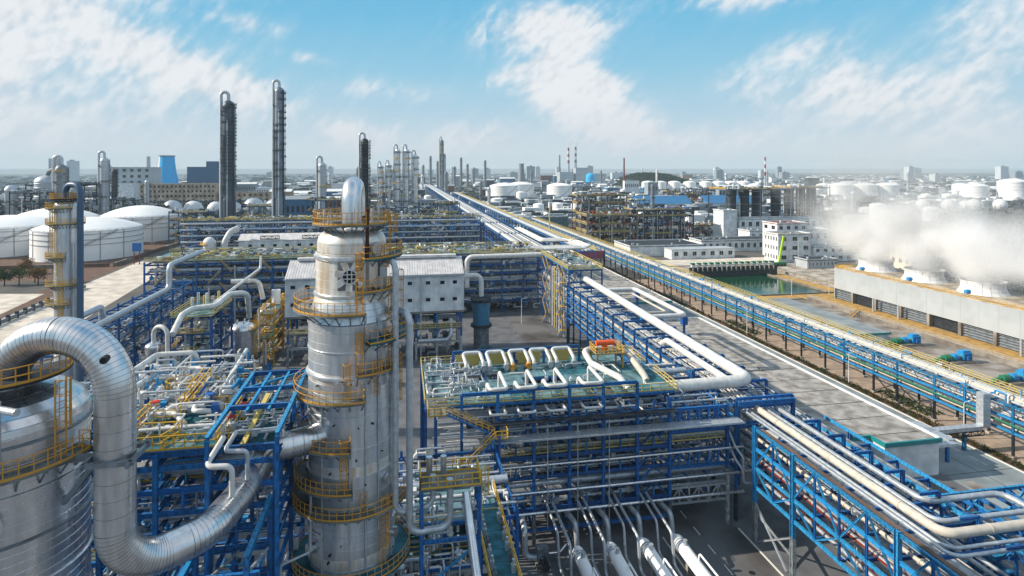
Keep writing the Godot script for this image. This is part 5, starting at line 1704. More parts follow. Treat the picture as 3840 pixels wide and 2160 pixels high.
# a fractionating column far enough away for its walkways to be plain rings
func slim_column(label: String, x: float, n: float, r: float, h: float, m: Material, rings: int, seed_: int, group := "", loop := true, railm: Material = null) -> void:
	var t := thing("process_column", label, "column", V(x, 0, n), group)
	var g := RandomNumberGenerator.new()
	g.seed = seed_
	if railm == null: railm = M.yellow
	var b := MB.new()
	b.lathe(Vector3.ZERO, PackedVector2Array([Vector2(r * 1.15, 0), Vector2(r * 1.15, h * 0.3), Vector2(r, h * 0.33), Vector2(r, h - r)]), 20)
	var prof := PackedVector2Array()
	for k in 6: prof.append(Vector2(maxf(r * cos(PI / 2 * k / 5.0), 0.01), h - r + r * sin(PI / 2 * k / 5.0)))
	b.lathe(Vector3.ZERO, prof, 20, true)
	put(t, "shell", b.mesh(), m)
	var seams := MB.new()
	for k in int(h / 3.0):
		seams.lathe(Vector3.ZERO, PackedVector2Array([Vector2(r * 0.99, k * 3.0 + h * 0.33), Vector2(r * 1.03, k * 3.0 + h * 0.33 + 0.1), Vector2(r * 0.99, k * 3.0 + h * 0.33 + 0.2)]), 20)
		if k * 3.0 + h * 0.33 > h - r - 3: break
	put(t, "seams", seams.mesh(), M.mid_steel)
	for k in rings:
		var y := h * (0.35 + 0.63 * (k + 0.5) / rings)
		var a := g.randf() * TAU
		var p := MB.new()
		p.lathe(Vector3.ZERO, PackedVector2Array([Vector2(r, y), Vector2(r + 1.3, y), Vector2(r + 1.3, y + 0.25), Vector2(r, y + 0.25)]), 14, false, a, a + 4.0)
		var ln := PackedVector3Array()
		for j in 11: ln.append(Vector3(cos(a + 0.4 * j) * (r + 1.25), y + 0.25, sin(a + 0.4 * j) * (r + 1.25)))
		p.rail(ln, 1.2, 2.0, 0.13)
		put(t, "walkway", p.mesh(), railm if k % 2 else M.dark_steel)
	var l := MB.new()
	l.bar(Vector3(r + 0.6, 0, 0.4), Vector3(r + 0.6, h * 0.97, 0.4), 0.25)
	l.bar(Vector3(r + 0.6, 0, -0.3), Vector3(r + 0.6, h * 0.97, -0.3), 0.25)
	put(t, "ladder", l.mesh(), M.mid_steel)
	if r > 3.0 and h > 100.0:
		for k in 5:
			var a := 0.6 + k * 0.9
			rodp(t, "side_pipe", Vector3(cos(a) * (r + 0.7), 2, sin(a) * (r + 0.7)), Vector3(cos(a) * (r + 0.7), h * (0.98 - 0.12 * k), sin(a) * (r + 0.7)), 0.42, M.galv if k % 2 else M.dark_steel)
	if loop:
		var o := MB.new()
		o.tube(bent([Vector3(0, h - 0.5, 0), Vector3(0, h + r * 1.4, 0), Vector3(-r - 0.9, h + r * 1.4, 0.3), Vector3(-r - 0.9, h * 0.1, 0.3)], r), maxf(0.3, r * 0.28), 10)
		put(t, "overhead_line", o.mesh(), M.galv)

func chimney(label: String, x: float, n: float, r: float, h: float, m: Material, bands := 0, group := "") -> void:
	var t := thing("chimney", label, "chimney", V(x, 0, n), group)
	var k := maxi(bands, 1)
	for i in k:
		var b := MB.new()
		var y0 := h * i / k
		var y1 := h * (i + 1) / k
		b.lathe(Vector3.ZERO, PackedVector2Array([Vector2(lerpf(r, r * 0.62, y0 / h), y0), Vector2(lerpf(r, r * 0.62, y1 / h), y1)]), 16)
		if i == k - 1: b.lathe(Vector3.ZERO, PackedVector2Array([Vector2(r * 0.62, h), Vector2(r * 0.4, h), Vector2(r * 0.4, h - 2)]), 16)
		put(t, "shaft", b.mesh(), m if bands == 0 or i < k - 5 else (M.rust_red if (k - 1 - i) % 2 == 0 else M.white))

func hyper_tower(label: String, x: float, n: float, r: float, h: float, m: Material) -> void:
	var t := thing("hyperbolic_tower", label, "cooling tower", V(x, 0, n))
	for k in 12:
		var b := MB.new()
		var pr := PackedVector2Array()
		for j in 3:
			var u := (k + j / 2.0) / 12.0
			pr.append(Vector2(r * (0.52 + 0.55 * pow(1.0 - u, 1.6)), 4.0 + (h - 4.0) * u))
		b.lathe(Vector3.ZERO, pr, 32, true)
		put(t, "shell_course", b.mesh(), m)
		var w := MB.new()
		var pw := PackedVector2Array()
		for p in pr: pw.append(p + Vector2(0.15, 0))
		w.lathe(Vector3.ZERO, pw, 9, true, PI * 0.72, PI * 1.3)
		if r > 20: put(t, "white_flank", w.mesh(), M.white)  # white skin laid over the left flank of the large tower
	var lip := MB.new()
	lip.lathe(Vector3.ZERO, PackedVector2Array([Vector2(r * 0.53, h - 1.5), Vector2(r * 0.58, h - 1.5), Vector2(r * 0.58, h), Vector2(r * 0.5, h), Vector2(r * 0.5, h - 6)]), 32)
	put(t, "rim", lip.mesh(), M.concrete)
	for k in 20:
		var a := TAU * k / 20.0
		rodp(t, "leg", Vector3(cos(a) * r * 1.06, 0, sin(a) * r * 1.06), Vector3(cos(a + 0.12) * r * 1.03, 4.4, sin(a + 0.12) * r * 1.03), 0.4, M.concrete)

# ---------------------------------------------------------------- the plant left of the tall column
func west_frame() -> void:
	var t := thing("process_structure", "tall blue frame between the looping pipe and the silver column, yellow railed decks on top", "process structure", V(-18, 0, 62))
	frame(t, [-28.0, -23.7, -19.6, -15.5, -10.4], [52.8, 60.0, 67.0, 75.0], [8.0, 14.0, 20.0, 24.0, 26.5, 28.3, 30.0, 31.8, 33.7], 34.9, M.blue, 0.36)
	for x in [-14.9, -9.7]:
		for n in [50.0, 57.5, 65.0]: member(t, "top_post", V(x, 34.9 if n > 52 else 20.0, n), V(x, 37.0, n), 0.3, 0.3, M.blue)
		member(t, "top_beam", V(x, 37.0, 49.8), V(x, 37.0, 65.2), 0.3, 0.38, M.blue_light)
	for x in [-13.2, -11.4]: member(t, "top_beam", V(x, 36.98, 55.0), V(x, 36.98, 65.0), 0.22, 0.3, M.blue_light)
	for n in [56.0, 60.5, 65.0]: member(t, "top_cross_beam", V(-14.9, 37.0, n), V(-9.7, 37.0, n), 0.3, 0.4, M.blue)
	member(t, "top_brace", V(-14.9, 37.0, 60.5), V(-9.7, 37.0, 65.0), 0.2, 0.2, M.blue_light)
	member(t, "long_beam", V(-28.0, 34.9, 52.7), V(-10.4, 34.9, 52.7), 0.34, 0.5, M.blue)
	# lower table towards the lens, under the looping pipe
	for x in [-16.4, -10.7]:
		for n in [44.6, 52.2]: member(t, "post", V(x, 0, n), V(x, 30.7 if x > -12 else 27.0, n), 0.38, 0.38, M.blue)
		member(t, "table_beam", V(x, 30.7 if x > -12 else 27.0, 44.4), V(x, 30.7 if x > -12 else 27.0, 52.6), 0.36, 0.42, M.blue_light)
		member(t, "table_beam", V(x, 24.0, 44.4), V(x, 24.0, 52.6), 0.36, 0.42, M.blue)
	for y in [20.0, 24.0, 27.0]:
		for n in [44.6, 48.5, 52.1]: member(t, "table_cross", V(-16.4, y, n), V(-10.7, y, n), 0.32, 0.44, M.blue)
	for q in [[-16.4, 44.6, -13.0, 52.0], [-10.7, 52.3, -13.0, 45.0]]:
		member(t, "table_brace", V(q[0], 26.8, q[1]), V(q[2], 26.8, q[3]), 0.18, 0.18, M.galv)
		member(t, "table_brace", V(q[0], 23.8, q[1]), V(q[2], 23.8, q[3]), 0.18, 0.18, M.blue_light)
	for n in [52.7, 60.0, 67.0]:
		for k in 4:
			var x: float = [-28.0, -23.7, -19.6, -15.5][k]
			for y in [28.3, 31.8]: member(t, "hanger", V(x + 2.1, y - 1.5, n), V(x + 2.1, y, n), 0.2, 0.2, M.blue)
	deck_panels(t, -23.0, -14.9, 53.0, 61.0, 35.1, 4, 4, [M.deck_teal, M.deck_teal, M.deck], 0.0)
	deck_panels(t, -28.0, -15.5, 61.0, 75, 34.0, 5, 6, [M.deck_grey, M.deck_teal], 0.4)
	deck_panels(t, -14.8, -10.5, 54, 66, 34.6, 2, 5, [M.deck_teal, M.deck], 0.2)
	railing(t, [V(-23, 35.15, 61.0), V(-23, 35.15, 52.75), V(-15.0, 35.15, 52.75), V(-15.0, 35.15, 60.8)], M.yellow, 1.15, 0.085, 0.8)
	railing(t, [V(-21.8, 35.15, 58.4), V(-19.9, 35.15, 58.4), V(-19.9, 35.15, 61.0), V(-16.2, 35.15, 61.0)], M.yellow, 1.15, 0.075, 0.8)
	railing(t, [V(-19.3, 35.15, 52.9), V(-18.3, 35.15, 55.6), V(-21.8, 35.15, 55.8)], M.yellow, 1.15, 0.075, 0.8)
	railing(t, [V(-14.4, 34.7, 54.0), V(-14.4, 34.7, 66.0)], M.yellow, 1.15, 0.075, 0.9)
	for n in [63.0, 70.0]: railing(t, [V(-28, 34.05, n), V(-16, 34.05, n)], M.yellow, 1.15, 0.08, 1.2)
	stair(t, V(-22.6, 35.1, 54.6), V(-22.4, 33.9, 60.0), Vector3(0.8, 0, 0), M.yellow, M.yellow)
	stair(t, V(-20.3, 35.2, 60.8), V(-19.2, 36.9, 64.6), Vector3(0.7, 0, 0), M.yellow, M.yellow)
	member(t, "brown_ladder_beam", V(-13.1, 34.8, 52.6), V(-12.1, 37.2, 58.4), 0.4, 0.2, M.yellow_pale)
	block(t, "lower_walkway", V(-28, 29.2, 60), V(-10.6, 29.28, 61.4), M.deck_grey)
	railing(t, [V(-28, 29.28, 60), V(-10.6, 29.28, 60)], M.yellow, 1.1, 0.07, 1.2)
	for k in 7:
		var y: float = [8.3, 14.3, 20.3, 26.8, 28.6, 30.3, 32.1][k]
		row_along_x("structure behind looping pipe", ["lowest", "second", "third", "fourth", "fifth", "sixth", "seventh"][k], y, 53.4, 74.0, -28.5, -9.8, 6, 500 + k, 0.12, 0.3, k % 6)
	clutter(t, "small_piping", -27.5, -10.8, 53.2, 74.5, [8.0, 14.0, 20.0, 26.5, 28.3, 30.0, 31.8], 420, 81, [M.grey_pipe, M.galv, M.white_pipe, M.blue_light], 0.05, 0.16)
	clutter(t, "deck_piping", -27.5, -16.0, 61.5, 74.5, [34.2, 35.3], 190, 82, [M.white_pipe, M.white_pipe, M.galv, M.blue_light, M.grey_pipe], 0.06, 0.15)
	clutter(t, "deck_piping", -22.5, -15.6, 54.0, 60.5, [35.2], 26, 84, [M.white_pipe, M.galv, M.grey_pipe], 0.05, 0.11)
	clutter(t, "deck_piping", -14.8, -10.0, 54.0, 66.0, [35.0], 70, 83, [M.white_pipe, M.galv, M.galv, M.grey_pipe], 0.05, 0.12)
	# white lines over the deck
	var lines := [
		["white pipe squared round a blue post left of the silver column, highest one", [V(-27.4, 37, 68.5), V(-27.2, 37, 73.7), V(-23.1, 37, 73.8), V(-23.1, 34.2, 73.8)], 0.28],
		["white pipe squared round a blue post, just below the highest one", [V(-28.4, 36, 72.6), V(-24.2, 36, 72.4), V(-24.2, 34.0, 72.4)], 0.24],
		["thick white pipe bending down onto the squat drum", [V(-26.4, 36, 65.6), V(-26.1, 36, 68.8), V(-23.3, 36, 68.6), V(-22.3, 35.4, 66.9)], 0.3],
		["thick white pipe running low behind the drum", [V(-28.0, 35.2, 71.0), V(-28.0, 35.5, 72.9), V(-22.2, 35.5, 72.5), V(-22.0, 35.5, 68.3)], 0.34],
		["white header pipe along the deck in front of the drum", [V(-21.4, 35.4, 58.9), V(-20.9, 36.0, 60.1), V(-18.0, 36.0, 59.9)], 0.26],
		["white pipe with two bends lying on the teal deck", [V(-22.6, 35.7, 59.2), V(-20.3, 35.8, 58.9), V(-19.4, 35.5, 58.0), V(-19.0, 35.1, 57.8)], 0.26],
		["white pipe hooked between the two blue motors", [V(-18.8, 36, 59.8), V(-18.6, 36, 58.6), V(-16.9, 36, 58.3)], 0.22],
		["white pipe across the front of the teal deck", [V(-21.8, 35.9, 55.3), V(-15.4, 36.0, 55.2)], 0.15],
		["white pipe slanting up past the drum to the back", [V(-18.2, 36.4, 76.0), V(-17.2, 36.4, 62.0), V(-10.1, 36.6, 61.5)], 0.2],
	]
	for q in lines: pipe("white_line", q[0], q[1], q[2], M.white_pipe, "", 0.6, 14)
	pipe("hooked_pipe", "white pipe with a square hook that drops into the looping pipe", [V(-14.2, 36.2, 52.0), V(-14.9, 35.0, 49.6), V(-12.9, 35.0, 49.4), V(-12.9, 32.2, 49.4)], 0.22, M.white_pipe, "", 0.5, 14)
	pipe("hooked_pipe", "grey pipe with a square hook just behind the white hooked one", [V(-13.6, 36.0, 53.4), V(-14.0, 35.3, 51.4), V(-12.2, 35.3, 51.2), V(-12.2, 33.0, 51.2)], 0.18, M.galv, "", 0.4, 12)
	for k in 5: # posts between the white lines
		var p: Array = [[-27.0, 70.6], [-25.4, 73.0], [-23.5, 73.2], [-25.6, 66.8], [-17.4, 63.0]][k]
		member(t, "pipe_post", V(p[0], 33.7, p[1]), V(p[0], 36.6 if k < 3 else 35.8, p[1]), 0.34, 0.34, M.blue_deep)
	# squat drum with a railed top
	var d := thing("squat_drum", "squat silver drum with a crowded yellow railed top among the white pipes", "vessel", V(-22.4, 33.0, 66.6))
	put(d, "shell", _tube_mesh(Vector3(0, 0, 0), Vector3(0, 2.2, 0), 1.05), M.silver)
	put(d, "top_platform", _tube_mesh(Vector3(0, 2.2, 0), Vector3(0, 2.35, 0), 1.3), M.deck_teal)
	var r := MB.new()
	var line := PackedVector3Array()
	for j in 17: line.append(Vector3(cos(TAU * j / 16.0) * 1.25, 2.35, sin(TAU * j / 16.0) * 1.25))
	r.rail(line, 1.0, 0.6, 0.06)
	put(d, "handrail", r.mesh(), M.yellow)
	for q in [[-18.0, 61.2], [-16.6, 58.4]]:
		var m := thing("motor_box", "blue motor housing on the teal deck, the %s one" % ("far" if q[1] > 60 else "near"), "motor", V(q[0], 35.1, q[1]), "blue motors on the teal deck")
		rod(m, "body", V(q[0], 35.1, q[1]), V(q[0], 36.2, q[1]), 0.4, M.blue_deep)
		block(m, "cap", V(q[0] - 0.35, 36.2, q[1] - 0.35), V(q[0] + 0.35, 36.6, q[1] + 0.35), M.blue_deep)
	var wb := thing("instrument_box", "white instrument box standing at the front corner of the teal deck", "box", V(-15.2, 35.1, 54.6))
	block(wb, "cabinet", V(-15.7, 35.1, 54.2), V(-14.9, 36.3, 55.0), M.white)
	block(wb, "lid", V(-15.78, 36.3, 54.12), V(-14.82, 36.4, 55.08), M.galv)
	for q in [[-14.6, 55.6], [-14.2, 58.4], [-22.4, 60.4]]:
		var m := thing("valve", "red handwheel valve by the deck rail, %s" % ["at the front corner", "a little farther back", "at the left end"][int(q[0] < -20) * 2 + int(q[1] > 57 and q[0] > -20)], "valve", V(q[0], 35.2, q[1]), "red valves on the teal deck")
		rod(m, "stem", V(q[0], 35.2, q[1]), V(q[0], 36.4, q[1]), 0.1, M.galv)
		rod(m, "handwheel", V(q[0], 36.4, q[1]), V(q[0], 36.5, q[1]), 0.35, M.red)
		block(m, "body", V(q[0] - 0.3, 35.3, q[1] - 0.3), V(q[0] + 0.3, 35.9, q[1] + 0.3), M.white)

func east_of_column() -> void:
	var t := thing("pump_platform", "small yellow railed platform with two silver vents just right of the tall column", "platform", V(4.6, 0, 58.6))
	block(t, "deck", V(1.7, 27.5, 57.0), V(7.6, 27.62, 60.2), M.deck_grey)
	railing(t, around(1.8, 7.5, 57.1, 60.1, 27.62), M.yellow, 1.2, 0.075, 0.8)
	for x in [1.9, 7.4]:
		for n in [57.3, 60.0]: member(t, "post", V(x, 0, n), V(x, 27.5, n), 0.32, 0.32, M.blue_deep)
	for y in [14.0, 18.0, 22.5]:
		for n in [57.3, 60.0]: member(t, "beam", V(1.9, y, n), V(7.4, y, n), 0.26, 0.34, M.blue)
	for y in [14.0, 18.0]: member(t, "brace", V(1.9, y, 57.3), V(7.4, y + 4.0, 57.3), 0.18, 0.18, M.blue_light)
	for x in [2.7, 4.1]: rod(t, "vent_stub", V(x, 27.6, 59.4), V(x, 29.6, 59.4), 0.3, M.silver)
	var l := MB.new()
	l.ladder(V(7.7, 24.0, 58.0), V(7.7, 28.8, 58.0), Vector3(1, 0, 0), true, 0.6)
	done(l, t, "caged_ladder", M.yellow)
	clutter(t, "small_piping", 2.0, 7.3, 57.4, 60.0, [16.0, 20.0, 24.0], 50, 91, [M.galv, M.grey_pipe, M.white_pipe], 0.06, 0.14)
	pipe("sloping_pipe", "silver pipe running forward from the small yellow platform, with a branch at its side", [V(6.2, 26.6, 58.0), V(6.4, 24.0, 56.6), V(6.8, 20.0, 52.0), V(6.8, 18.0, 38.0)], 0.42, M.silver, "", 1.4, 18)
	pipe("branch_pipe", "silver branch bending left from the forward running pipe", [V(6.9, 18.9, 49.5), V(2.3, 18.9, 49.2), V(2.0, 10.0, 49.0)], 0.4, M.grey_pipe, "", 1.1, 16)
	pipe("offset_pipe", "narrow grey pipe squared round the left foot of the tall column", [V(-10.6, 21.0, 56.2), V(-10.6, 22.6, 56.2), V(-8.2, 22.9, 57.2), V(-8.2, 28.0, 57.4)], 0.12, M.galv, "", 0.3, 10)
	# walkway coming forward
	var w := thing("forward_walkway", "teal walkway with yellow rails running forward to the bottom edge, right of the tall column", "walkway", V(9.8, 0, 56))
	for k in 14: block(w, "deck_panel", V(8.4, 17.95, 34 + k * 2.6), V(11.3, 18.03, 36.56 + k * 2.6), M.deck_teal)
	railing(w, [V(8.4, 18.05, 34), V(8.4, 18.05, 70)], M.yellow, 1.15, 0.08, 1.4)
	railing(w, [V(11.3, 18.05, 34), V(11.3, 18.05, 74)], M.yellow, 1.15, 0.08, 1.4)
	for k in 6:
		for x in [8.5, 11.2]: member(w, "post", V(x, 0, 36 + 7 * k), V(x, 17.9, 36 + 7 * k), 0.26, 0.26, M.blue_deep)
		member(w, "beam", V(8.5, 17.6, 36 + 7 * k), V(11.2, 17.6, 36 + 7 * k), 0.24, 0.36, M.blue)
	block(w, "side_deck", V(5.4, 15.0, 52.5), V(8.3, 15.1, 56.5), M.deck_teal)
	railing(w, [V(5.4, 15.1, 52.6), V(8.3, 15.1, 52.6)], M.yellow, 1.15, 0.08, 0.9)
	for k in 12:
		var b := MB.new()
		b.box(V(8.7 + (k % 2) * 2.0, 18.05, 57 + k * 0.9), V(9.1 + (k % 2) * 2.0, 18.9, 57.4 + k * 0.9))
		b.tube(PackedVector3Array([V(8.9 + (k % 2) * 2.0, 18.9, 57.2 + k * 0.9), V(8.9 + (k % 2) * 2.0, 19.4, 57.2 + k * 0.9)]), 0.14, 8)
		done(b, w, "valve", M.galv if k % 3 else M.mid_steel)
	var f := thing("steel_platform", "blue frame with crossed braces below the walkway at the bottom of the picture", "process structure", V(4, 0, 50))
	frame(f, [-1.0, 3.2, 7.8], [46.0, 53.0], [8.0, 12.0, 16.0], 17.0, M.blue, 0.36)
	for y in [8.0, 12.0]:
		member(f, "brace", V(3.2, y, 46.0), V(7.8, y + 4.0, 46.0), 0.2, 0.2, M.blue_light)
		member(f, "brace", V(7.8, y, 53.0), V(3.2, y + 4.0, 53.0), 0.2, 0.2, M.blue_light)
	clutter(f, "small_piping", -0.8, 7.6, 46.2, 66.0, [8.0, 12.0, 16.0], 150, 92, [M.galv, M.grey_pipe, M.dark_steel], 0.07, 0.2)
	# between the column and the main rack
	var p := process_block("process_structure", "crowded blue frame of pipes between the tall column and the main rack", [-6.0, 0.0, 5.0, 13.6], [70.0, 78.0, 87.0], [5.0, 9.0, 13.0, 16.5], 17.5, M.blue_deep, 93, {"clutter": 260, "decks": 0.4, "rail": 0.08, "drums": 2, "rhi": 0.22, "w": 0.36})
	for y in [5.0, 9.0, 13.0, 16.6]: row_along_x("alley frame", {5.0: "lowest", 9.0: "second", 13.0: "third", 16.6: "top"}[y], y + 0.2, 71.0, 86.0, -6.5, 14.0, 6, 600 + int(y), 0.12, 0.28, 2)
	member(p, "brace", V(0, 9.0, 69.9), V(5, 13.0, 69.9), 0.22, 0.22, M.blue)

func exchangers() -> void: # white horizontal vessels on the ground in front of the main rack
	for k in 4:
		var x: float = [24.9, 29.9, 35.0, 40.2][k]
		var t := thing("heat_exchanger", "white horizontal exchanger lying in front of the main rack, %s from the left" % ordinal(k), "vessel", V(x, 0, 72), "white exchangers in front of the main rack")
		var b := MB.new()
		b.tube(PackedVector3Array([V(x, 3.0, 62.0), V(x, 3.0, 82.4)]), 0.88, 24)
		done(b, t, "shell", M.exchanger_white)
		var h := MB.new()
		var prev := V(x, 3.0, 82.4)
		h.tube(PackedVector3Array([V(x, 3.0, 82.4), V(x, 3.0, 82.9), V(x, 3.0, 83.2)]), 0.88, 24, true, 0.55)
		h.tube(PackedVector3Array([V(x, 3.0, 83.2), V(x, 3.0, 83.7)]), 0.3, 12)
		done(h, t, "channel_head", M.exchanger_white)
		for n in [81.4, 80.9]:
			var f := MB.new()
			f.tube(PackedVector3Array([V(x, 3.0, n), V(x, 3.0, n + 0.18)]), 1.02, 24)
			done(f, t, "flange", M.galv)
		for n in [66.0, 78.0]: block(t, "saddle", V(x - 0.8, 0, n - 0.3), V(x + 0.8, 2.4, n + 0.3), M.concrete)
		for j in 2: rod(t, "nozzle", V(x, 3.7, [80.0, 68.0][j]), V(x, 4.6, [80.0, 68.0][j]), 0.3, M.galv)
		for j in 2:
			var dx: float = [-1.6, -2.6][j]
			pipe("feed_pipe", "%s silver pipe dropping beside the %s white exchanger from the left" % [["nearer", "farther"][j], ordinal(k)], [V(x + dx - 0.6, 7.0, 97.0), V(x + dx - 0.4, 6.6, 90.0), V(x + dx, 5.2, 84.0 - 3.0 * (1 - j)), V(x + dx, 1.0, 83.2 - 3.0 * (1 - j)), V(x + dx, 0.9, 76.0 - 3.0 * (1 - j))], 0.22 - 0.03 * j, M.galv, "pipes feeding the white exchangers", 0.8, 14)
		pipe("upright_pipe", "thick grey upright pipe behind the %s white exchanger from the left" % ordinal(k), [V(x - 0.2, 4.6, 94.0), V(x + 0.9, 4.6, 86.6), V(x + 0.9, 0.5, 85.8)], 0.4, M.galv, "upright pipes at the exchangers", 1.0, 14)
		pipe("handrail_loop", "white pipe loop over the near part of the %s white exchanger from the left" % ordinal(k), [V(x + 0.2, 4.0, 76.4), V(x + 0.2, 5.0, 76.2), V(x + 0.5, 5.0, 60.0)], 0.14, M.exchanger_white, "loops over the exchangers", 0.5, 10)
	pipe("elbow_pipe", "thick grey pipe coming down and along the ground left of the white exchangers", [V(18.0, 5.0, 91.0), V(17.9, 5.0, 86.4), V(17.9, 0.9, 86.0), V(19.6, 0.9, 85.6)], 0.45, M.galv, "", 1.2, 16)
	var p := thing("pump", "dark grey pump block with a round casing left of the white exchangers", "pump", V(20.2, 0, 85.2))
	block(p, "plinth", V(19.2, 0, 84.2), V(21.4, 0.5, 86.4), M.concrete)
	block(p, "casing", V(19.5, 0.5, 84.5), V(21.1, 2.6, 86.1), M.mid_steel)
	rod(p, "motor", V(20.3, 1.2, 84.5), V(20.3, 1.2, 82.6), 0.55, M.dark_steel)
	pipe("ground_pipe", "silver pipe curving along the ground from the dark pump towards the first exchanger", [V(21.2, 1.3, 85.6), V(23.0, 1.1, 85.8), V(24.2, 1.6, 86.6)], 0.22, M.silver, "", 1.0, 12)

func north_west_units() -> void:
	# long rack that climbs north on the left side with a thick grey pipe on top
	var t := thing("west_pipe_rack", "blue pipe rack running away on the left, a thick grey pipe along its top edge", "pipe rack", V(-76, 0, 165))
	var ns := []
	for k in 9: ns.append(152.0 + 9.3 * k)
	frame(t, [-80.0, -72.0], ns, [8.0, 12.0, 15.5, 18.5], 19.4, M.blue, 0.44)
	for k in 8: member(t, "cross_beam", V(-80, 18.5, ns[k] + 4.6), V(-72, 18.5, ns[k] + 4.6), 0.3, 0.36, M.blue)
	for k in 8: member(t, "side_brace", V(-72, 12.0, ns[k]), V(-72, 15.5, ns[k] + 9.3), 0.2, 0.2, M.blue_deep)
	row_along_n("west rack", "lowest", 8.2, -79.4, -72.6, 152, 226, 6, 701, 0.14, 0.3, 2)
	row_along_n("west rack", "second", 12.2, -79.4, -72.6, 152, 226, 6, 702, 0.14, 0.3, 4)
	row_along_n("west rack", "third", 15.7, -79.4, -72.6, 152, 226, 6, 703, 0.14, 0.3, 1)
	pipe("thick_grey_pipe", "thick grey pipe along the top of the west rack, turning up at its far end", [V(-72.4, 20.0, 150), V(-72.4, 20.0, 206), V(-72.4, 27.5, 206), V(-72.4, 27.5, 238)], 0.85, M.galv, "", 2.0, 18)
	pipe("hooked_grey_pipe", "grey blue pipe hooking over the near end of the west rack", [V(-76.5, 12.0, 158), V(-76.5, 22.3, 158), V(-76.5, 22.3, 172), V(-76.5, 18.8, 172)], 0.8, M.grey_pipe, "", 2.2, 18)
	clutter(t, "small_piping", -79.6, -72.1, 152, 224, [1.0, 4.0, 8.0, 12.0, 15.5], 520, 101, [M.grey_pipe, M.galv, M.dark_steel, M.blue], 0.1, 0.26)
	# block frame with a pipe header
	var s := process_block("process_structure", "square blue frame with a teal roof deck, left of the silver drums", [-55.5, -50.5, -46.0], [158.0, 166.0, 176.0], [4.0, 8.5, 13.0, 17.5], 21.5, M.blue_deep, 111, {"clutter": 160, "rail": 0.12, "drums": 4, "rhi": 0.3, "w": 0.5})
	deck_panels(s, -55.5, -46, 159, 176, 21.6, 4, 6, [M.deck_teal, M.deck], 0.1)
	railing(s, around(-55.5, -46, 158, 176, 21.7), M.yellow_pale, 1.2, 0.12, 1.8)
	for k in 2: member(s, "brace", V(-55.5, 4.0 + 9 * k, 157.9), V(-50.5, 8.5 + 9 * k, 157.9), 0.3, 0.3, M.blue)
	for k in 7: rod(s, "vent", V(-54.5 + 1.2 * k, 21.7, 171 + (k % 3)), V(-54.5 + 1.2 * k, 24.0 + (k % 2), 171 + (k % 3)), 0.35, [M.white_pipe, M.galv, M.yellow_pale][k % 3])
	pipe("header_pipe", "fat white header pipe over the blue frame, bending down to the front silver drum", [V(-51.7, 20.0, 149), V(-51.7, 23.0, 155), V(-51.2, 23.2, 161), V(-46.0, 23.4, 162), V(-44.6, 25.0, 168), V(-40.6, 25.0, 170), V(-41.5, 17.0, 176)], 0.7, M.white_pipe, "", 2.2, 18)
	pipe("header_pipe", "white pipe bending down to the rear silver drum", [V(-52.0, 23.0, 198), V(-44.0, 23.0, 199), V(-43.0, 17.0, 200)], 0.7, M.white_pipe, "", 2.4, 16)
	pipe("slanting_pipe", "long pale pipe slanting up between the blue frame and the white hall", [V(-46.7, 24.0, 163), V(-46.9, 24.4, 214), V(-46.9, 28.5, 215)], 0.4, M.white_pipe, "", 1.2, 12)
	for k in 2:
		var x: float = [-44.2, -42.0][k]
		var n: float = [180.0, 201.0][k]
		var r: float = [3.5, 3.0][k]
		var d := thing("silver_drum", ["front silver drum on a skirt, its domed top lit by the sun", "rear silver drum half hidden behind the front one and a yellow ladder"][k], "vessel", V(x, 0, n))
		for j in 8: put(d, "shell_course", cladding(Vector3.ZERO, r, r, 5.0 + j * 0.98, 5.98 + j * 0.98, 12, 3, 0.02), M.silver)
		var hd := MB.new()
		var pr := PackedVector2Array()
		for j in 8: pr.append(Vector2(maxf(r * cos(PI / 2 * j / 7.0), 0.01), 12.84 + r * 0.55 * sin(PI / 2 * j / 7.0)))
		hd.lathe(Vector3.ZERO, pr, 32, true)
		put(d, "head", hd.mesh(), M.silver)
		put(d, "skirt", _tube_mesh(Vector3.ZERO, Vector3(0, 5, 0), r * 0.92), M.concrete)
		arc_platform(d, Vector3.ZERO, rad_to_deg(atan2(n, -x)), 4.9, r, r + 1.5, -100, 120, M.dark_steel, M.dark_steel)
		arc_platform(d, Vector3.ZERO, rad_to_deg(atan2(n, -x)), 12.9, r * 0.85, r + 1.0, 30, 150, M.deck_teal, M.yellow)
		var l := MB.new()
		l.ladder(at_angle(Vector3.ZERO, rad_to_deg(atan2(n, -x)), 55, r + 0.4, 0), at_angle(Vector3.ZERO, rad_to_deg(atan2(n, -x)), 55, r + 0.4, 17.0), at_angle(Vector3.ZERO, rad_to_deg(atan2(n, -x)), 55, 1, 0), true, 1.0)
		put(d, "caged_ladder", l.mesh(), M.yellow)
		for j in 5: rodp(d, "top_nozzle", Vector3(cos(1.2 * j) * r * 0.5, 13.5, sin(1.2 * j) * r * 0.5), Vector3(cos(1.2 * j) * r * 0.5, 15.2, sin(1.2 * j) * r * 0.5), 0.22, M.galv)
	var yf := process_block("ladder_tower", "tangle of yellow ladders and platforms round the rear silver drum", [-41.0, -37.0], [186.0, 200.0, 212.0], [4.0, 8.0, 12.0, 15.0], 17.0, M.yellow, 121, {"clutter": 120, "decks": 1.0, "rail": 0.16, "mats": [M.yellow, M.galv, M.white_pipe, M.orange], "risers": 4})
	var v := thing("small_vessel", "small white topped vessel with a white pipe arching out of its crown", "vessel", V(-59.0, 0, 158))
	put(v, "shell", _tube_mesh(Vector3(0, 3, 0), Vector3(0, 15.0, 0), 1.9, 24), M.silver)
	var vh := MB.new()
	var vp := PackedVector2Array()
	for j in 7: vp.append(Vector2(maxf(1.9 * cos(PI / 2 * j / 6.0), 0.01), 15.0 + 1.1 * sin(PI / 2 * j / 6.0)))
	vh.lathe(Vector3.ZERO, vp, 24, true)
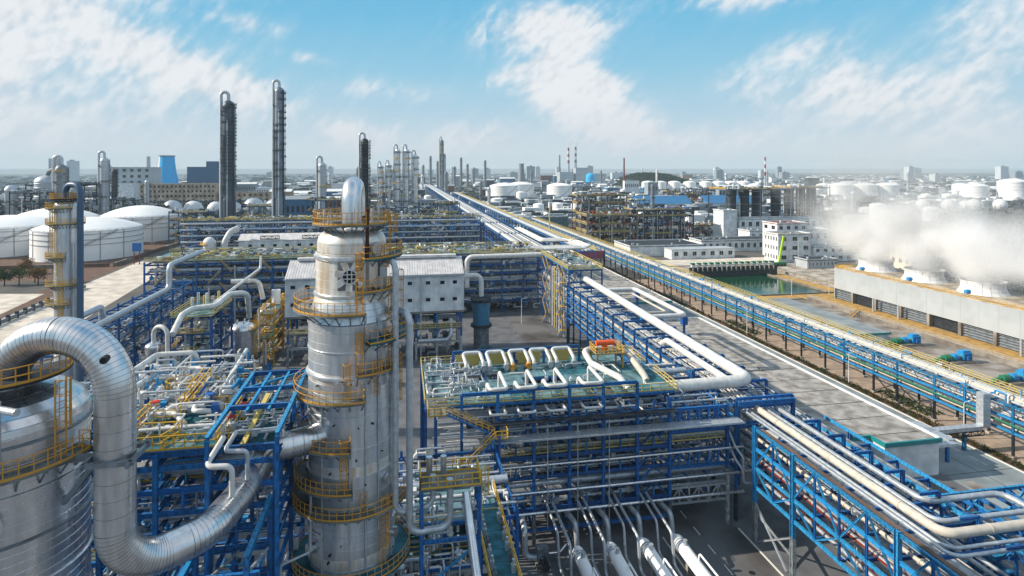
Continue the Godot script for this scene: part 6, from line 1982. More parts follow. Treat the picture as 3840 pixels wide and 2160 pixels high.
	put(v, "head", vh.mesh(), M.silver)
	put(v, "skirt", _tube_mesh(Vector3(0, 0, 0), Vector3(0, 3, 0), 1.8, 20), M.mid_steel)
	pipe("arch_pipe", "white pipe arching over from the small white topped vessel", [V(-59.0, 15.6, 158), V(-59.0, 20.0, 158), V(-55.2, 20.0, 156), V(-55.2, 11.0, 156)], 0.5, M.white_pipe, "", 2.0, 16)
	var lo := process_block("process_structure", "low tangle of grey pipes and yellow steps in front of the blue block frame", [-70.0, -62.0, -54.0], [112.0, 126.0, 140.0], [4.0, 8.0, 12.0], 13.0, M.blue_deep, 131, {"clutter": 420, "rail": 0.1, "drums": 3, "rhi": 0.26})
	var lo2 := process_block("process_structure", "blue frame of white pipes and red valves beyond the teal deck", [-46.0, -38.0, -30.0], [88.0, 98.0, 108.0], [6.0, 11.0, 16.0, 20.0], 21.0, M.blue, 132, {"clutter": 330, "rail": 0.09, "drums": 3, "rhi": 0.26, "mats": [M.white_pipe, M.galv, M.white_pipe, M.blue_light]})
	# slender column at the left with its side pipe
	slender_column()
	# rack that closes the yard to the north
	var n5 := thing("cross_rack", "deep blue pipe rack running crosswise behind the white hall, yellow railed top deck", "pipe rack", V(-20, 0, 250))
	var xs := []
	for k in 18: xs.append(-92.0 + 8.8 * k)
	frame(n5, xs, [238.0, 250.0, 262.0], [5.0, 9.0, 12.5, 16.0, 19.5, 22.8], 24.0, M.blue_deep, 0.5)
	deck_panels(n5, -92, 57, 238, 262, 24.2, 17, 3, [M.deck, M.deck_grey, M.deck], 0.15)
	railing(n5, [V(-92, 24.3, 237.8), V(57, 24.3, 237.8)], M.yellow_pale, 1.3, 0.16, 2.0)
	railing(n5, [V(-92, 24.3, 262.2), V(57, 24.3, 262.2)], M.yellow_pale, 1.3, 0.16, 2.0)
	for k in 6: row_along_x("cross rack", ["lowest", "second", "third", "fourth", "fifth", "sixth"][k], [5.3, 9.3, 12.8, 16.3, 19.8, 23.1][k], 238.4, 250.0, -92, 56, 6, 800 + k, 0.2, 0.42, [2, 4, 1, 3, 0, 5][k])
	pipe("wide_white_pipe", "fat white pipe along the front of the cross rack, dropping at its left end", [V(25.6, 11.0, 236.6), V(25.6, 23.0, 236.6), V(56.0, 23.2, 236.6)], 1.0, M.white_pipe, "", 2.4, 18)
	pipe("low_white_pipe", "short white pipe on the cross rack beside the white hall's roof", [V(-40, 21.5, 236.4), V(-26.0, 21.5, 236.4), V(-24.0, 23.5, 238)], 0.6, M.white_pipe, "", 1.6, 14)
	clutter(n5, "small_piping", -91, 56, 238.4, 254.0, [1.0, 5.0, 9.0, 12.5, 16.0, 19.5], 1700, 141, [M.grey_pipe, M.galv, M.white_pipe, M.blue_light, M.dark_steel], 0.12, 0.34)
	clutter(n5, "deck_piping", -90, 55, 240.0, 261.0, [24.3], 460, 142, [M.white_pipe, M.galv, M.deck_grey, M.mid_steel, M.yellow_pale], 0.12, 0.34)
	for y in [5.2, 9.2, 12.7, 16.2, 19.7]:  # plates added on every tier to keep the inside dark
		for k in 17: block(n5, "added_shade_plate", V(-91.8 + 8.8 * k, y, 244.0), V(-83.2 + 8.8 * k, y + 0.12, 261.5), M.blue_deep if k % 3 else M.dark_steel)
	for k in 10:
		var x := -88.0 + 9.0 * k
		rod(n5, "riser", V(x, 1, 237.4), V(x, 22.0 - (k % 3) * 4, 237.4), 0.32, [M.galv, M.blue_light, M.white_pipe][k % 3])
	for q in [-84.0, -66.0, -52.0, -34.0, -28.0]:
		for fl in 5: stair(n5, V(q, 24.0 - 4.4 * fl, 236.4), V(q + (4.0 if fl % 2 == 0 else -4.0), 19.6 - 4.4 * fl, 236.4), Vector3(0, 0, 1.0), M.deck_grey, M.yellow)
	# loops of white pipe where the racks meet
	for k in 3: pipe("corner_loop", "white pipe loop lying on the far corner of the racks, %s from the outside" % ordinal(k), [V(63.0 + 1.4 * k, 24.8, 330), V(63.0 + 1.4 * k, 24.8, 268 + 4 * k), V(80.0 - 2.0 * k, 24.8, 266 + 4 * k), V(80.0 - 2.0 * k, 24.8, 246 - 3 * k), V(58.0, 24.8, 246 - 3 * k)], 0.5, M.white_pipe, "white loops at the rack corner", 1.6, 12)
	for k in 5: pipe("cross_pipe", "short white pipe laid across the rack corner, %s from the near side" % ordinal(k), [V(54, 24.8, 240.0 + 2.4 * k), V(72, 24.8, 240.0 + 2.4 * k)], 0.4, M.white_pipe, "short white pipes at the rack corner", -1, 10)
	# second white hall and the rack beyond
	var h2 := thing("second_white_hall", "long low white hall with small windows and roof vents behind the cross rack", "building", V(-60, 0, 348))
	for k in 16: block(h2, "wall_sheet", V(-87 + 4.0 * k, 0, 346), V(-83.04 + 4.0 * k, 19.0, 360), M.white_wall)
	var rf := MB.new()
	rf.quad(V(-87.5, 19.0, 345.5), V(-23, 19.0, 345.5), V(-23, 22.0, 353), V(-87.5, 22.0, 353), Vector3(0, 0.93, 0.37))
	rf.quad(V(-87.5, 19.0, 360.5), V(-23, 19.0, 360.5), V(-23, 22.0, 353), V(-87.5, 22.0, 353), Vector3(0, 0.93, -0.37))
	rf.tri_prism(V(-87.4, 19.0, 345.6), V(-87.4, 19.0, 360.4), V(-87.4, 22.0, 353), Vector3(64.3, 0, 0))
	done(rf, h2, "roof", M.roof_white)
	for k in 9: block(h2, "window", V(-82 + 6.4 * k, 15.4, 345.9), V(-80.2 + 6.4 * k, 16.8, 345.98), M.glass_dark)
	for k in 2: truss(h2, V(-76 + 22.0 * k, 19.6, 346.5), V(-66 + 22.0 * k, 19.6, 346.5), 1.6, 5, M.dark_steel, 0.3)
	slim_column("short white drum tower beside the second white hall", -100.0, 340.0, 3.0, 22.0, M.white, 2, 151, "", false)
	pipe("duct_bend", "fat white duct bending at the left end of the second white hall", [V(-93, 2, 342), V(-93, 19, 342), V(-90.5, 24.5, 344), V(-88, 25.5, 348)], 1.5, M.white_pipe, "", 4.0, 14)
	var r6 := thing("far_cross_rack", "long blue rack of many bays behind the second white hall", "pipe rack", V(-48, 0, 430))
	xs = []
	for k in 22: xs.append(-142.0 + 9.4 * k)
	frame(r6, xs, [424.0, 442.0], [5.0, 9.0, 13.0, 17.0, 21.5], 23.5, M.blue, 0.6)
	clutter(r6, "small_piping", -142, 55, 423.0, 440.0, [1.0, 5.0, 9.0, 13.0, 17.0], 1300, 161, [M.grey_pipe, M.white_pipe, M.dark_steel, M.blue_light], 0.2, 0.5)
	clutter(r6, "deck_piping", -142, 55, 424.0, 442.0, [24.0], 260, 162, [M.white_pipe, M.galv, M.deck_grey, M.yellow_pale], 0.2, 0.5)
	for y in [5.4, 9.4, 13.4, 17.4]:  # added light-blocking plates that darken the bays
		for k in 21: block(r6, "added_shade_plate", V(-141.8 + 9.4 * k, y, 427.0), V(-132.6 + 9.4 * k, y + 0.2, 441.5), M.blue_deep)
	for k in 5: tubepart(r6, "tier_pipe", [V(-142, 6.0 + 4.0 * k, 423.4), V(55, 6.0 + 4.0 * k, 423.4)], 0.6, [M.galv, M.white_pipe, M.grey_pipe][k % 3])
	railing(r6, [V(-142, 23.8, 423.6), V(55, 23.8, 423.6)], M.yellow_pale, 1.4, 0.24, 4.0)

func slender_column() -> void:
	var c := V(-71.9, 0, 145.5)
	var front := rad_to_deg(atan2(145.5, 71.9))
	var t := thing("slender_column", "slender cream and grey column at the left with yellow walkways up its side", "column", c)
	var y := 0.0
	while y < 50.0:
		put(t, "shell_course", cladding(Vector3.ZERO, 2.05, 2.05, y, y + 2.0, 10, 3, 0.02), M.column_silver)
		y += 2.0
	var h := MB.new()
	var pr := PackedVector2Array()
	for j in 7: pr.append(Vector2(maxf(2.05 * cos(PI / 2 * j / 6.0), 0.01), 50.0 + 1.3 * sin(PI / 2 * j / 6.0)))
	h.lathe(Vector3.ZERO, pr, 24, true)
	put(t, "head", h.mesh(), M.column_silver)
	arc_platform(t, Vector3.ZERO, front, 51.6, 0.8, 2.9, 0, 360, M.dark_steel, M.orange)
	for q in [[49.6, -120, 20], [46.2, -140, 90], [39.0, -130, 0], [33.0, -110, 60], [29.0, -120, 10], [24.0, -120, 30]]:
		arc_platform(t, Vector3.ZERO, front, q[0], 2.05, 3.6, q[1], q[2], M.deck_grey, M.yellow)
	for q in [[-20.0, 24.0, 33.5], [-25.0, 33.0, 40.0], [-60.0, 39.0, 50.5]]:
		var b := MB.new()
		b.ladder(at_angle(Vector3.ZERO, front, q[0], 2.4, q[1]), at_angle(Vector3.ZERO, front, q[0], 2.4, q[2]), at_angle(Vector3.ZERO, front, q[0], 1, 0), true, 0.9)
		put(t, "caged_ladder", b.mesh(), M.yellow)
	for k in 3: rodp(t, "side_riser", at_angle(Vector3.ZERO, front, 40 + 22 * k, 2.5, 1), at_angle(Vector3.ZERO, front, 40 + 22 * k, 2.5, 42 - 3 * k), 0.16, M.galv)
	pipe("overhead_pipe", "dark blue grey pipe arching from the slender column's top and running down beside it", [V(-71.9, 51.0, 145.5), V(-71.9, 54.6, 145.5), V(-68.0, 54.6, 143.4), V(-68.0, 1.0, 143.4)], 0.6, mat("slate_pipe", Color(0.24, 0.34, 0.45), 0.45, 0.2), "", 1.9, 16)

func tank_farm() -> void:
	tank("big white domed tank partly behind the slender column at the left", -205.0, 443.0, 31.0, 19.0, 7.0, "white domed tanks at the left")
	tank("big white domed tank cut by the left edge of the picture", -268.0, 470.0, 31.0, 19.0, 7.0, "white domed tanks at the left")
	tank("big white domed tank at the right end of the left tank group", -211.0, 540.0, 29.0, 20.0, 8.0, "white domed tanks at the left")
	tank("big white domed tank standing behind the others at the left", -282.0, 555.0, 31.0, 18.0, 8.0, "white domed tanks at the left")
	for k in 7: tree(V([-196.6, -193.0, -187.5, -178.0, -204.0, -184.0, -170.0][k], 0, [338.0, 336.0, 337.5, 335.5, 372.0, 344.0, 341.0][k]), 8.5, 4.6, [M.leaf_dark, M.leaf, M.leaf, M.leaf_dry, M.leaf_dry, M.leaf_dry, M.leaf_dark][k], "round %s tree by the road at the left edge, %s from the left" % [["dark green", "green", "green", "dry golden", "dry golden", "dry golden", "dark green"][k], ordinal([1, 2, 3, 5, 0, 4, 6][k])], "trees by the tank farm road")
	var f := thing("road_fence", "low fence of dark posts and pale panels along the left road", "fence", V(-150, 0, 255))
	for k in 16:
		var p := V(-145.0 - 0.4 * k, 0, 228 + 6.0 * k)
		block(f, "post", p + Vector3(-0.5, 0, 0.5), p + Vector3(0.5, 2.6, -0.5), M.dark_steel)
		block(f, "panel", p + Vector3(-0.2, 0.2, -0.6), p + Vector3(0.1, 1.7, -5.4), M.mid_steel)
	var gate := thing("tank_yard_sign", "blue sign board on two red legs beside the tank yard", "sign", V(-158, 0, 398))
	for s in [-1.5, 1.5]: rod(gate, "leg", V(-158 + s, 0, 398), V(-158 + s, 11, 398), 0.3, M.rust_red)
	block(gate, "board", V(-160.5, 8.0, 397.7), V(-155.5, 13.0, 398.3), M.blue)
	for k in 3:
		var w := thing("bund_wall", "low brown bund wall round the white tanks, the %s one" % ["near", "right", "middle"][k], "wall", [V(-260, 0, 392), V(-168, 0, 470), V(-236, 0, 505)][k], "bund walls of the tank yard")
		var q: Array = [[-330, -170, 391, 392.2], [-168.6, -167.4, 392, 600], [-300, -168, 500, 501]][k]
		for j in 8:
			block(w, "wall_block", V(lerpf(q[0], q[1], j / 8.0) if k != 1 else q[0], 0, q[2] if k != 1 else lerpf(q[2], q[3], j / 8.0)), V(lerpf(q[0], q[1], (j + 0.98) / 8.0) if k != 1 else q[1], 2.2, q[3] if k != 1 else lerpf(q[2], q[3], (j + 0.98) / 8.0)), M.brown_earth if j % 3 else M.concrete)

func site_structures() -> void:
	main_rack()
	long_rack()
	truss_rack()
	east_rack()
	compressor_house()
	flat_roof_halls()
	cooling_tower()
	west_frame()
	east_of_column()
	exchangers()
	north_west_units()
	tank_farm()
	street_lamp(V(44.3, 0, 219.6), 9.0, "white lamp post standing in the yard before the cross rack")

# ---------------------------------------------------------------- the district beyond
func far_things() -> void:
	slim_column("tallest dark blue grey tower at the left, a ladder of pipework up its left side", -133.8, 502.8, 4.6, 112.0, mat("slate", Color(0.27, 0.33, 0.39), 0.5, 0.3, M.wear, 0.1), 26, 1, "", true, M.dark_steel)
	slim_column("tallest pale tower, right of the dark one, its top ringed by a small platform", -86.4, 453.3, 3.3, 117.0, mat("tower_grey", Color(0.50, 0.55, 0.60), 0.5, 0.4, M.wear, 0.1), 16, 2, "", true, M.dark_steel)
	slim_column("grey tower with a looped pipe on top, left of the tall silver column", -68.0, 541.4, 3.4, 64.0, M.galv, 3, 3)
	slim_column("dark grey tower crowded with walkways, just behind the tall column's vapour pipe", -21.7, 370.1, 2.2, 76.5, M.dark_steel, 24, 4, "", true, M.dark_steel)
	var cols := [[-17.7, 532.1, 1.7, 62.0], [-10.9, 530.8, 1.7, 63.0], [-3.4, 529.5, 2.2, 76.0], [4.5, 528.0, 2.2, 76.0], [12.0, 526.6, 2.1, 71.0]]
	for k in 5: slim_column("slim column in the row right of the silver column, %s from the left" % ordinal(k), cols[k][0], cols[k][1], cols[k][2], cols[k][3], M.silver, 9, 10 + k, "row of slim columns", true)
	slim_column("lone far lattice like column on the horizon above the long rack", 99.3, 1507.0, 4.5, 132.0, M.mid_steel, 12, 21)
	for k in 9: slim_column("faint far column on the hazy horizon, %s from the left" % ordinal(k), 60.0 + 22.0 * k, 1700.0 + 31.0 * (k % 4), 3.4, [70.0, 96.0, 82.0, 104.0, 66.0, 92.0, 74.0, 60.0, 84.0][k], M.mid_steel, 3, 30 + k, "columns on the horizon", false)
	# left refinery
	slim_column("dark column with a looped top in the left refinery", -291.0, 582.7, 5.0, 62.0, M.mid_steel, 4, 41)
	slim_column("plain grey column at the right end of the left refinery", -273.8, 620.2, 3.8, 69.0, M.galv, 3, 42, "", true, M.dark_steel)
	slim_column("thin dark column close beside the plain grey one in the left refinery", -262.0, 612.0, 2.4, 58.0, M.dark_steel, 6, 43, "", false, M.dark_steel)
	slim_column("thick short silver column at the far left", -334.3, 590.7, 4.8, 44.0, M.galv, 3, 44, "", false, M.dark_steel)
	slim_column("thin column in front of the grey hall at the left", -268.0, 700.0, 2.2, 46.0, M.galv, 3, 45, "", false, M.dark_steel)
	var re := thing("reactor_vessel", "bulging grey reactor vessel with a domed top in the left refinery", "vessel", V(-327, 0, 630))
	var b := MB.new()
	b.lathe(Vector3.ZERO, PackedVector2Array([Vector2(4, 8), Vector2(5.5, 16), Vector2(9.6, 26), Vector2(9.6, 46)]), 28)
	for k in 5: b.lathe(Vector3.ZERO, PackedVector2Array([Vector2(9.6, 28 + 4 * k), Vector2(10.0, 28.4 + 4 * k), Vector2(9.6, 28.8 + 4 * k)]), 28)
	var pr := PackedVector2Array()
	for j in 7: pr.append(Vector2(maxf(9.6 * cos(PI / 2 * j / 6.0), 0.01), 46.0 + 6.0 * sin(PI / 2 * j / 6.0)))
	b.lathe(Vector3.ZERO, pr, 28, true)
	put(re, "shell", b.mesh(), M.galv)
	put(re, "crossover_pipe", _pipe_mesh([Vector3(0, 51, 0), Vector3(2, 56, 0), Vector3(26, 60, 30), Vector3(32, 62, 40)], 1.8), M.mid_steel)
	for k in 6: rodp(re, "leg", Vector3(cos(k * 1.05) * 9, 0, sin(k * 1.05) * 9), Vector3(cos(k * 1.05) * 9, 30, sin(k * 1.05) * 9), 0.7, M.mid_steel)
	var seed_ := 900
	for q in [[-390.0, -350.0, 560.0, 600.0, 34.0, "dark frame full of pipework at the far left"], [-350.0, -318.0, 640.0, 670.0, 42.0, "dark frame behind the reactor vessel"], [-318.0, -296.0, 560.0, 590.0, 38.0, "dark frame between the reactor vessel and the looped column"], [-300.0, -276.0, 610.0, 640.0, 44.0, "dark frame of the left refinery right of the looped column"], [-254.0, -236.0, 590.0, 610.0, 30.0, "dark frame at the right end of the left refinery"], [-246.0, -150.0, 612.0, 626.0, 16.0, "long low dark rack in front of the beige building"], [-420.0, -250.0, 700.0, 716.0, 18.0, "long low dark rack behind the tank group"], [-520.0, -390.0, 640.0, 660.0, 26.0, "dark frame at the left edge beyond the tanks"], [-470.0, -300.0, 760.0, 776.0, 22.0, "long dark rack farther behind the tank group"], [-330.0, -170.0, 660.0, 672.0, 14.0, "low dark rack just behind the right end of the tank group"], [-300.0, -150.0, 790.0, 804.0, 18.0, "low dark rack at the foot of the beige building"]]:
		var xs := []
		var m := maxi(2, int((q[1] - q[0]) / 10.0))
		for k in m + 1: xs.append(lerpf(q[0], q[1], float(k) / m))
		process_block("refinery_unit", q[5], xs, [q[2], q[3]], [q[4] * 0.25, q[4] * 0.5, q[4] * 0.75, q[4]], q[4] + 1.5, M.dark_steel, seed_, {"clutter": 420, "rail": 0.3, "w": 0.7, "rlo": 0.25, "rhi": 0.8, "mats": [M.mid_steel, M.galv, M.dark_steel, M.grey_pipe], "railm": M.mid_steel, "drums": 5, "slabs": true, "group": "dark frames of the left refinery"})
		seed_ += 1
	hyper_tower("hyperbolic cooling tower, bright sky blue with a white left flank, at the left horizon", -444.0, 1251.8, 25.0, 84.0, mat("sky_blue_paint", Color(0.16, 0.66, 0.90), 0.7))
	chimney("pale flare stack with a flared head left of the blue cooling tower", -437.8, 1148.9, 5.0, 80.0, M.galv)
	building("grey_hall", "big grey hall with rows of small windows left of the blue cooling tower", -478, -410, 1085, 1130, 60, M.galv_wall, M.concrete, 6, 6, 0, "", {"fine": false})
	building("grey_hall", "lower pale annex in front of the big grey hall", -470, -425, 1060, 1083, 34, M.white_wall, M.galv_wall, 2, 0, 0, "", {"fine": false})
	building("beige_building", "long beige building with two rows of windows in front of the blue cooling tower", -330, -240, 840, 860, 38, mat("beige", Color(0.78, 0.70, 0.62), 0.85, 0.0, M.grime, 0.03), M.concrete_pale, 6, 18, 0, "", {"base": 0.0, "fine": false})
	building("beige_building", "lower beige wing right of the long beige building", -238, -175, 850, 866, 26, M.beige, M.concrete_pale, 4, 9, 0, "", {"fine": false})
	building("blue_hall", "dark blue plant hall with stepped roof near the left horizon", -434, -372, 1330, 1370, 62, mat("dull_blue", Color(0.16, 0.34, 0.48), 0.7), M.dull_blue, 0, 0, 0, "", {"parapet": false})
	building("blue_hall", "taller part of the dark blue plant hall with two small stacks", -410, -380, 1372, 1400, 74, M.dull_blue, M.dull_blue, 0, 0, 0, "", {"parapet": false})
	for k in 8:
		var q: Array = [[-222, 700], [-205, 720], [-190, 740], [-164, 716], [-141, 714], [-121, 711], [-104, 716], [-250, 720]][k]
		sphere_tank("%s sphere tank among the others left of the tall towers, %s from the left" % ["pale" if k in [0, 1, 6] else "grey", ordinal([1, 2, 3, 4, 5, 6, 7, 0][k])], q[0], q[1], [10.0, 9.0, 8.0, 11.0, 10.5, 10.5, 10.0, 10.0][k], M.white if k in [0, 1, 6] else M.galv, "sphere tanks at the left")
	# units behind the far cross rack
	for q in [[-116.0, -92.0, 470.0, 492.0, 30.0, "open blue frame between the two tallest towers"], [-70.0, -30.0, 470.0, 500.0, 34.0, "open blue grey frame right of the tallest pale tower"], [-24.0, 24.0, 498.0, 516.0, 26.0, "pipework frame at the feet of the slim columns"], [28.0, 46.0, 480.0, 500.0, 30.0, "frame right of the slim columns"], [-176.0, -146.0, 500.0, 520.0, 24.0, "low blue frame left of the dark tower"]]:
		var xs := []
		var m := maxi(2, int((q[1] - q[0]) / 9.0))
		for k in m + 1: xs.append(lerpf(q[0], q[1], float(k) / m))
		process_block("process_structure", q[5], xs, [q[2], q[3]], [q[4] * 0.25, q[4] * 0.5, q[4] * 0.75, q[4]], q[4] + 1.0, M.dull_blue, seed_, {"clutter": 180, "rail": 0.25, "w": 0.6, "rlo": 0.2, "rhi": 0.6, "drums": 5, "slabs": true, "group": "open frames behind the far cross rack"})
		seed_ += 1
	# long rack northward to the horizon
	var nr := thing("north_pipe_rack", "endless straight pipe rack running to the vanishing point on the horizon", "pipe rack", V(66, 0, 800))
	var n := 270.0
	while n < 1500.0:
		for x in [58.0, 76.0]: member(nr, "post", V(x, 0, n), V(x, 18.5, n), 0.7, 0.7, M.blue)
		for y in [11.0, 18.0]: member(nr, "cross_beam", V(58, y, n), V(76, y, n), 0.5, 0.6, M.blue)
		n += 14.0 if n < 700 else 28.0
	for x in [58.0, 76.0]:
		for y in [11.0, 18.0]: member(nr, "long_beam", V(x, y, 268), V(x, y, 1500), 0.5, 0.6, M.blue)
	for k in 6: pipe("north_pipe", "pale pipe running away to the horizon on the straight rack, %s from the left" % ordinal(k), [V(59.5 + 2.2 * k, 18.9, 268), V(59.5 + 2.2 * k, 18.9, 1500)], [0.9, 0.5, 0.4, 0.6, 0.5, 0.4][k], [M.white_pipe, M.galv, M.white_pipe, M.grey_pipe, M.white_pipe, M.galv][k], "pipes of the straight rack", -1, 10)
	var yr := thing("yellow_catwalk_rack", "rack with a yellow railed catwalk running away between the long rack and the avenue rack", "pipe rack", V(96, 0, 500))
	n = 300.0
	while n < 1100.0:
		for x in [92.0, 100.0]: member(yr, "post", V(x, 0, n), V(x, 15.0, n), 0.6, 0.6, M.blue)
		member(yr, "cross_beam", V(92, 14.6, n), V(100, 14.6, n), 0.5, 0.6, M.blue)
		n += 14.0
	for x in [92.0, 100.0]: member(yr, "long_beam", V(x, 14.8, 300), V(x, 14.8, 1100), 0.5, 0.6, M.blue)
	block(yr, "catwalk", V(100.4, 15.0, 300), V(102.4, 15.2, 1100), M.yellow_pale)
	railing(yr, [V(100.4, 15.2, 300), V(100.4, 15.2, 1100)], M.yellow_pale, 1.4, 0.25, 5.0)
	for k in 3: tubepart(yr, "pipe", [V(93.5 + 2 * k, 15.4, 300), V(93.5 + 2 * k, 15.4, 1100)], 0.5, [M.galv, M.white_pipe, M.grey_pipe][k])
	var sg := thing("gantry_sign", "pink red banner panel on a gantry across the works road", "sign", V(110, 0, 342))
	block(sg, "panel", V(101, 4.6, 341.6), V(119, 9.0, 342.4), mat("faded_red", Color(0.62, 0.34, 0.38), 0.7))
	block(sg, "panel_end", V(96.5, 4.6, 341.6), V(100.9, 9.0, 342.4), M.galv)
	for x in [97.0, 119.4]: member(sg, "post", V(x, 0, 342), V(x, 9.0, 342), 0.6, 0.6, M.dark_steel)
	# brown process frames in the right middle
	process_block("process_structure", "brown and yellow process frame with stairs in the right middle, nearest of three", [132.0, 141.0, 151.0, 160.0, 170.0], [414.0, 428.0, 442.0], [6.0, 12.0, 18.0, 24.0], 26.5, mat("frame_tan", Color(0.50, 0.46, 0.41), 0.8), 951, {"clutter": 520, "rail": 0.2, "w": 1.0, "railm": M.yellow_pale, "rlo": 0.2, "rhi": 0.5, "mats": [M.rust_red, M.galv, M.dark_steel, M.cream_pipe], "drums": 8, "decks": 1.0, "slabs": true, "group": "brown process frames"})
	process_block("process_structure", "dark frame with long upright tubes right of the brown and yellow one", [180.0, 190.0, 200.0, 210.0, 221.0, 232.0], [448.0, 466.0], [6.0, 13.0, 20.0, 25.0], 26.0, M.dark_steel, 952, {"clutter": 620, "rail": 0.2, "w": 0.9, "railm": M.yellow_pale, "rlo": 0.2, "rhi": 0.5, "mats": [M.rust_red, M.dark_steel, M.galv, M.blue], "drums": 6, "decks": 0.8, "risers": 16, "slabs": true, "group": "brown process frames"})
	process_block("process_structure", "taller brown frame with yellow decks standing behind the nearest one", [161.0, 172.0, 184.0, 196.0, 209.0], [534.0, 552.0], [9.0, 18.0, 26.0, 33.0], 34.0, M.frame_tan, 953, {"clutter": 460, "rail": 0.24, "w": 1.0, "railm": M.yellow_pale, "rlo": 0.25, "rhi": 0.6, "mats": [M.rust_red, M.galv, M.dark_steel], "drums": 6, "decks": 1.0, "slabs": true, "group": "brown process frames"})
	process_block("process_structure", "low brown pipe frame right of the dark frame", [240.0, 252.0, 264.0], [470.0, 490.0], [5.0, 10.0], 12.0, M.rust_red, 954, {"clutter": 200, "rail": 0.25, "w": 0.6, "rlo": 0.2, "rhi": 0.5, "slabs": true, "group": "brown process frames"})
	process_block("process_structure", "low tangle of brown pipes before the nearest brown frame", [108.0, 118.0, 128.0], [390.0, 410.0], [4.0, 8.0], 9.0, M.rust_red, 955, {"clutter": 220, "rail": 0.22, "w": 0.5, "rlo": 0.2, "rhi": 0.5, "railm": M.yellow, "slabs": true, "group": "brown process frames"})
	chimney("thin yellow and grey mast left of the brown frames", 118.0, 470.0, 0.6, 34.0, M.yellow_pale)
	# silos on the white works
	var sil := [[276.0, 0], [288.0, 0], [300.0, 0], [318.0, 0], [352.0, 1], [364.0, 1], [375.0, 1]]
	for k in 7:
		var s := thing("silo", "tall dark grey silo, %s from the left in the row over the white works" % ordinal(k), "silo", V(sil[k][0], 0, 466.0 + 30.0 * sil[k][1]), "dark silos")
		put(s, "shell", _tube_mesh(Vector3(0, 4, 0), Vector3(0, 40, 0), 4.2, 24), M.dark_steel)
		for j in 5: put(s, "seam", _tube_mesh(Vector3(0, 10 + 6 * j, 0), Vector3(0, 10.4 + 6 * j, 0), 4.3, 24), M.mid_steel)
		put(s, "foot", _tube_mesh(Vector3(0, 0, 0), Vector3(0, 4, 0), 3.0, 16), M.concrete)
	for q in [[262.0, 324.0, 458.0, 472.0], [343.0, 382.0, 488.0, 502.0]]:
		process_block("silo_gallery", "yellow railed frame over the %s group of dark silos" % ("left" if q[0] < 300 else "right"), [q[0], (q[0] + q[1]) / 2, q[1]], [q[2] - 8.0, q[3] + 6.0], [41.0], 43.0, M.mid_steel, int(q[0]), {"clutter": 60, "rail": 0.3, "w": 0.7, "rlo": 0.25, "rhi": 0.6, "decks": 1.0, "drums": 2})
	var wh: Material = M.white_wall
	building("white_works", "white works building with two rows of small windows below the dark silos", 268, 345, 440, 456, 17, wh, M.mid_steel, 2, 12, 2)
	building("white_works", "white stair head at the left end of the white works", 254, 266, 440, 456, 24, wh, M.galv_wall, 0, 0, 0)
	building("white_works", "lower white wing with a row of square windows before the white works", 262, 330, 416, 432, 10, wh, M.mid_steel, 1, 11, 0)
	building("white_tower", "white office tower of four storeys with wide dark windows left of the steam", 240, 262, 350, 366, 22, wh, M.rust_red, 4, 4, 2)
	building("white_tower", "white three storey block with small windows standing before the office tower", 229, 252, 333, 347, 17, wh, M.concrete, 3, 3, 5)
	building("white_tower", "low white building with dark windows at the foot of the office tower", 253, 280, 332, 344, 9, wh, M.mid_steel, 2, 5, 0)
	building("cream_block", "cream four storey block rising out of the steam", 267, 281.5, 274, 288, 21, mat("cream", Color(0.86, 0.82, 0.73), 0.8), M.concrete_pale, 4, 3, 3)
	building("long_white_shed", "long white shed with small square windows beside the works road", 170, 214, 357, 368, 6, wh, M.galv_wall, 1, 7, 0, "", {"parapet": false})
	building("dark_roof_hall", "low hall with a wide dark flat roof and white walls, left one", 148, 200, 372, 402, 6.5, wh, mat("dark_roof", Color(0.22, 0.24, 0.27), 0.9), 0, 0, 0)
	building("dark_roof_hall", "low hall with a wide dark flat roof and white walls, right one", 205, 272, 384, 402, 7.5, wh, M.dark_roof, 1, 14, 0)
	building("pump_house", "small grey pump house on the far side of the basin", 232, 252, 310, 322, 4.5, M.galv_wall, M.dark_roof, 1, 8, 0)
	for k in 14:
		var pp := thing("basin_pump", "green topped pump on the far rim of the basin, %s from the left" % ordinal(k), "pump", V(154 + 3.6 * k, 5.2, 298), "pumps on the basin rim")
		block(pp, "base", V(153.2 + 3.6 * k, 5.2, 297.2), V(154.8 + 3.6 * k, 6.6, 298.8), M.white)
		block(pp, "hood", V(153.0 + 3.6 * k, 6.6, 297.0), V(155.0 + 3.6 * k, 7.4, 299.0), M.green)
	for k in 18:
		block(self_thing("wall_pier", "pale pier on the basin's back wall, %s from the left" % ordinal(k), "pier", V(153 + 2.8 * k, 0, 295.8), "piers of the basin wall"), "pier", V(152.8 + 2.8 * k, 3.0, 295.5), V(153.3 + 2.8 * k, 5.2, 295.95), M.concrete_pale)
	var cr := thing("mobile_crane", "yellow green crane with its boom raised behind the basin", "crane", V(222, 0, 322))
	var bm := MB.new()
	bm.bar(V(222, 2.5, 322), V(226.5, 17.5, 324), 0.9, 1.0)
	done(bm, cr, "boom", mat("lime", Color(0.66, 0.80, 0.12), 0.5))
	block(cr, "carrier", V(217, 0.6, 320.5), V(226, 2.2, 323.5), M.green)
	for k in 4: rod(cr, "wheel", V(218.2 + 2.2 * k, 0.6, 320.4), V(218.2 + 2.2 * k, 0.6, 320.0), 0.6, M.black)
	var cr2 := thing("drum_tank", "cream tank with orange ladder beside the green silo at the end of the cooling tower", "storage tank", V(212, 0, 254))
	put(cr2, "shell", _tube_mesh(Vector3.ZERO, Vector3(0, 10.5, 0), 3.6, 24), M.cream_pipe)
	put(cr2, "top_rail", _tube_mesh(Vector3(0, 10.5, 0), Vector3(0, 11.0, 0), 3.9, 24), M.yellow)
	var ld := MB.new()
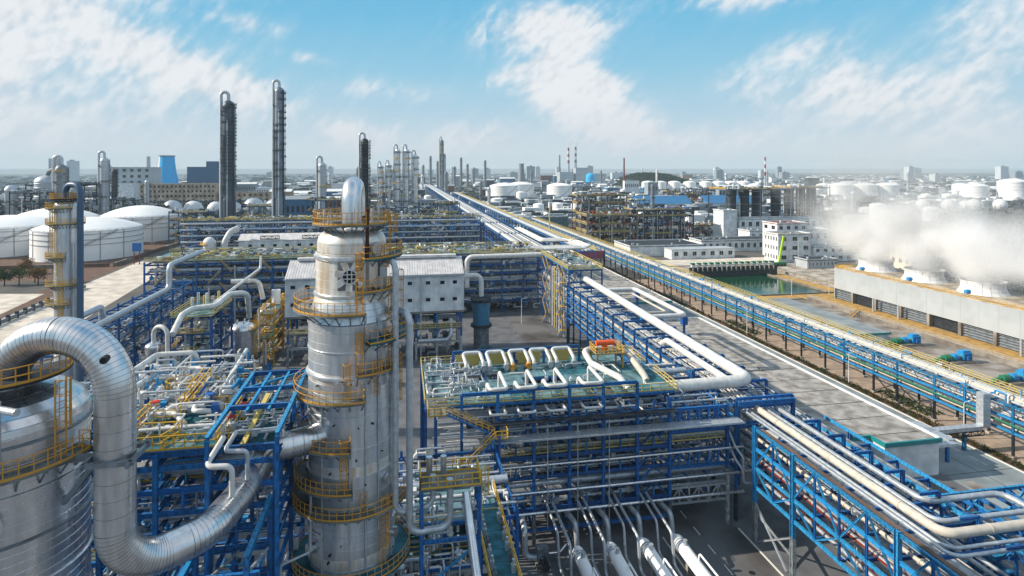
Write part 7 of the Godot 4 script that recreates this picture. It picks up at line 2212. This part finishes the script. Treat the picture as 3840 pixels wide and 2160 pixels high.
	ld.ladder(Vector3(-3.9, 0, 1.5), Vector3(-3.9, 11.5, 1.5), Vector3(-1, 0, 0), true, 1.2)
	put(cr2, "caged_ladder", ld.mesh(), M.orange)
	var gs := thing("green_silo", "mint green silo standing against the far end of the cooling tower", "silo", V(208, 0, 243))
	put(gs, "shell", _tube_mesh(Vector3.ZERO, Vector3(0, 12.5, 0), 2.8, 20), mat("mint", Color(0.35, 0.78, 0.55), 0.6))
	put(gs, "cap", _tube_mesh(Vector3(0, 12.5, 0), Vector3(0, 13.2, 0), 2.0, 20), M.green)
	street_lamp(V(232, 0, 318), 15.0, "tall dark green mast light beyond the basin")
	street_lamp(V(176, 0, 246), 7.0, "white lamp post at the near edge of the basin, the left one", "lamp posts at the basin")
	street_lamp(V(193, 0, 243), 7.0, "white lamp post at the near edge of the basin, the right one", "lamp posts at the basin")
	var bd := thing("basin_road_barrier", "white concrete barrier along the road on the right side of the basin", "barrier", V(212, 0, 270))
	for k in 12: block(bd, "block", V(209, 0, 242 + 5.4 * k), V(209.6, 1.0, 247 + 5.4 * k), M.concrete_pale)
	# tanks to the right and in the distance
	tank("wide white tank with a shallow cone roof in the centre distance, left of the pair", 196.0, 1144.0, 27.5, 26.0, 5.0, "cream tanks in the centre distance", 1, M.tank_white)
	tank("white tank touching the wide one, right of the pair", 240.0, 1197.0, 27.0, 27.0, 5.0, "cream tanks in the centre distance", 1, M.tank_white)
	tank("white tank with a slanting stair standing apart from the pair", 302.0, 1125.0, 24.5, 26.0, 5.0, "cream tanks in the centre distance", 1, M.tank_white)
	for k in 3: tank("small white tank before the wide white pair, %s from the left" % ordinal(k), [176.0, 205.0, 226.0][k], [760.0, 772.0, 756.0][k], 7.0, 12.0, 1.4, "small white tanks", 0)
	building("chiller_house", "white and grey unit with a flat roof and red base before the wide white tanks", 112, 128, 560, 575, 11, wh, M.galv_wall, 0, 0, 0)
	building("chiller_house", "blue grey louvred cooler unit beside the white one before the wide white tanks", 129, 160, 562, 577, 11, M.deck, M.galv_wall, 0, 0, 0)
	for k in 8: tank("white tank in the far row, %s from the left" % ordinal(k), [608.0, 640.0, 674.0, 712.0, 752.0, 782.0, 812.0, 844.0][k], 1415.0 - 7.0 * k, 15.0, 25.0, 3.2, "far row of white tanks", 0)
	for k in 5: tank("large white tank at the right, %s from the left" % ordinal(k), [860.0, 908.0, 952.0, 1075.0, 1120.0][k], [1050.0, 1042.0, 1036.0, 960.0, 925.0][k], 23.0, 26.0 if k < 4 else 35.0, 5.0, "large white tanks at the right", 1)
	for k in 12:
		var px := 700.0 + 52.0 * k
		tank("white tank in the second row at the right, %s from the left" % ordinal(k), px, 1150.0 + 60.0 * (k % 3) - 9.0 * k, 16.0, [15.0, 19.0, 22.0][k % 3], 3.2, "second row of white tanks", 0)
	for k in 4: tank("smaller white tank half in the steam, %s from the left" % ordinal(k), [472.0, 500.0, 540.0, 560.0][k], [560.0, 556.0, 600.0, 640.0][k], 8.5, [7.0, 6.0, 17.0, 10.0][k], 2.0, "small white tanks at the right", 0)
	for k in 4: sphere_tank("pale sphere tank in the steam at the right, %s from the left" % ordinal(k), 660.0 + 34.0 * k, 660.0 - 5.0 * k, 8.0, M.white, "spheres at the right")
	for k in 2:
		var x: float = [372.0, 478.0][k]
		var sh := thing("blue_roof_shed", "long shed with a bright blue roof beyond the brown frames, the %s one" % ["left", "right"][k], "building", V(x, 0, 800), "blue roofed sheds")
		block(sh, "wall", V(x - 40, 0, 800), V(x + 40, 8, 840), M.white_wall)
		var rb := MB.new()
		rb.quad(V(x - 41, 7.8, 799), V(x + 41, 7.8, 799), V(x + 41, 19, 820), V(x - 41, 19, 820), Vector3(0, 0.88, 0.47))
		rb.quad(V(x - 41, 7.8, 841), V(x + 41, 7.8, 841), V(x + 41, 19, 820), V(x - 41, 19, 820), Vector3(0, 0.88, -0.47))
		rb.tri_prism(V(x - 40, 8, 800), V(x - 40, 8, 840), V(x - 40, 18.6, 820), Vector3(80, 0, 0))
		done(rb, sh, "roof", mat("bright_blue", Color(0.22, 0.44, 0.62), 0.75))
	# power station and stacks on the horizon
	chimney("tall banded stack with a wisp of steam, left of the pair on the horizon", 605.0, 2125.0, 5.2, 136.0, M.galv, 12, "banded stacks")
	chimney("tall banded stack with a wisp of steam, right of the pair on the horizon", 631.0, 2120.0, 5.2, 139.0, M.galv, 12, "banded stacks")
	chimney("plain grey stack left of the banded pair", 599.0, 2228.0, 4.4, 112.0, M.mid_steel)
	chimney("thin brown stack right of the power station", 550.0, 1423.7, 2.8, 86.0, M.rust_red)
	chimney("thin red and white mast at the right horizon", 958.5, 1449.7, 3.0, 90.0, M.galv, 9)
	hyper_tower("small grey cooling tower on the horizon left of the banded stacks", 395.0, 1960.0, 15.0, 76.0, M.mid_steel)
	for k in 3: building("power_hall", "pale power station hall below the banded stacks, %s from the left" % ordinal(k), 560.0 + 60.0 * k, 612.0 + 60.0 * k, 2080, 2120, [46.0, 62.0, 40.0][k], M.galv_wall, M.dull_blue, 0, 0, 0, "power station halls", {"parapet": false})
	var dome := thing("blue_dome", "sky blue dome right of the banded stacks", "dome", V(641, 0, 1976))
	var dm := MB.new()
	dm.lathe(Vector3.ZERO, PackedVector2Array([Vector2(16, 0), Vector2(16, 30)]), 28)
	pr = PackedVector2Array()
	for j in 8: pr.append(Vector2(maxf(16.0 * cos(PI / 2 * j / 7.0), 0.01), 30.0 + 14.0 * sin(PI / 2 * j / 7.0)))
	dm.lathe(Vector3.ZERO, pr, 28, true)
	put(dome, "shell", dm.mesh(), M.sky_blue_paint)
	wooded_hill()
	skyline()
	steam()

func _pipe_mesh(pts: Array, r: float) -> ArrayMesh:
	var b := MB.new()
	b.tube(bent(pts, r * 2.0), r, 12)
	return b.mesh()

func wooded_hill() -> void:
	var hn := FastNoiseLite.new()
	hn.seed = 8
	hn.frequency = 0.012
	var b := MB.new()
	var c := V(760, 0, 1700)
	var pts := []
	for i in 33:
		for j in 13:
			var u := i / 16.0 - 1.0
			var w := j / 6.0 - 1.0
			var e := clampf(1.0 - u * u - w * w * 0.9, 0.0, 1.0)
			var h := (30.0 * exp(-2.2 * pow(u + 0.18, 2)) + 14.0) * smoothstep(0.0, 0.5, e) + hn.get_noise_2d(i * 9.0, j * 9.0) * 6.0 * e - 1.0
			pts.append(c + Vector3(u * 145.0, h, w * 90.0))
	for i in 32:
		for j in 12:
			var p: Array = [pts[i * 13 + j], pts[i * 13 + j + 1], pts[(i + 1) * 13 + j + 1], pts[(i + 1) * 13 + j]]
			var n: Vector3 = (p[1] - p[0]).cross(p[3] - p[0]).normalized()
			if n.y < 0: n = -n
			b.quad(p[0], p[1], p[2], p[3], n)
	struct("hill", b.mesh(), mat("hill_soil", Color(0.13, 0.15, 0.10), 1.0))
	var w := MB.new()
	for k in 2600:
		var p: Vector3 = pts[rng.randi() % pts.size()]
		if p.y < 1.0: continue
		leaf_clumps(w, p + Vector3(rng.randf_range(-6, 6), 1.5, rng.randf_range(-8, 8)), Vector3(4, 3.0, 4), 6, 2.2)
	tag(done(w, self, "woodland", M.leaf_dark, true), "dark evergreen wood covering the low hill on the horizon", "wood", "", "stuff")

var said := {}
# where a far thing stands, told by what it stands behind or below
func whereabouts(x: float, n: float) -> String:
	var px := 1288.0 + 1502.0 * tan(atan2(x, n) - deg_to_rad(10.49))
	var marks := [[250, "beyond the left refinery"], [480, "near the blue cooling tower"], [690, "behind the dark tall tower"], [880, "behind the pale tower"], [1040, "behind the slim columns"], [1180, "near the vanishing pipe rack"], [1370, "behind the wide white pair"], [1560, "below the banded stacks"], [1780, "near the wooded hill"], [2060, "beyond the dark silos"], [2300, "beyond the large white tanks"], [9999, "behind the steam"]]
	var far := Vector2(x, n).length()
	var depth := "in front" if far < 1000 else "midway" if far < 1500 else "farther out" if far < 2100 else "farthest out"
	for m in marks:
		if px < m[0]: return "%s, %s" % [m[1], depth]
	return ""

func unique(a: String) -> String: # a label that nothing else carries, or nothing
	if said.has(a): return ""
	said[a] = true
	return a

func skyline() -> void:
	var g := RandomNumberGenerator.new()
	g.seed = 77
	# works and sheds one can tell apart
	var tones := [mat("far_white", Color(0.84, 0.85, 0.86), 0.7), mat("far_grey", Color(0.52, 0.56, 0.60), 0.8), mat("far_blue", Color(0.22, 0.40, 0.54), 0.7), mat("far_tan", Color(0.60, 0.52, 0.45), 0.8), mat("far_dark", Color(0.20, 0.24, 0.28), 0.8), mat("far_brick", Color(0.42, 0.24, 0.19), 0.8)]
	var words := ["white", "grey", "blue", "tan", "dark", "brick"]
	var far_tower := mat("far_tower", Color(0.70, 0.74, 0.78), 0.8)
	var count := 0
	var tries := 0
	while count < 270 and tries < 4000:
		tries += 1
		var d := g.randf_range(600, 2700)
		var a := deg_to_rad(g.randf_range(-29.5, 51.5))
		var x := sin(a) * d
		var n := cos(a) * d
		if n < 560 + absf(x) * 0.1: continue
		if x > 50 and x < 108 and n < 1520: continue
		if x < -140 and n < 800: continue
		if absf(x - 760) < 160 and absf(n - 1700) < 120: continue
		if x > 84 and x < 350 and n < 1130 and n > 480: continue
		if x > 560 and x < 1250 and n < 1300 and n > 600 and absf(x - 900) < 330: continue
		if absf(x - 385) < 130 and n < 800 and n > 600: continue
		if x > 560 and x < 880 and n < 780: continue
		if x < -360 and n > 1000 and n < 1420 : continue
		if x > 250 and x < 395 and n < 620: continue
		var k: int = [0, 0, 1, 1, 2, 3, 4, 5, 0, 1][g.randi() % 10]
		var w := g.randf_range(12, 55)
		var dp := g.randf_range(10, 30)
		var h := g.randf_range(6, 16) if g.randf() < 0.85 else g.randf_range(18, 36)
		var gable := g.randf() < 0.6
		var rk: int = [0, 1, 0, 1, 4, 0][g.randi() % 6]
		var name_ := unique("%s %s %s with a %s %s roof, %s" % ["low" if h < 11 else "high" if h < 17 else "tall", words[k], "hut" if w < 24 else "shed" if w < 40 else "long hall", words[rk], "gabled" if gable else "flat", whereabouts(x, n)])
		if name_ == "": continue
		var t := thing("distant_shed", name_, "building", V(x, 0, n), "buildings of the far district")
		block(t, "wall", V(x - w / 2, 0, n), V(x + w / 2, h, n + dp), tones[k])
		var rf := MB.new()
		if gable:
			rf.quad(V(x - w / 2 - 0.5, h, n - 0.5), V(x + w / 2 + 0.5, h, n - 0.5), V(x + w / 2 + 0.5, h + dp * 0.14, n + dp / 2), V(x - w / 2 - 0.5, h + dp * 0.14, n + dp / 2), Vector3(0, 0.96, 0.27))
			rf.quad(V(x - w / 2 - 0.5, h, n + dp + 0.5), V(x + w / 2 + 0.5, h, n + dp + 0.5), V(x + w / 2 + 0.5, h + dp * 0.14, n + dp / 2), V(x - w / 2 - 0.5, h + dp * 0.14, n + dp / 2), Vector3(0, 0.96, -0.27))
			rf.tri_prism(V(x - w / 2, h, n), V(x - w / 2, h, n + dp), V(x - w / 2, h + dp * 0.14, n + dp / 2), Vector3(w, 0, 0))
		else:
			rf.box(V(x - w / 2 - 0.4, h, n - 0.4), V(x + w / 2 + 0.4, h + 0.8, n + dp + 0.4))
			rf.box(V(x - w / 4, h + 0.8, n + dp * 0.3), V(x + w / 8, h + 3.0, n + dp * 0.6))
		done(rf, t, "roof", tones[rk])
		if h > 8 and d < 1500:
			var wn := MB.new()
			for j in int(w / 5.0): wn.box(V(x - w / 2 + 1.5 + j * 5.0, h * 0.5, n - 0.15), V(x - w / 2 + 4.0 + j * 5.0, h * 0.75, n - 0.02))
			done(wn, t, "windows", M.glass_dark)
		count += 1
	for k in 36:
		var d := g.randf_range(700, 2300)
		var a := deg_to_rad(g.randf_range(-6, 50))
		var x := sin(a) * d
		var n := cos(a) * d
		if x > 50 and x < 110: x += 70
		if absf(x - 760) < 170 and absf(n - 1700) < 120: continue
		var r := g.randf_range(5, 12)
		var name_ := unique("%s white tank in the far district, %s" % ["little" if r < 7 else "middling" if r < 9.5 else "wide", whereabouts(x, n)])
		if name_: tank(name_, x, n, r, g.randf_range(8, 15), 2.0, "tanks of the far district", 0)
	for k in 26:
		var d := g.randf_range(800, 2400)
		var a := deg_to_rad(g.randf_range(-8, 46))
		var hh := g.randf_range(25, 62)
		var name_ := unique("%s %s column in the far district, %s" % ["short" if hh < 36 else "tall" if hh > 50 else "thin", ["silvery", "grey", "white"][k % 3], whereabouts(sin(a) * d, cos(a) * d)])
		if name_: slim_column(name_, sin(a) * d, cos(a) * d, g.randf_range(1.6, 3.5), hh, [M.galv, M.mid_steel, M.white][k % 3], 2, 300 + k, "columns of the far district", false, M.mid_steel)
	for k in 44: # towers of the far town
		var d := g.randf_range(3000, 4600)
		var a: float = deg_to_rad([-27.0, -26.0, 44.0, 46.0, 48.0, 50.0, 51.0, g.randf_range(-28, 51)][mini(k, 7)])
		var x := sin(a) * d
		var n := cos(a) * d
		var h: float = g.randf_range(30, 80) if k > 1 else [112.0, 92.0][k]
		var tone := g.randi() % 2
		var name_ := unique("%s %s tower block on the hazy horizon, %s" % ["low" if h < 45 else "mid height" if h < 62 else "high", words[tone], whereabouts(x, n).split(",")[0]])
		if name_ == "": continue
		var t := thing("distant_tower_block", name_, "building", V(x, 0, n), "tower blocks on the horizon")
		block(t, "wall", V(x - g.randf_range(12, 28), 0, n), V(x + g.randf_range(12, 28), h, n + 30), [far_tower, tones[1]][tone])
		block(t, "roof_house", V(x - 6, h, n + 4), V(x + 6, h + 5, n + 20), tones[1])
	for k in 34: # open units of steel and pipes between the sheds
		var d := g.randf_range(640, 1250)
		var a := deg_to_rad(g.randf_range(-10, 44))
		var x := sin(a) * d
		var n := cos(a) * d
		if n < 580 or (x > 40 and x < 112) or (x > 560 and n < 790) or (x > 100 and x < 220 and n < 770) or (x > 250 and x < 395 and n < 620): continue
		var name_ := unique("open %s unit of pipes and steel, %s" % [["dark", "grey", "brown", "blue"][k % 4], whereabouts(x, n)])
		if name_ == "": continue
		var w := g.randf_range(18, 46)
		var h := g.randf_range(12, 30)
		process_block("process_unit", name_, [x - w / 2, x, x + w / 2], [n, n + 14.0], [h * 0.35, h * 0.7, h], h + 1.0, [M.dark_steel, M.mid_steel, M.rust_red, M.dull_blue][k % 4], 2000 + k, {"clutter": 90, "rail": 0.3, "w": 0.8, "rlo": 0.3, "rhi": 0.9, "drums": 5, "risers": 5, "decks": 0.5, "railm": M.yellow_pale, "mats": [M.galv, M.dark_steel, M.white, M.mid_steel], "slabs": true, "group": "open units of the far district"})
	# what nobody could count: low roofs, yards and trees that merge into one texture
	for k in 3:
		var b := MB.new()
		for j in 2600:
			var d := 620.0 + 5200.0 * pow(g.randf(), 1.5)
			var a := deg_to_rad(g.randf_range(-31, 53))
			var x := sin(a) * d
			var n := cos(a) * d
			if n < 600 or (x > 50 and x < 108 and n < 1520) or (x < -160 and n < 760): continue
			if x > 560 and x < 880 and n < 780: continue
			var s := g.randf_range(3, 9) * (1.0 + d / 2500.0)
			b.box(V(x - s, 0, n), V(x + s, g.randf_range(3, 9), n + s * g.randf_range(0.6, 1.6)))
		tag(done(b, self, "distant_roofs", [tones[0], tones[1], tones[4]][k], true), ["pale low roofs scattered over the hazy plain", "grey low roofs scattered over the hazy plain", "dark low roofs and yards scattered over the hazy plain"][k], "roofs", "", "stuff")
	var c := MB.new()
	for j in 2600:
		var d := 640.0 + 4200.0 * pow(g.randf(), 1.3)
		var a := deg_to_rad(g.randf_range(-31, 53))
		if cos(a) * d < 620 or (sin(a) * d > 40 and sin(a) * d < 112 and cos(a) * d < 1500) or (sin(a) * d < -160 and cos(a) * d < 760): continue
		leaf_clumps(c, V(sin(a) * d, 3.5, cos(a) * d), Vector3(9, 3.5, 9) * (0.6 + d / 3000.0), 16, 2.4)
	tag(done(c, self, "distant_trees", M.leaf_dark, true), "dark tree belts scattered between the far works", "trees", "", "stuff")

func steam() -> void:
	# vapour as droplets: clusters of tiny bright flecks that thin out as the plume drifts away and rises
	var fleck := MB.new()
	var g := RandomNumberGenerator.new()
	g.seed = 99
	for k in 240:
		var p := Vector3(g.randfn(0, 1.9), g.randfn(0, 1.6), g.randfn(0, 1.9))
		var u := Vector3(g.randf_range(-1, 1), g.randf_range(-1, 1), g.randf_range(-1, 1)).normalized()
		var w := u.cross(Vector3(0.3, 0.9, 0.2)).normalized()
		var s := g.randf_range(0.024, 0.034)
		fleck.quad(p + (u + w) * s, p + (u - w) * s, p - (u + w) * s, p + (w - u) * s, u.cross(w).normalized())
	var fm := fleck.mesh()
	var vap := mat("vapour", Color(0.96, 0.965, 0.975), 1.0)
	vap.specular_mode = BaseMaterial3D.SPECULAR_DISABLED
	vap.backlight_enabled = true
	vap.backlight = Color(1, 1, 1)
	vap.cull_mode = BaseMaterial3D.CULL_DISABLED
	var curl := FastNoiseLite.new()
	curl.seed = 4
	curl.frequency = 0.05
	curl.fractal_octaves = 4
	var fans := [[228.0, 0.8, 0.75, "farthest"], [203.5, 0.75, 0.7, "second"], [179.0, 1.3, 1.25, "third"], [154.5, 1.3, 1.2, "fourth"], [130.0, 1.2, 1.0, "fifth"]]
	for f in fans:
		var t := thing("steam_plume", "white steam plume pouring off the %s fan stack from the far end" % f[3], "steam", V(204.2, 18.0, f[0]), "steam from the cooling tower")
		t.set_meta("kind", "stuff")
		var xf: Array[Transform3D] = []
		for i in 30:
			var k := i / 29.0
			var c := V(g.randfn(0, 2.0) + 9.0 * k, 1.0 + 20.0 * pow(k, 0.8) * f[1] + g.randfn(0, 1.5 * k + 0.3), 62.0 * k * f[1] + g.randfn(0, 2.0))
			var r := (5.2 + 11.0 * k) * g.randf_range(0.75, 1.15)
			var want := int((150.0 + 60.0 * k) * (1.0 - 0.82 * k) * f[2])
			for j in want * 3:
				if want <= 0: break
				var d := Vector3(g.randfn(0, 0.56), g.randfn(0, 0.48), g.randfn(0, 0.56)) * r
				var q := c + d
				var e := curl.get_noise_3dv(q + t.position)
				if e * 0.8 + 0.14 < k * 0.12 + 0.45 * (d.length() / r - 0.55): continue
				xf.append(Transform3D(Basis.from_euler(Vector3(g.randf() * TAU, g.randf() * TAU, g.randf() * TAU)) * g.randf_range(0.7, 1.3), q))
				want -= 1
		var mm := MultiMesh.new()
		mm.transform_format = MultiMesh.TRANSFORM_3D
		mm.mesh = fm
		mm.instance_count = xf.size()
		for i in xf.size(): mm.set_instance_transform(i, xf[i])
		var mi := MultiMeshInstance3D.new()
		mi.multimesh = mm
		mi.material_override = vap
		named(t, mi, "droplets")
		mi.set_meta("kind", "stuff")
		for i in 6:
			var fv := FogVolume.new()
			fv.shape = RenderingServer.FOG_VOLUME_SHAPE_ELLIPSOID
			fv.size = Vector3(20, 14, 26) * (0.7 + 0.22 * i)
			var fmat := FogMaterial.new()
			fmat.albedo = Color(1, 1, 1)
			fmat.density = 0.007 - 0.0008 * i
			fv.material = fmat
			named(t, fv, "thin_vapour")
			fv.position = V(2.0 * i, 4.0 + 6.5 * i * f[1], 14.0 * i * f[1])
	for k in 2:
		var x: float = [605.0, 631.0][k]
		var t := thing("smoke_wisp", "thin white wisp over the %s banded stack" % ["left", "right"][k], "steam", V(x, 138, 2122), "wisps over the banded stacks")
		t.set_meta("kind", "stuff")
		for j in 3:
			var f := FogVolume.new()
			f.shape = RenderingServer.FOG_VOLUME_SHAPE_ELLIPSOID
			f.size = Vector3(14 + 8 * j, 16, 14)
			var m := FogMaterial.new()
			m.albedo = Color(1.0, 1.0, 1.0)
			m.density = 0.03 - 0.008 * j
			f.material = m
			named(t, f, "steam_puff")
			f.position = Vector3(2 + 6 * j, 6 + 10 * j, 0)

func _ready() -> void:
	rng.seed = 7
	make_view()
	make_materials()
	make_units()
	ground_and_roads()
	site_structures()
	main_column()
	left_vessel()
	loop_pipe()
	far_things()
